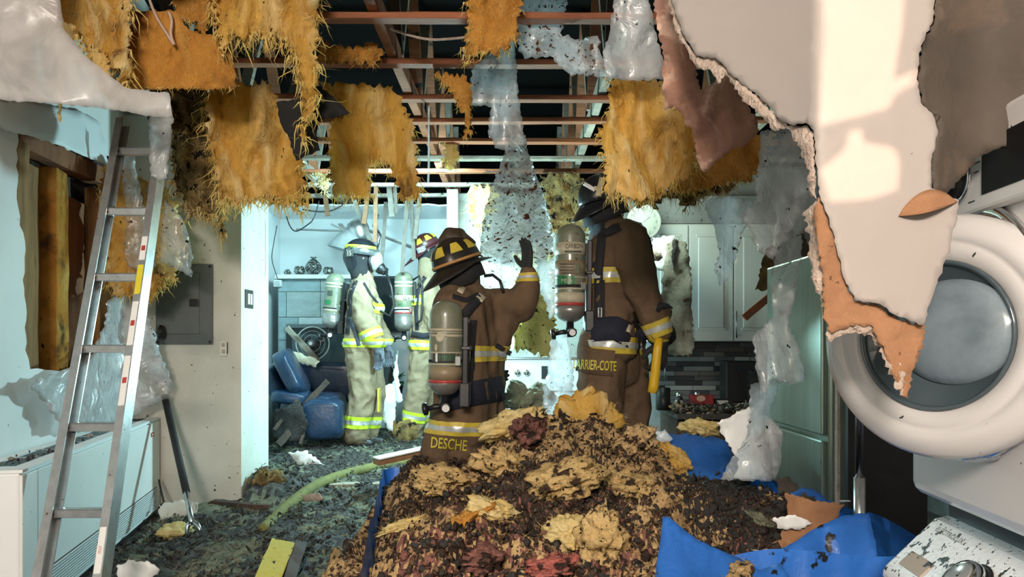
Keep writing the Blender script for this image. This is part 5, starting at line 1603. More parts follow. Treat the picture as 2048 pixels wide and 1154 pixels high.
for y0, y1, cols, r in rows:
    for i, (x0, x1) in enumerate(cols):
        m = tm[2] if (r == 2 and i == 1) else tm[rng.randrange(2)]
        facebox('tile', x0, y0, x1, y1, 7.705 - rng.uniform(0, 0.006), 0.02, m, fp, 0.003)
fi = thing('fireplace_insert', 'black fireplace insert with a glass pane behind the desk fan', 'fireplace', P(650, 790, 7.66))
facebox('frame', 572, 652, 700, 800, 7.66, 0.05, black, fp and fi, 0.006)
facebox('glass_pane', 640, 668, 694, 735, 7.65, 0.01, mat('blue_grey_glass', (0.06, 0.09, 0.10), None, rough=0.15), fi, 0.002)
facebox('glass_pane', 584, 668, 634, 735, 7.65, 0.01, mat('blue_grey_glass', None), fi, 0.002)
facebox('top_rail', 572, 648, 702, 656, 7.63, 0.06, grey, fi, 0.004)

silverm = mat('silver_lattice', (0.55, 0.55, 0.52), (0.12, 0.12, 0.11), 60, 0.25, 0.7, ramp=(0.45, 0.5), detail=0)


def lattice(name, label, px, py, prof, D=7.85, nn=12):
    """a pierced silver vessel: crossing diagonal bars on a lathe outline"""
    t = thing(name, label, 'vase', P(px, py, D))
    k = D / F
    def pr(h):
        for (r0, h0), (r1, h1) in zip(prof, prof[1:]):
            if h0 <= h <= h1: return r0 + (r1 - r0) * (h - h0) / ((h1 - h0) or 1)
        return prof[-1][0]
    H = prof[-1][1]
    base = P(px, py, D)
    MB().lathe([(max(0.5, r - 2.2) * k, h * k) for r, h in prof], base, (0, 0, 1), 20).build('inner_glass', mat('smoked_glass', (0.10, 0.12, 0.12), None, rough=0.1), t, True)
    mb = MB()
    for s in (-1, 1):
        for j in range(nn):
            pts = []
            for i in range(9):
                h = H * 0.86 * i / 8 + 0.5
                a = 2 * pi * j / nn + s * i * 0.24
                pts.append(base + Vector((math.cos(a) * pr(h), math.sin(a) * pr(h), h)) * k)
            mb.tube(pts, 1.1 * k, 5)
    mb.build('lattice', silverm, t, True)
    rim = base + Vector((0, 0, H * k))
    MB().tube([rim + Vector((math.cos(a), math.sin(a), 0)) * prof[-1][0] * k for a in np.linspace(0, 2 * pi, 16, False)], 1.4 * k, 6, True).build('rim', silverm, t, True)
    return t


lattice('candle_bowl', 'small silver lattice candle bowl left of the round vase on the shelf', 599, 548, [(7, 0), (10, 5), (9, 11), (8, 14)])
lattice('lattice_vase', 'round silver lattice vase with narrow neck, largest on the white shelf', 627, 548, [(8, 0), (14, 7), (15.5, 13), (13, 20), (7, 26), (4, 29), (5, 33)], nn=14)
lattice('candle_bowl', 'silver lattice candle bowl right of the round vase, near the air cylinder', 657, 548, [(7, 0), (9.5, 4), (9, 9), (7, 12)])
lattice('candle_bowl', 'tiny silver bowl at the left end of the white shelf', 575, 548, [(5, 0), (6.5, 3), (4, 6), (3, 8)], nn=8)

# desk fan
fn = thing('pedestal_fan', 'round black fan with pale wire ring standing behind the dark couch', 'fan', P(628, 760, 7.3))
fc = P(627, 687, 7.25)
k = 7.25 / F
mb = MB()
for r in (33, 25, 17): mb.tube([fc + Vector((math.cos(a) * r * k, -0.03 - 0.05 * (1 - r / 33), math.sin(a) * r * k)) for a in np.linspace(0, 2 * pi, 32, False)], 0.0022 if r < 33 else 0.007, 6, True)
mb.build('guard_ring', silv, fn, True)
mb = MB()
for j in range(28):
    a = 2 * pi * j / 28
    for sgn in (-1, 1): mb.bar(fc + Vector((math.cos(a) * 7 * k, sgn * 0.08, math.sin(a) * 7 * k)), fc + Vector((math.cos(a) * 33 * k, -0.03, math.sin(a) * 33 * k)), 0.0018, 0.0018)
mb.build('guard_wires', black, fn)
for j in range(3):
    a0 = 2 * pi * j / 3 + 0.5
    v = []
    for i in range(7):
        r = 5 + 24 * i / 6
        w = 0.25 + 0.42 * math.sin(pi * min(1, i / 6 + 0.12))
        for e in (-1, 1): v.append(fc + Vector((math.cos(a0 + e * w) * r * k, 0.02 * e, math.sin(a0 + e * w) * r * k)))
    o = obj('blade', v, [(2 * i, 2 * i + 1, 2 * i + 3, 2 * i + 2) for i in range(6)], mat('smoky_blade', (0.05, 0.06, 0.07), None, rough=0.3), fn, True)
    sd = o.modifiers.new('t', 'SOLIDIFY'); sd.thickness = 0.004
MB().lathe([(0.012, -0.1), (0.038, -0.095), (0.04, -0.08), (0.045, 0.04), (0.05, 0.16), (0.03, 0.18)], fc, (0, 1, 0), 20).build('motor', grey, fn, True)
MB().lathe([(0.018, -0.103), (0.018, -0.106)], fc, (0, 1, 0), 16).build('hub_badge', whitep, fn)
MB().tube([fc + Vector((0, 0.08, 0)), fc + Vector((0, 0.1, -0.3)), Vector((fc.x, fc.y + 0.1, 0.05))], 0.018, 10).lathe([(0.2, 0), (0.2, 0.02), (0.05, 0.05)], (fc.x, fc.y + 0.1, 0), (0, 0, 1), 24).build('stand', black, fn, True)

# television and the wall behind
tv = thing('television', 'black flat screen on the back wall behind the tan firefighters', 'television', P(742, 660, 8.15))
facebox('screen', 712, 556, 800, 660, 8.10, 0.03, glass, tv, 0.004)
facebox('bezel', 708, 552, 804, 664, 8.115, 0.05, black, tv, 0.006)

# fallen ceiling fan
cf = thing('ceiling_fan', 'fallen ceiling fan dangling with bent blades above the round helmet', 'ceiling fan', P(715, 470, 7.5))
hubc = P(716, 455, 7.5)
MB().lathe([(0.03, 0.16), (0.07, 0.15), (0.10, 0.10), (0.115, 0.02), (0.10, -0.05), (0.05, -0.08)], hubc, (0.25, 0, -0.97), 24).build('motor_housing', alu, cf, True)
bm_ = mat('grey_blade', (0.36, 0.35, 0.33), (0.26, 0.26, 0.25), 8, 0.5)
for (x0, y0, x1, y1, w) in ((700, 462, 592, 459, 0.05), (735, 460, 832, 498, 0.10), (690, 462, 680, 448, 0.10), (700, 466, 662, 448, 0.03)):
    MB().bar(P(x0, y0, 7.5), P(x1, y1, 7.42), w * 0.55, 0.012, (0.2, 0.5, 1), 4, 0.002, 2).build('blade', bm_, cf, bevel=0.003)
sh = MB().lathe([(0.10, 0), (0.16, 0.09), (0.235, 0.24), (0.23, 0.24), (0.155, 0.09), (0.095, 0.0)], P(712, 460, 7.55), (-0.28, 0, -0.95), 28)
sh.build('glass_shade', mat('frosted_glass', (0.62, 0.66, 0.66), None, 5, 0.3, alpha=0.75), cf, True)
tag(MB().tube([P(755, 430, 7.6), P(748, 452, 7.5), P(760, 470, 7.45), P(752, 500, 7.45)], 0.02, 8).build('duct_scrap', steel, None, True), 'crumpled foil scrap hanging beside the fan hub', 'duct')

# couch
blue = mat('navy_leather', (0.018, 0.042, 0.085), (0.012, 0.028, 0.06), 6, 0.32, bump=0.15, bscale=30)
so = thing('couch', 'dark blue leather couch buried in debris by the column', 'couch', P(640, 880, 6.7))


def cush(name, c, sz, rot, seed, sub=4):
    v, f = ico(sub)
    out = []
    M = Matrix.Rotation(rot[2], 3, 'Z') @ Matrix.Rotation(rot[0], 3, 'X') @ Matrix.Rotation(rot[1], 3, 'Y')
    for p in v:
        q = Vector([math.copysign(abs(x) ** 0.45, x) for x in p])
        q = q / max(abs(q.x), abs(q.y), abs(q.z), 1e-6) * (0.90 + 0.1 * min(1, Vector(p).length)) if False else q
        n_ = 1 + 0.05 * noise.noise(Vector(p) * 2.2 + Vector((seed, 0, 0)))
        out.append(Vector(c) + M @ Vector((q.x * sz[0], q.y * sz[1], q.z * sz[2])) * n_)
    return obj(name, out, f.tolist(), blue, so, True)


cush('armrest', P(585, 745, 6.8), (0.085, 0.42, 0.23), (0, -0.45, 0.2), 1)
cush('backrest', P(568, 768, 6.9), (0.09, 0.4, 0.22), (0.1, -0.5, 0.1), 2)
cush('backrest', P(655, 764, 7.35), (0.33, 0.10, 0.20), (0.1, 0.05, 0.05), 3)
cush('top_cushion', P(655, 735, 7.35), (0.30, 0.11, 0.05), (0.1, 0.04, 0.05), 4)
cush('seat_cushion', P(628, 805, 6.8), (0.26, 0.34, 0.09), (0, 0.0, 0.0), 5)
cush('seat_front', P(648, 838, 6.45), (0.18, 0.14, 0.18), (0, 0, 0.1), 6)
cush('footrest', P(582, 790, 6.6), (0.16, 0.22, 0.06), (0.1, 0.1, 0.2), 7)
# charred sticks and boards over the couch
stick = [(545, 880, 655, 762, 6.3, 0.05, 'long charred stick slanting up over the couch front'), (550, 838, 640, 815, 6.4, 0.035, 'thin charred lath lying flat on the couch'), (573, 655, 636, 722, 6.95, 0.05, 'grey plank leaning across the fan ring'),
         (548, 860, 602, 792, 6.2, 0.03, 'short charred stick near the column, steep'), (556, 890, 590, 850, 6.1, 0.06, 'wide charred board end by the column foot'), (600, 890, 622, 820, 6.2, 0.025, 'thin charred stake upright before the couch')]
for i, (x0, y0, x1, y1, D, w, lb) in enumerate(stick):
    o = MB().bar(P(x0, y0, D), P(x1, y1, D + 0.25), w, 0.03, (0, 1, 0.3), 8, 0.004, i).build('charred_stick', wood_k if i != 2 else wood_g)
    tag(o, lb, 'wood')
for i, (out, D, m, lb) in enumerate([([(575, 700), (600, 705), (640, 722), (632, 735), (610, 728), (585, 722)], 6.95, cream, 'pale torn cardboard scrap behind the couch top'),
                                     ([(548, 822), (600, 800), (618, 850), (600, 880), (560, 886), (546, 870)], 6.25, char, 'black charred sheet slumped by the couch'),
                                     ([(795, 700), (800, 780), (806, 800), (792, 808), (784, 796), (788, 740)], 7.05, white, 'curled white board scrap between the two tan firefighters'),
                                     ([(757, 775), (785, 768), (792, 800), (792, 868), (780, 862), (766, 838), (756, 800)], 6.9, white, 'white broken board standing between the legs of the tan firefighters'),
                                     ([(735, 830), (748, 812), (752, 838), (758, 862), (748, 868), (734, 850)], 6.95, white, 'small white board piece behind the near tan trouser leg')]):
    o, _ = sheet('board_scrap', out, D, 0.012, 9, 2.5, 0.03, 5, 90 + i, m, None)
    tag(o, lb, 'debris')
# bucket and plant
bu = thing('bucket', 'grey bucket of cleaning things behind the glove of the tan firefighter', 'bucket', P(772, 770, 7.3))
MB().lathe([(0.075, 0), (0.10, 0.19), (0.107, 0.19), (0.107, 0.21), (0.094, 0.205), (0.07, 0.01)], P(772, 772, 7.3), (0, 0, 1), 24).build('pail', grey, bu, True)
MB().tube([P(772, 735, 7.3) + Vector((math.cos(a) * 0.1, -0.1, math.sin(a) * 0.1 - 0.05)) for a in np.linspace(0, pi, 12)], 0.005, 6).build('handle', alu, bu, True)
pl = thing('potted_plant', 'small green potted plant on the floor between the tan firefighters', 'plant', P(792, 800, 7.6))
MB().lathe([(0.06, 0), (0.085, 0.14), (0.09, 0.14), (0.07, 0.13)], P(792, 790, 7.6), (0, 0, 1), 20).build('pot', grey, pl, True)
rng = random.Random(3)
leafm = mat('leaf_green', (0.06, 0.20, 0.09), (0.10, 0.28, 0.12), 10, 0.4, transl=0.2)
for i in range(26):
    a, e = rng.uniform(0, 2 * pi), rng.uniform(0.15, 1.1)
    L = rng.uniform(0.10, 0.2)
    d = Vector((math.cos(a) * math.cos(e), math.sin(a) * math.cos(e), math.sin(e)))
    b0 = P(792, 762, 7.6)
    s_ = d.cross(Vector((0, 0, 1))).normalized()
    v = []
    for j in range(6):
        t = j / 5
        w = 0.022 * math.sin(pi * (0.08 + 0.9 * t))
        p = b0 + d * L * t - Vector((0, 0, 0.07 * t * t))
        v += [p - s_ * w, p + Vector((0, 0, 0.004)), p + s_ * w]
    f = []
    for j in range(5): f += [(3 * j, 3 * j + 1, 3 * j + 4, 3 * j + 3), (3 * j + 1, 3 * j + 2, 3 * j + 5, 3 * j + 4)]
    obj('leaf', v, f, leafm, pl, True)
# cables
for nm, pts, r, m, lb in [('cable', [(292, -20), (310, 30), (330, 62), (352, 96), (340, 70), (345, 40), (336, 22)], 0.006, mat('pinkish_cable', (0.5, 0.36, 0.30), None, rough=0.5), 'pale bent cable hanging in a hook from the top left ceiling'),
                          ('cable', [(640, 395), (628, 440), (612, 452), (592, 465), (580, 455), (572, 430)], 0.006, black, 'black cable looping down left of the fallen ceiling fan'),
                          ('cable', [(700, 398), (672, 420), (640, 425), (600, 418)], 0.006, black, 'black cable sagging along the back ceiling edge'),
                          ('cable', [(555, 445), (545, 500), (543, 520), (552, 548), (556, 560)], 0.004, grey, 'thin grey wire hanging beside the bright column'),
                          ('cable', [(775, 55), (815, 70), (858, 80), (900, 78), (935, 74)], 0.006, gyps, 'pale cable sagging below the first strap'),
                          ('cord', [(858, 205), (857, 260), (858, 320), (856, 372)], 0.007, poly_m, 'twisted clear film cord hanging straight left of the film cone')]:
    D = {'pale': 3.0, 'pala': 3}.get(lb[:4], 6.9 if 'black' in lb else (5.05 if 'grey' in lb else 4.4))
    if 'first strap' in lb: D = 3.4
    P3 = [P(x, y, D) for x, y in pts]
    fine = []
    for i in range(len(P3) - 1):
        for k in range(5): fine.append(P3[i].lerp(P3[i + 1], k / 5))
    fine.append(P3[-1])
    sm = [sum((fine[min(max(i + j, 0), len(fine) - 1)] for j in range(-2, 3)), Vector()) / 5 for i in range(len(fine))]
    tag(MB().tube(sm, r, 8).build(nm, m, None, True), lb, 'cable')

# ---------------------------------------------------------------- kitchen at the right
st = thing('cooker', 'white cooker with two silver knobs behind the yellow wool curtain', 'cooker', P(1060, 905, 6.5))
facebox('body', 1010, 722, 1160, 905, 6.50, 0.46, enamel, st, 0.01)
facebox('control_panel', 1012, 716, 1158, 782, 6.46, 0.04, enamel, st, 0.006)
facebox('panel_edge', 1012, 714, 1158, 719, 6.44, 0.08, steel, st, 0.003)
facebox('display', 1083, 732, 1096, 758, 6.452, 0.012, black, st, 0.002)
for x in (1035, 1053): 
    o = MB().lathe([(0.030, 0), (0.031, -0.012), (0.024, -0.03), (0.018, -0.032)], P(x, 745, 6.46), (0, 1, 0), 20).build('knob', chrome, st, True)
    MB().box(P(x, 745, 6.42), (0.008, 0.01, 0.04)).build('pointer', steel, o)
facebox('oven_door', 1018, 790, 1152, 885, 6.47, 0.03, enamel, st, 0.006)
MB().tube([P(1025, 800, 6.42), P(1145, 800, 6.42)], 0.012, 8).build('handle', steel, st, True)
cabm = mat('white_cabinet', (0.70, 0.71, 0.68), (0.64, 0.65, 0.61), 3, 0.5)
kb = thing('wall_cabinet', 'white wall cabinet of three panelled doors above the tiled splashback', 'cabinet', P(1420, 682, 5.75))
facebox('carcass', 1302, 448, 1562, 683, 5.62, 0.32, cabm, kb, 0.004)
for (x0, x1) in ((1303, 1376), (1379, 1466), (1469, 1560)):
    d = facebox('door', x0, 450, x1, 682, 5.60, 0.02, cabm, kb, 0.003)
    facebox('raised_panel', x0 + 18, 474, x1 - 18, 656, 5.592, 0.012, cabm, d, 0.006)
    for (a, b, cx, e) in ((x0 + 14, 469, x1 - 14, 473), (x0 + 14, 657, x1 - 14, 661)): facebox('bead', a, b, cx, e, 5.594, 0.01, cabm, d, 0.002)
    hx = x0 + 4 if x0 > 1400 else x1 - 4
    if x0 > 1400: MB().tube([P(hx, 622, 5.57), P(hx, 676, 5.57)], 0.005, 8).tube([P(hx, 628, 5.57), P(hx, 628, 5.60)], 0.004, 6).tube([P(hx, 670, 5.57), P(hx, 670, 5.60)], 0.004, 6).build('handle', steel, d, True)
structure(facebox('trim_1', 1296, 392, 1570, 447, 5.63, 0.3, soff, None, 0))
# splashback of narrow strip tiles
sb = thing('splashback', 'dark splashback of narrow grey and black strip tiles under the wall cabinet', 'tiles', P(1420, 812, 5.9))
facebox('backing', 1318, 684, 1516, 815, 5.88, 0.03, black, sb, 0)
rng = random.Random(12)
strip = [mat('strip_tile_%s' % n, cc, None, rough=0.3) for n, cc in (('black', (0.02, 0.02, 0.022)), ('charcoal', (0.055, 0.052, 0.052)), ('grey', (0.13, 0.125, 0.12)), ('pale', (0.27, 0.26, 0.24)), ('brown', (0.085, 0.07, 0.062)))]
y = 685.0
r = 0
while y < 812:
    h = 9.6
    x = 1319 - rng.uniform(0, 30)
    while x < 1514:
        w = rng.uniform(28, 62)
        x0, x1 = max(1319, x), min(1515, x + w - 0.8)
        if x1 - x0 > 4: facebox('tile', x0, y, x1, y + h - 0.9, 5.872 - rng.uniform(0, 0.005), 0.012, strip[rng.choice((0, 0, 1, 1, 2, 2, 3, 4))], sb, 0)
        x += w
    y += h
    r += 1
ct = thing('kitchen_counter', 'low dark counter strewn with charred bits under the splashback', 'counter', P(1430, 900, 5.5))
a, b = P(1316, 812, 5.86), P(1600, 812, 5.86)
MB().box(((a.x + b.x) / 2, 5.52, a.z - 0.02), (b.x - a.x, 0.70, 0.04)).build('worktop', mat('dark_worktop', (0.05, 0.045, 0.04), None, rough=0.4), ct, bevel=0.005)
MB().box(((a.x + b.x) / 2, 5.56, (a.z - 0.04) / 2), (b.x - a.x - 0.04, 0.60, a.z - 0.04)).build('base_unit', wood_k, ct)
for k in range(3): MB().box((a.x + (b.x - a.x) * (k + 0.5) / 3, 5.25, (a.z - 0.04) / 2), ((b.x - a.x) / 3 - 0.02, 0.02, a.z - 0.10)).build('door', wood_k, ct, bevel=0.004)
ctz = a.z
rng = random.Random(21)
n = 900
crumbs('counter_debris', [(rng.uniform(a.x, b.x - 0.2), rng.uniform(5.18, 5.60), ctz + rng.random() ** 2 * 0.05) for _ in range(n)], [rng.uniform(0.006, 0.022) for _ in range(n)], [char, wool_g, wool_t, gyps],
       [rng.choice((0, 0, 0, 1, 1, 2, 3)) for _ in range(n)], None, 5, label='charred wool bits covering the low kitchen counter', cat='debris')


def jar(px, w, top, lab, m_body, label_m, txt=None, base=807, D=5.62):
    k = D / F
    t = thing('spice_jar', lab, 'jar', P(px, base, D))
    z = ctz
    b0 = Vector(((px - 1024) * k, D, z))
    h = (base - top) * k
    MB().lathe([(w * k * 0.95, 0), (w * k, 0.004), (w * k, h * 0.62), (w * k * 0.7, h * 0.72), (w * k * 0.62, h * 0.74)], b0, (0, 0, 1), 20).build('glass_body', m_body, t, True)
    MB().lathe([(w * k * 0.70, h * 0.74), (w * k * 0.72, h * 0.76), (w * k * 0.72, h * 0.98), (w * k * 0.6, h)], b0, (0, 0, 1), 20).build('lid', chrome, t, True)
    MB().lathe([(w * k * 1.01, h * 0.12), (w * k * 1.02, h * 0.13), (w * k * 1.02, h * 0.52), (w * k * 1.01, h * 0.53)], b0, (0, 0, 1), 20).build('label', label_m, t, True)


jar(1358, 8, 775, 'black jar with silver lid and pale label, left of the silver-lidded pair', black, mat('white_label', (0.45, 0.45, 0.42), None, rough=0.5))
jar(1395, 8, 774, 'black jar with silver lid standing behind the red tin', black, black)
rt = thing('red_tin', 'red and dark tin with a pale oval emblem on the low counter', 'tin', P(1404, 807, 5.5))
facebox('body', 1382, 790, 1428, 810, 5.50, 0.08, mat('red_tin_paint', (0.40, 0.03, 0.03), (0.05, 0.02, 0.02), 9, 0.35), rt, 0.004)
v = [P(1402 + 9 * math.cos(t), 797 + 6 * math.sin(t), 5.497) for t in np.linspace(0, 2 * pi, 20, False)]
obj('emblem', v, [list(range(19, -1, -1))], mat('pale_emblem', (0.6, 0.42, 0.32), None, rough=0.5), rt)
pk = thing('food_pack', 'white-and-black food pack lying right of the red tin', 'box', P(1445, 810, 5.5))
facebox('carton', 1431, 798, 1466, 811, 5.50, 0.07, black, pk, 0.003)
facebox('side_label', 1434, 801, 1456, 809, 5.497, 0.004, whitep, pk, 0.001)
cm = thing('coffee_machine', 'tall black coffee machine against the strip tiles, on the low counter', 'coffee machine', P(1483, 808, 5.6))
facebox('housing', 1452, 722, 1516, 806, 5.62, 0.18, black, cm, 0.012)
facebox('water_tank', 1500, 740, 1522, 808, 5.56, 0.1, glass, cm, 0.008)
MB().tube([P(1478, 735, 5.61), P(1478, 742, 5.60)], 0.006, 6).build('button', blue, cm)
cn = thing('tin_can', 'short metal can beside the coffee machine', 'can', P(1490, 812, 5.45))
MB().lathe([(0.03, 0), (0.031, 0.05), (0.029, 0.052)], (P(1490, 812, 5.45).x, 5.45, ctz), (0, 0, 1), 20).build('side', black, cn, True)
MB().lathe([(0.031, 0.05), (0.032, 0.056), (0.026, 0.057)], (P(1490, 812, 5.45).x, 5.45, ctz), (0, 0, 1), 20).build('rim', chrome, cn, True)
kt = thing('pot', 'dark pot with two thin steel handles by the tall firefighter, before the tiles', 'pot', P(1332, 812, 5.5))
MB().lathe([(0.05, 0), (0.055, 0.01), (0.055, 0.17), (0.05, 0.17), (0.048, 0.02)], (P(1326, 812, 5.5).x, 5.5, ctz), (0, 0, 1), 20).build('vessel', black, kt, True)
for x in (1321, 1330): MB().tube([P(x, 760, 5.5), P(x, 728, 5.5)], 0.004, 6).build('handle', steel, kt, True)
# wall clock
ck = thing('wall_clock', 'round white clock dial half covered by wool, above the white cabinet', 'clock', P(1288, 478, 5.3))
cc = P(1287, 444, 5.3)
kk = 5.3 / F
MB().lathe([(34 * kk, 0.03), (36 * kk, 0.0), (34 * kk, -0.012), (30 * kk, -0.006)], cc, (0, 1, 0), 40).build('case', mat('clock_case', (0.22, 0.23, 0.21), None, rough=0.6), ck, True)
MB().lathe([(30 * kk, -0.006), (30 * kk, -0.008)], cc, (0, 1, 0), 40).build('dial', mat('clock_dial', (0.17, 0.18, 0.16), None, rough=0.6), ck)
for j in range(12):
    a = 2 * pi * j / 12
    flat_text(str(12 if j == 0 else j), cc + Vector((math.sin(a) * 25 * kk, -0.010, math.cos(a) * 25 * kk)), 0.020, inkd, ck, Matrix(((1, 0, 0), (0, 0, 1), (0, -1, 0))).transposed(), 'numeral')
for a, L in ((0.9, 16), (-2.0, 22)): MB().bar(cc + Vector((0, -0.011, 0)), cc + Vector((math.sin(a) * L * kk, -0.011, math.cos(a) * L * kk)), 0.006, 0.002, (0, 1, 0)).build('clock_hand', black, ck)
# board fragments in the kitchen
for nm, out, D, m, lb, ct_ in [('drywall_fragment', [(1334, 486), (1346, 478), (1372, 484), (1380, 520), (1384, 600), (1388, 690), (1384, 712), (1350, 712), (1326, 708), (1318, 660), (1322, 600), (1326, 540)], 5.2, mat('stained_board', (0.42, 0.42, 0.36), (0.16, 0.12, 0.08), 4, 0.8, bump=0.3, bscale=30, spots=[((0.10, 0.07, 0.04), 14, 0.58, 0.66)]), 'tall stained drywall fragment hanging right of the tall firefighter', 'drywall'),
                               ('drywall_fragment', [(1304, 474), (1350, 472), (1344, 500), (1346, 540), (1326, 542), (1306, 538)], 5.25, plain, 'small bright board piece above the stained fragment', 'drywall'),
                               ('dark_strip', [(1346, 480), (1355, 478), (1352, 505), (1346, 538), (1343, 520)], 5.18, char, 'narrow black tear along the small bright board', 'drywall'),
                               ('paper_scrap', [(1306, 500), (1322, 505), (1326, 516), (1318, 522), (1304, 522)], 5.1, gyps, 'pale torn paper curl at the shoulder of the tall firefighter', 'paper'),
                               ('drywall_fragment', [(1530, 500), (1545, 490), (1560, 510), (1558, 560), (1540, 580), (1510, 580), (1520, 545)], 4.2, ins_c, 'dark torn scrap beside the clear film tail', 'debris'),
                               ('drywall_fragment', [(1550, 470), (1600, 455), (1622, 500), (1622, 540), (1560, 545)], 4.0, paper_b, 'brown board behind the clear film above the fridge', 'drywall'),
                               ('drywall_fragment', [(1433, 846), (1470, 828), (1500, 812), (1545, 840), (1566, 870), (1563, 890), (1546, 905), (1556, 930), (1500, 962), (1468, 958), (1478, 920), (1456, 886)], 2.75, white, 'white board scrap standing in the debris behind the clear film', 'drywall')]:
    o, _ = sheet(nm, out, D, 0.014, 10, 3, 0.03, 5, len(nm) + int(D * 10), m, None)
    tag(o, lb, ct_)
tag(MB().bar(P(1488, 636, 4.6), P(1540, 592, 4.6), 0.045, 0.03, (0, 1, 0), 4, 0.002).build('broken_strap', wood), 'red-brown broken strap sticking out beside the white cabinet door', 'wood strip')

# ---------------------------------------------------------------- fridge, post
steelg = mat('fridge_steel', (0.46, 0.56, 0.46), (0.38, 0.47, 0.39), 3, 0.32, 0.55, bump=0.05, stretch=(4, 4, 0.3), spots=[(SOOT, 26, 0.70, 0.72)])
fr = thing('fridge', 'greenish steel fridge standing in the dark niche left of the dryer', 'fridge', (1.35, 3.5, 0))
MB().box((1.455, 3.30, 0.72), (0.31, 0.66, 1.30)).build('body', steelg, fr, bevel=0.012)
MB().box((1.288, 3.31, 0.98), (0.025, 0.64, 0.76)).build('door', steelg, fr, bevel=0.008)
MB().box((1.288, 3.31, 0.31), (0.025, 0.64, 0.54)).build('door', steelg, fr, bevel=0.008)
MB().box((1.455, 3.32, -0.015), (0.29, 0.6, 0.17)).build('plinth', black, fr)
nb = thing('closet_frame', 'black gap panel with chrome post and white edge strip between fridge and dryer', 'frame', (1.3, 2.45, 0))
MB().box((1.42, 2.75, 0.90), (0.30, 0.02, 2.0)).build('gap_panel', black, nb)  # black panel stands for the dark gap beside the fridge
MB().bar(P(1675, 606, 2.62), P(1675, 1006, 2.62), 0.010, 0.02, (0, 1, 0), 14, 0.0008).build('edge_strip', gyps, nb)
MB().bar(P(1677, 1002, 2.62), P(1700, 1002, 2.62), 0.004, 0.01, (0, 1, 0)).build('bottom_strip', whitep, nb)
MB().tube([P(1719, 575, 2.5), P(1719, 962, 2.5)], 0.014, 14).build('chrome_post', steel, nb, True)
MB().tube([P(1719, 955, 2.5), P(1719, 1160, 2.5)], 0.019, 14).build('post_sleeve', alu, nb, True)

# ---------------------------------------------------------------- dryer on the washer
BA = math.radians(5.5)
BO = Vector((0.985, 1.80, 0))                                   # far front corner, foot of the stack
BU = Vector((-math.sin(BA), -math.cos(BA), 0))                   # along the front, towards the camera
BN = Vector((-math.cos(BA), math.sin(BA), 0))                    # out of the front, into the room
RB_ = Matrix((BU, -BN, Vector((0, 0, 1)))).transposed()


def bd(s, z, out=0.0): return BO + BU * s + Vector((0, 0, z)) + BN * out


def bbox(name, s0, s1, z0, z1, o0, o1, m, par, bev=0.0, seg=3, tilt=None):
    R = RB_ if tilt is None else RB_ @ tilt
    return MB().box(bd((s0 + s1) / 2, (z0 + z1) / 2, (o0 + o1) / 2), (abs(s1 - s0), abs(o1 - o0), abs(z1 - z0)), R).build(name, m, par, bevel=bev, seg=seg, smooth=False)


dr = thing('tumble_dryer', 'white front-loading dryer with round glass door standing ajar at the right edge', 'dryer', bd(0.33, 0.605, -0.3))
bbox('cabinet', 0, 0.66, 0.61, 1.44, -0.62, 0.0, enamel, dr, 0.03)
bbox('control_panel', 0, 0.66, 1.235, 1.425, 0.0, 0.022, enamel, dr, 0.012)
kc = bd(0.285, 1.318, 0.022)
kn = MB().lathe([(0.052, 0), (0.052, 0.006), (0.046, 0.008)], kc, BN, 32).build('knob_ring', chrome, dr, True)
MB().lathe([(0.042, 0.0), (0.042, 0.022), (0.036, 0.034), (0.010, 0.036)], kc, BN, 32).build('knob', black, dr, True)
MB().tube([kc + BN * 0.036 + (BU * math.cos(a) + Vector((0, 0, math.sin(a)))) * 0.038 for a in np.linspace(0, 2 * pi, 32, False)], 0.0022, 6, True).build('knob_edge', chrome, dr, True)
bbox('display', 0.375, 0.62, 1.268, 1.372, 0.021, 0.0245, mat('matte_black', (0.006, 0.006, 0.007), None, rough=0.5, spec=0.2), dr, 0.002)
RT = Matrix((BU, Vector((0, 0, 1)), BN)).transposed()
for k, (s, z, w) in enumerate(((0.345, 1.372, 0.022), (0.350, 1.355, 0.018), (0.354, 1.336, 0.024), (0.352, 1.318, 0.018), (0.335, 1.262, 0.024))): bbox('setting_mark', s - w / 2, s + w / 2, z - 0.0015, z + 0.0015, 0.022, 0.0226, inkd, dr)
# recess ring on the cabinet
rc = bd(0.30, 1.00, 0.002)


def disc(mb, prof, c, n, k=64): return mb.lathe(prof, c, n, k)


MB().lathe([(0.262, 0.0), (0.262, 0.012), (0.245, 0.014), (0.236, 0.004), (0.225, -0.02)], rc, BN, 64).build('door_collar', chrome, dr, True)
MB().lathe([(0.20, 0.003), (0.19, 0.004)], rc, BN, 48).build('drum_opening', black, dr)
# the door, ajar: hinge on the near side
yaw = math.radians(66)
dn = Vector((-math.sin(yaw), -math.cos(yaw), 0)).normalized()    # door normal, turned towards the camera
DN = Vector((-math.cos(math.radians(24)), -math.sin(math.radians(24)), 0))
dc = P(1876, 672, 1.44)
DN = Vector((-0.84, -0.54, 0.05)).normalized()
dR = 0.242
white_gl = mat('door_plastic', (0.48, 0.465, 0.45), None, rough=0.28, coat=0.3, spots=[(SOOT, 34, 0.705, 0.715)])
dd_ = MB().lathe([(dR * 0.60, -0.030), (dR * 0.97, -0.032), (dR, -0.022), (dR * 1.0, 0.0), (dR * 0.965, 0.018), (dR * 0.86, 0.030), (dR * 0.78, 0.031), (dR * 0.765, 0.026), (dR * 0.745, 0.030), (dR * 0.62, 0.022), (dR * 0.60, 0.012), (dR * 0.60, -0.030)], dc, DN, 72)
door = dd_.build('door', white_gl, dr, True)
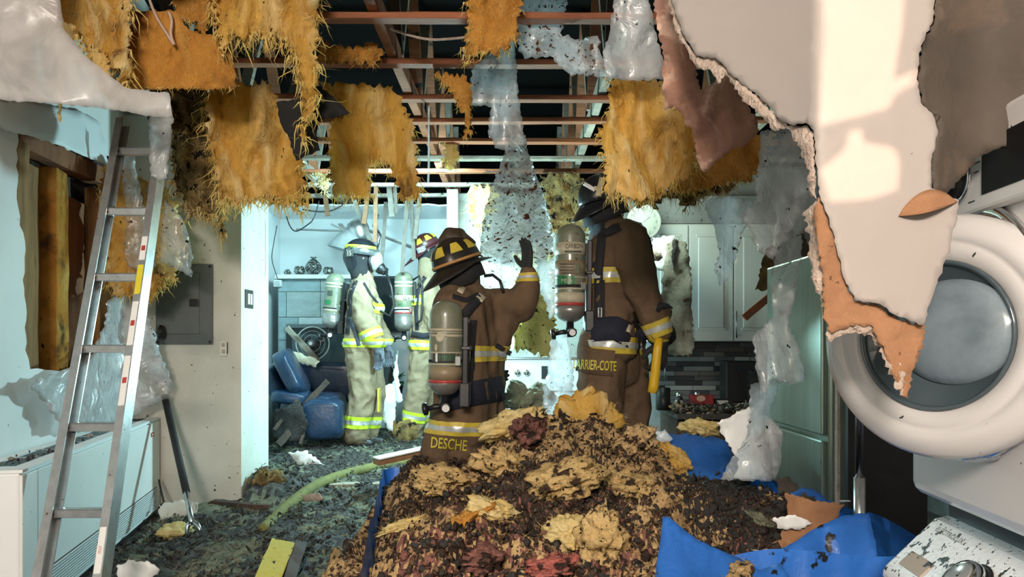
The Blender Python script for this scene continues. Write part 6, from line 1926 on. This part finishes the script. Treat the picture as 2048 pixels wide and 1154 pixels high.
MB().lathe([(dR * 0.615, 0.012), (dR * 0.615, 0.026), (dR * 0.60, 0.029), (dR * 0.575, 0.020), (dR * 0.57, 0.010)], dc, DN, 64).build('glass_rim', mat('smoked_rim', (0.05, 0.07, 0.08), None, rough=0.08, coat=0.5), door, True)
dX = DN.cross(Vector((0, 0, 1))).normalized()
if dX.x < 0: dX = -dX
MB().lathe([(dR * 0.59, 0.008), (dR * 0.57, 0.006), (0.003, 0.004)], dc, DN, 64).build('glass_pane', mat('door_glass', (0.50, 0.60, 0.63), (0.22, 0.29, 0.32), 5, 0.10, coat=0.6, spots=[(SOOT, 34, 0.69, 0.71)]), door, True)
MB().lathe([(dR * 0.43, 0.006), (dR * 0.42, 0.016), (dR * 0.36, 0.026), (dR * 0.2, 0.032), (0.003, 0.034)], dc + dX * dR * 0.135 + Vector((0, 0, dR * 0.03)), DN, 56, 1.12).build('glass_bowl', mat('bowl_glass', (0.20, 0.25, 0.28), (0.09, 0.12, 0.14), 4, 0.09, coat=0.6), door, True)
MB().lathe([(dR * 0.93, -0.034), (dR * 0.99, -0.048), (dR * 0.96, -0.066), (dR * 0.80, -0.070)], dc + Vector((0.035, 0.01, -0.012)), DN, 64).build('clear_inner_rim', film_mat('clear_plastic', 0.35), door, True)
MB().box(dc + DN * 0.0 + Vector((0, 0, 0)) + (DN.cross(Vector((0, 0, 1))).normalized()) * -dR * 0.0 + Vector((-0.06, 0.19, 0.02)), (0.012, 0.02, 0.05)).build('latch_mark', alu, door, bevel=0.003)

ws = thing('washing_machine', 'white washing machine with debris-specked sloping control panel under the dryer', 'washing machine', bd(0.33, 0, -0.3))
bbox('cabinet', 0, 0.66, -0.1, 0.50, -0.62, 0.0, enamel_d, ws, 0.03)
mb = MB()
prof = [(0.0, 0.36), (0.052, 0.372), (0.066, 0.395), (0.062, 0.42), (-0.06, 0.545), (-0.12, 0.56), (-0.12, 0.36)]
v = []
for s in (-0.004, 0.664):
    for (o_, z_) in prof: v.append(bd(s, z_, o_))
n = len(prof)
mb.add(v, [list(range(n - 1, -1, -1)), list(range(n, 2 * n))] + [[i, (i + 1) % n, n + (i + 1) % n, n + i] for i in range(n)])
mb.build('control_panel', enamel_d, ws, bevel=0.014, seg=3)
pn = Vector((0, 0, 1)) * 0.70 + BN * 0.714
pn.normalize()
pc = bd(0.33, 0.482, 0.001)
pu = BU
pv = pn.cross(pu) * -1
if pv.z < 0: pv = -pv
def pp(s, t, o_=0.0): return pc + pu * (s - 0.33) + pv * t + pn * o_
RP = Matrix((pu, pv, pn)).transposed()
MB().lathe([(0.056, 0.0), (0.056, 0.004), (0.050, 0.005)], pp(0.30, -0.012), pn, 32).build('knob_gap', black, ws, True)
MB().lathe([(0.048, 0.0), (0.048, 0.020), (0.042, 0.030), (0.034, 0.031)], pp(0.30, -0.012), pn, 32).build('knob', chrome, ws, True)
MB().lathe([(0.034, 0.031), (0.030, 0.033)], pp(0.30, -0.012), pn, 32).build('knob_face', mat('knob_face', (0.45, 0.48, 0.5), None, rough=0.2, metal=0.6, spots=[(SOOT, 40, 0.6, 0.63)]), ws, True)
MB().box(pp(0.46, -0.01, 0.002), (0.12, 0.08, 0.006), RP).build('display', glass, ws, bevel=0.006)
MB().box(pp(0.10, -0.035, 0.001), (0.11, 0.045, 0.006), RP).build('drawer_grip', mat('tan_grip', (0.35, 0.27, 0.2), None, rough=0.5, spots=[(SOOT, 30, 0.55, 0.58)]), ws, bevel=0.006)
flat_text('ELECTROLUX', pp(0.11, 0.065, 0.002), 0.014, inkd, ws, RP)
MB().box(bd(0.33, 0.565, -0.34), (0.64, 0.5, 0.09), RB_).build('stacking_kit', black, ws)

wb = thing('junction_box', 'small white junction box at the upper left edge of the stone fireplace', 'junction box', P(554, 572, 7.66))
facebox('box', 547, 560, 562, 573, 7.64, 0.05, plain, wb, 0.004)
facebox('cover', 549, 562, 560, 571, 7.632, 0.01, alu, wb, 0.002)

# ---------------------------------------------------------------- the mound on the blue tarp
def edge_fall(x, y):
    """0 outside the tarp-covered base, 1 well inside"""
    xl = -0.55 + 0.14 * (2.9 - y)
    xr = 1.20 - 0.16 * (y - 2.4)
    a = min(x - xl, xr - x, 3.62 - y, y - 1.70 - 0.50 * max(0.0, min(1.0, (x - 0.36) / 0.12)))
    return max(0.0, min(1.0, a / 0.14))


def heap0(x, y):
    h = 0.32 + 0.02 * max(0.0, min(1, (y - 2.0)))
    h += 0.27 * math.exp(-((x - 0.07) / 0.22) ** 2 - ((y - 3.05) / 0.50) ** 2)
    h += 0.20 * math.exp(-((x - 0.42) / 0.24) ** 2 - ((y - 3.0) / 0.45) ** 2)
    h += 0.025 * math.exp(-((x + 0.22) / 0.22) ** 2 - ((y - 2.75) / 0.45) ** 2)
    h += 0.05 * math.exp(-((x - 0.1) / 0.4) ** 2 - ((y - 2.3) / 0.3) ** 2)
    h -= 0.05 * math.exp(-((x - 0.95) / 0.25) ** 2 - ((y - 2.4) / 0.5) ** 2)
    return h


def heap(x, y):
    e = edge_fall(x, y)
    q = Vector((x * 4.2, y * 4.2, 3.1))
    k = noise.fractal(q, 0.8, 2.1, 5)
    rd = 1 - 2 * abs(noise.noise(Vector((x * 6 + 4, y * 6, 1.7)) + noise.noise_vector(Vector((x * 3, y * 3, 0))) * 0.8))
    return (heap0(x, y) + 0.085 * k + 0.060 * rd) * (0.5 + 0.5 * e ** 0.5) + 0.016 * noise.fractal(Vector((x * 26, y * 26, 0.4)), 0.6, 2.0, 4)


def heapD(px, py):
    D = 1.75
    while D < 4.2:
        p = P(px, py, D)
        if p.z <= heap(p.x, p.y): return D
        D += 0.02
    return 3.1


def tone(x, y, r):
    """0 dark brown, 1 tan, 2 rosy, 3 charred"""
    n1 = noise.fractal(Vector((x * 3.1 + 7, y * 3.1, 0.3)), 1, 2, 3)
    n2 = noise.fractal(Vector((x * 3.6, y * 3.6 + 3, 5.3)), 1, 2, 3)
    right = max(0, min(1, (x - 0.42) / 0.35))
    front = max(0, min(1, (2.45 - y) / 0.4)) * (1 if x < 0.35 else 0.3)
    if r < 0.55 * front + n2 * 0.35: return 2
    if n1 + 0.06 - 0.55 * right + (r - 0.5) * 0.5 > 0.06: return 1
    if r < 0.25 + right * 0.65: return 3
    return 0


mats4 = [wool_d, wool_t, wool_r, char]
nx, ny = 260, 280
xs = np.linspace(-0.66, 1.30, nx)
ys = np.linspace(1.66, 3.72, ny)
v = [(x, y, heap(x, y)) for y in ys for x in xs]
f = [(j * nx + i, j * nx + i + 1, (j + 1) * nx + i + 1, (j + 1) * nx + i) for j in range(ny - 1) for i in range(nx - 1) if xs[i] < 0.3 or edge_fall(xs[i], ys[j]) > 0 or edge_fall(xs[i + 1], ys[j + 1]) > 0 or ys[j] > 2.6]
n0 = len(v)
ring = [i for i in range(nx)] + [j * nx + nx - 1 for j in range(1, ny)] + [(ny - 1) * nx + i for i in range(nx - 2, -1, -1)] + [j * nx for j in range(ny - 2, 0, -1)]
v += [(v[i][0], v[i][1], -0.09) for i in ring]
m_ = len(ring)
f += [(ring[k], n0 + k, n0 + (k + 1) % m_, ring[(k + 1) % m_]) for k in range(m_) if v[ring[k]][0] < 0.3 or v[ring[k]][1] > 2.6]
me = bpy.data.meshes.new('debris_mound')
me.from_pydata(v, [], f)
for k in mats4: me.materials.append(k)
rng = random.Random(31)
me.polygons.foreach_set('material_index', [tone(v[q[0]][0], v[q[0]][1], rng.random()) for q in f])
hp = link('debris_mound', me, None, None, True)
tag(hp, 'big mound of torn brown and yellow insulation heaped on the blue tarp', 'insulation', None, 'stuff')
pts, sz, mi = [], [], []
rng = random.Random(32)
while len(pts) < 11000:
    x, y = rng.uniform(-0.62, 1.24), rng.uniform(1.72, 3.68)
    if edge_fall(x, y) < 0.05 or (tone(x, y, 0.5) == 1 and rng.random() < 0.6): continue
    pts.append((x, y, heap(x, y) + rng.uniform(-0.006, 0.016)))
    sz.append(rng.uniform(0.004, 0.014) * (1.5 if rng.random() < 0.12 else 1))
    mi.append(rng.choice((0, 3, tone(x, y, rng.random()))))
o = crumbs('torn_bits', pts, sz, mats4, mi, hp, 7, 1, 1.0, 0.6, elong=1.3)
st_, di_, le_, ra_ = [], [], [], []
for _ in range(8000):
    x, y = rng.uniform(-0.55, 1.15), rng.uniform(1.8, 3.62)
    if edge_fall(x, y) < 0.3 or tone(x, y, 0.5) not in (1, 0): continue
    st_.append((x, y, heap(x, y) + 0.004))
    a = rng.uniform(0, 6.28)
    di_.append((math.cos(a), math.sin(a) - 0.3, rng.uniform(-0.1, 0.8)))
    le_.append(rng.uniform(0.015, 0.055)); ra_.append(rng.uniform(0.0007, 0.0016))
strands('fibre_strands', st_, di_, le_, ra_, wool_t, hp, 5, 0.5)
# chunks of batt lying on the mound
for i, (px, py, rx, ry, rz, rot, tilt, m, lb) in enumerate([
        (1170, 846, 60, 0.05, 58, 0.1, 0.1, ins, 'large upright orange-yellow batt chunk at the back top of the mound'),
        (1030, 850, 62, 0.09, 26, 0.0, -0.25, ins_p, 'pale yellow batt piece capping the peak of the mound'),
        (1058, 862, 30, 0.09, 26, 0.0, 0.2, wool_r, 'dark rosy clump on the peak beside the pale yellow piece'),
        (1272, 882, 40, 0.08, 26, 0.0, -0.5, wool_t, 'tan pointed tuft at the right shoulder of the mound'),
        (935, 1040, 52, 0.05, 17, 0.0, -0.45, ins_o, 'curled orange batt strip on the left front of the mound'),
        (985, 1022, 46, 0.06, 20, 0.0, 0.25, ins_p, 'folded cream batt piece beside the curled orange strip'),
        (812, 1048, 46, 0.03, 9, 0.0, -0.3, ins_p, 'thin pale yellow sliver at the left side of the mound'),
        (1130, 1075, 40, 0.08, 34, 0.0, 0.2, ins_p, 'yellow batt chunk low in the front middle of the mound'),
        (1195, 1085, 46, 0.09, 60, 0.1, 0.2, wool_y, 'tall tan batt chunk right of the front yellow one'),
        (1250, 970, 60, 0.09, 26, 0.0, 0.2, wool_y, 'broad tan wad in the middle right of the mound'),
        (1130, 960, 70, 0.10, 32, 0.2, -0.3, wool_y, 'broad tan wad across the middle of the mound'),
        (890, 960, 56, 0.09, 24, 0.0, 0.15, wool_y, 'brown-tan wad on the upper left of the mound'),
        (1010, 930, 60, 0.09, 26, 0.3, 0.3, wool_y, 'tan wad just beneath the peak of the mound'),
        (1105, 1128, 44, 0.06, 14, 0.0, -0.1, mat('pink_wool', (0.50, 0.15, 0.12), (0.30, 0.11, 0.09), 10, 1.0, bump=1.0, bscale=60, spec=0.05, spots=[((0.05, 0.03, 0.025), 24, 0.52, 0.58)]), 'pink clump at the very front of the mound'),
        (965, 1118, 40, 0.09, 20, 0.0, 0.1, wool_r, 'rosy brown clump at the front left of the mound'),
        (1398, 856, 32, 0.07, 17, 0.0, 0.05, ins_p, 'crumpled pale yellow wad lying on the tarp behind the mound'),
        (1520, 1040, 26, 0.05, 10, 0.0, 0.5, wool_g, 'olive wool scrap in the black debris on the right'),
        (1345, 915, 36, 0.04, 20, 0.0, 0.6, ins, 'flat orange batt flake leaning on the back tarp'),
        (1055, 800, 44, 0.10, 34, 0.0, 0.0, wool_g, 'grey-green wool clump in front of the cooker'),
        (1472, 1146, 30, 0.05, 14, 0.0, -0.4, wool_t, 'yellow-brown scrap caught at the foot of the tarp fold')]):
    D = heapD(px, py + 10) if i not in (15, 18, 19, 17, 0) else {15: 3.55, 18: 4.9, 19: 2.0, 17: 3.2, 0: 3.32}[i]
    k = D / F
    o = lump('insulation_chunk', P(px, py, D - (0.02 if i not in (18, 15) else 0)), (rx * k, ry, rz * k), 40 + i, m, None, 5, 0.55, 1.7, rot, tilt, 0.10)
    tag(o, lb, 'insulation')
    rr = random.Random(i)
    vs = o.data.vertices
    ss = [vs[rr.randrange(len(vs))] for _ in range(150)]
    strands('fibre_strands', [s_.co + o.location for s_ in ss], [s_.normal + Vector((rr.uniform(-1, 1), rr.uniform(-1, 1), rr.uniform(-1, 1))) for s_ in ss], [rr.uniform(0.012, 0.04) for _ in ss], [rr.uniform(0.0006, 0.0014) for _ in ss],
            fibre if m in (ins, ins_p, ins_o) else m, o, i, 0.5)

# blue tarp
tp = thing('tarp', 'blue tarpaulin with deep folds draped under the insulation mound', 'tarp', (0.35, 2.7, 0))
per = [(-0.53 + 0.14 * (2.9 - y), y) for y in np.linspace(3.7, 1.62, 90)] + [(x, 1.62 + 0.48 * max(0.0, min(1.0, (x - 0.34) / 0.1))) for x in np.linspace(-0.34, 1.30, 110)] + [(1.30 - 0.16 * (y - 2.1), y) for y in np.linspace(2.12, 3.72, 80)] + [(x, 3.74) for x in np.linspace(0.98, -0.62, 60)]
v = []
L = 9
for i, (x, y) in enumerate(per):
    a, b = per[i - 1], per[(i + 1) % len(per)]
    t = Vector((b[0] - a[0], b[1] - a[1], 0)).normalized()
    nrm = Vector((t.y, -t.x, 0))
    if nrm.dot(Vector((x - 0.35, y - 2.7, 0))) < 0: nrm = -nrm
    top = 0.36 + 0.03 * noise.noise(Vector((x * 5, y * 5, 0))) - (0.03 if x < -0.2 else 0)
    for k in range(L):
        u = k / (L - 1)
        fo = 0.03 * u * math.sin(i * 0.9) + 0.05 * u * noise.noise(Vector((x * 6, y * 6, u)))
        lf = 1.0 if x > -0.3 else -1.1
        q = Vector((x, y, 0)) + nrm * (0.015 + (0.05 * u + fo) * lf)
        v.append((q.x, q.y, top * (1 - u) - 0.08 * u + 0.015))
n = len(per)
f = [(i * L + k, ((i + 1) % n) * L + k, ((i + 1) % n) * L + k + 1, i * L + k + 1) for i in range(n) for k in range(L - 1)]
o = obj('skirt', v, f, tarp, tp, True)
o, _ = sheet('raised_edge', [(1326, 1032), (1342, 1036), (1368, 1060), (1400, 1082), (1440, 1100), (1482, 1118), (1520, 1140), (1560, 1126), (1590, 1170), (1560, 1260), (1300, 1260), (1306, 1180), (1318, 1100)], lambda x, y: 2.06 - (y - 1030) * 0.0012 + 0.05 * math.sin(x * 0.022), 0.003, 12, 1.0, 0.035, 4, 101, tarp, tp, fold=0.03, fold_s=5, stretch=2)
o, _ = sheet('hanging_fold', [(1738, 1026), (1752, 1090), (1762, 1180), (1775, 1300), (1540, 1300), (1520, 1180), (1500, 1120), (1560, 1100), (1610, 1070), (1640, 1050), (1690, 1030)], lambda x, y: 2.22 - (y - 1030) * 0.0008, 0.003, 13, 1.5, 0.03, 4, 102, tarp, tp, fold=0.035, fold_s=8, stretch=4)
o, _ = sheet('back_fold', [(1290, 872), (1310, 866), (1340, 868), (1380, 868), (1420, 872), (1452, 880), (1470, 915), (1462, 945), (1440, 962), (1380, 965), (1320, 950), (1290, 920)], lambda x, y: 3.50 - (y - 870) * 0.004, 0.003, 12, 2, 0.04, 4, 103, tarp, tp, fold=0.03, fold_s=7)
o, _ = sheet('back_fold', [(1580, 985), (1610, 975), (1640, 985), (1660, 1008), (1620, 1015), (1585, 1010)], 2.75, 0.003, 10, 2, 0.02, 4, 104, tarp, tp)
for i, (out, D, m, lb) in enumerate([([(1570, 985), (1620, 1000), (1690, 1008), (1672, 1040), (1640, 1070), (1600, 1085), (1560, 1100), (1530, 1105), (1560, 1070), (1580, 1040)], 2.36, paper, 'brown torn drywall paper hanging over the blue tarp at the right'),
                                    ([(1545, 1036), (1590, 1030), (1625, 1046), (1600, 1060), (1555, 1056)], 2.33, white, 'small white board flake on the black debris'),
                                    ([(1500, 1098), (1560, 1100), (1600, 1090), (1640, 1085), (1618, 1110), (1588, 1128), (1570, 1105), (1530, 1112)], 2.28, dry, 'cream board shard sticking out below the brown paper'),
                                    ([(1552, 1102), (1580, 1096), (1576, 1140), (1560, 1136)], 2.26, paper, 'short brown paper tongue hanging onto the tarp'),
                                    ([(1552, 960), (1575, 952), (1610, 985), (1640, 1004), (1590, 1008), (1560, 995)], 2.75, paper_b, 'dark crumpled board by the fridge foot'),
                                    ([(1300, 870), (1330, 858), (1346, 878), (1320, 890)], 3.40, poly_w, 'white torn film scrap on the back tarp')]):
    o, _ = sheet('board_scrap', out, D, 0.008, 9, 2.5, 0.02, 5, 110 + i, m, None)
    tag(o, lb, 'debris')

# ---------------------------------------------------------------- debris on the floor
def fh(x, y):
    h = 0.018 + 0.040 * noise.fractal(Vector((x * 3, y * 3, 1)), 0.9, 2.1, 5) + 0.022 * (1 - 2 * abs(noise.noise(Vector((x * 7, y * 7, 2)))))
    h += 0.16 * math.exp(-((x + 1.62) / 0.16) ** 2 - ((y - 4.75) / 0.20) ** 2)
    h += 0.06 * math.exp(-((x + 1.2) / 0.5) ** 2 - ((y - 3.6) / 0.5) ** 2)
    h += 0.05 * math.exp(-((x + 1.0) / 0.9) ** 2 - ((y - 6.4) / 0.6) ** 2)
    return max(0.006, h) + floor_base(y)


xs = np.arange(-2.3, 1.25, 0.026)
ys = np.arange(2.5, 8.15, 0.030)
nx, ny = len(xs), len(ys)
v = [(x, y, fh(x, y)) for y in ys for x in xs]
f = []
for j in range(ny - 1):
    for i in range(nx - 1):
        x, y = xs[i], ys[j]
        if x < -1.70 and 4.45 < y < 5.2: continue
        if (x > -0.64 and y > 6.9) or (x > 0.9 and y > 4.9): continue
        if x < -1.84 - 0.23 * (y - 3.07) + 0.02 and y < 4.6: continue
        f.append((j * nx + i, j * nx + i + 1, (j + 1) * nx + i + 1, (j + 1) * nx + i))
me = bpy.data.meshes.new('charred_debris')
me.from_pydata(v, [], f)
for k in (char, ash, wool_g): me.materials.append(k)


def ftone(x, y, r):
    n1 = noise.fractal(Vector((x * 3.3, y * 3.3, 8)), 1, 2, 3)
    return 2 if n1 + (r - 0.5) * 0.5 > 0.20 else (1 if r > 0.45 else 0)


rng = random.Random(51)
me.polygons.foreach_set('material_index', [ftone(v[q[0]][0], v[q[0]][1], rng.random()) for q in f])
fd = link('charred_debris', me, None, None, True)
tag(fd, 'black wet charred debris with grey wool bits covering the floor', 'debris', None, 'stuff')
pts, sz, mi = [], [], []
while len(pts) < 9500:
    y = 2.7 + 5.2 * rng.random() ** 1.7
    x = rng.uniform(-2.2, 0.9)
    if (x < -1.68 and 4.4 < y < 5.2) or (x < -1.86 - 0.23 * (y - 3.07) and y < 4.7): continue
    pts.append((x, y, fh(x, y) + rng.uniform(-0.004, 0.02)))
    sz.append(rng.uniform(0.004, 0.016)); mi.append(ftone(x, y, rng.random()))
crumbs('char_bits', pts, sz, [char, ash, wool_g], mi, fd, 9, 1, 0.5, 0.55)
for nm, mm, cnt in (('wool_fibres', wool_g, 6500), ('char_fibres', ash, 6500)):
    st_, di_, le_, ra_ = [], [], [], []
    while len(st_) < cnt:
        y = 2.7 + 4.8 * rng.random() ** 1.7
        x = rng.uniform(-2.1, 0.4)
        if (x < -1.68 and 4.4 < y < 5.2) or (x < -1.86 - 0.23 * (y - 3.07) and y < 4.7) or noise.noise(Vector((x * 4, y * 4, cnt * 0.1 + len(nm)))) < -0.05: continue
        st_.append((x, y, fh(x, y) + rng.uniform(0, 0.012)))
        a = rng.uniform(0, 6.28)
        di_.append((math.cos(a), math.sin(a), rng.uniform(0, 0.9)))
        le_.append(rng.uniform(0.02, 0.06)); ra_.append(rng.uniform(0.0008, 0.0022))
    strands(nm, st_, di_, le_, ra_, mm, fd, cnt + len(nm), 0.6)
fl = lump('charred_clump', P(533, 972, 4.7), (0.10, 0.10, 0.11), 71, ins_c, None, 5, 0.4, 2.0)
tag(fl, 'black-brown charred wool clump at the foot of the bright wall end', 'debris')
fl = lump('insulation_chunk', on_floor(352, 1062, 0.05), (0.09, 0.08, 0.04), 72, ins_p, None, 4, 0.4, 2.0)
tag(fl, 'yellow wool clump under the forked end of the pry bar', 'insulation')
for i, (out, D, m, lb) in enumerate([([(232, 1132), (262, 1120), (300, 1124), (320, 1140), (290, 1175), (240, 1170)], 2.95, white, 'white plaster scrap at the ladder foot, bottom left'),
                                    ([(318, 1010), (360, 1000), (395, 1005), (392, 1035), (340, 1045), (318, 1040)], 4.3, whiteb, 'pale board piece leaning beside the heater end'),
                                    ([(575, 905), (610, 900), (650, 930), (630, 942), (596, 930)], 5.6, white, 'white papery scrap on the debris by the column'),
                                    ([(600, 990), (640, 985), (650, 998), (612, 1003)], 4.3, gyps, 'small pale scrap on the floor beside the hose'),
                                    ([(786, 842), (815, 838), (838, 850), (832, 880), (800, 888), (782, 868)], 6.6, ins_c, 'grey ash-covered clump before the boots of the tan firefighter')]):
    o, _ = sheet('floor_scrap', out, D, 0.02, 9, 3, 0.03, 6, 130 + i, m, None)
    tag(o, lb, 'debris')
tag(MB().bar(P(575, 976, 4.95), P(770, 972, 4.95), 0.09, 0.05, (0, 0, 1), 10, 0.002).build('threshold_plank', wood_g, bevel=0.004), 'grey wooden threshold plank lying across the floor behind the hose', 'plank')
pb = thing('broken_board', 'white-edged brown board lying by the kneeling firefighter', 'board', P(800, 925, 4.8))
MB().bar(P(752, 925, 4.72), P(866, 900, 4.95), 0.10, 0.03, (0, 0, 1)).build('core', paper, pb)
MB().bar(P(752, 917, 4.72), P(866, 892, 4.95), 0.11, 0.008, (0, 0, 1)).build('white_face', whitep, pb)
yb = thing('insulation_board', 'fluorescent yellow torn board leaning beside a dark brown plank on the floor', 'board', P(548, 1150, 3.05))
MB().bar(P(522, 1190, 2.92), P(566, 1086, 3.35), 0.105, 0.03, (0.3, -0.6, 0.8), 8, 0.003).build('yellow_face', mat('yellow_board', (0.56, 0.48, 0.07), (0.62, 0.56, 0.14), 8, 0.85, bump=0.4, spots=[(SOOT, 26, 0.62, 0.66)]), yb)
tag(MB().bar(P(568, 1190, 2.92), P(602, 1088, 3.38), 0.05, 0.03, (0.3, -0.6, 0.8), 8, 0.003).build('plank', mat('dark_brown_plank', (0.09, 0.045, 0.028), (0.05, 0.028, 0.018), 8, 0.7)), 'dark brown plank lying right of the yellow board', 'plank')
tag(MB().bar(P(425, 1008, 4.45), P(540, 1018, 4.40), 0.05, 0.05, (0, 0, 1), 6, 0.004).build('charred_stick', wood_k), 'charred baseboard length lying at the foot of the panel wall', 'wood')
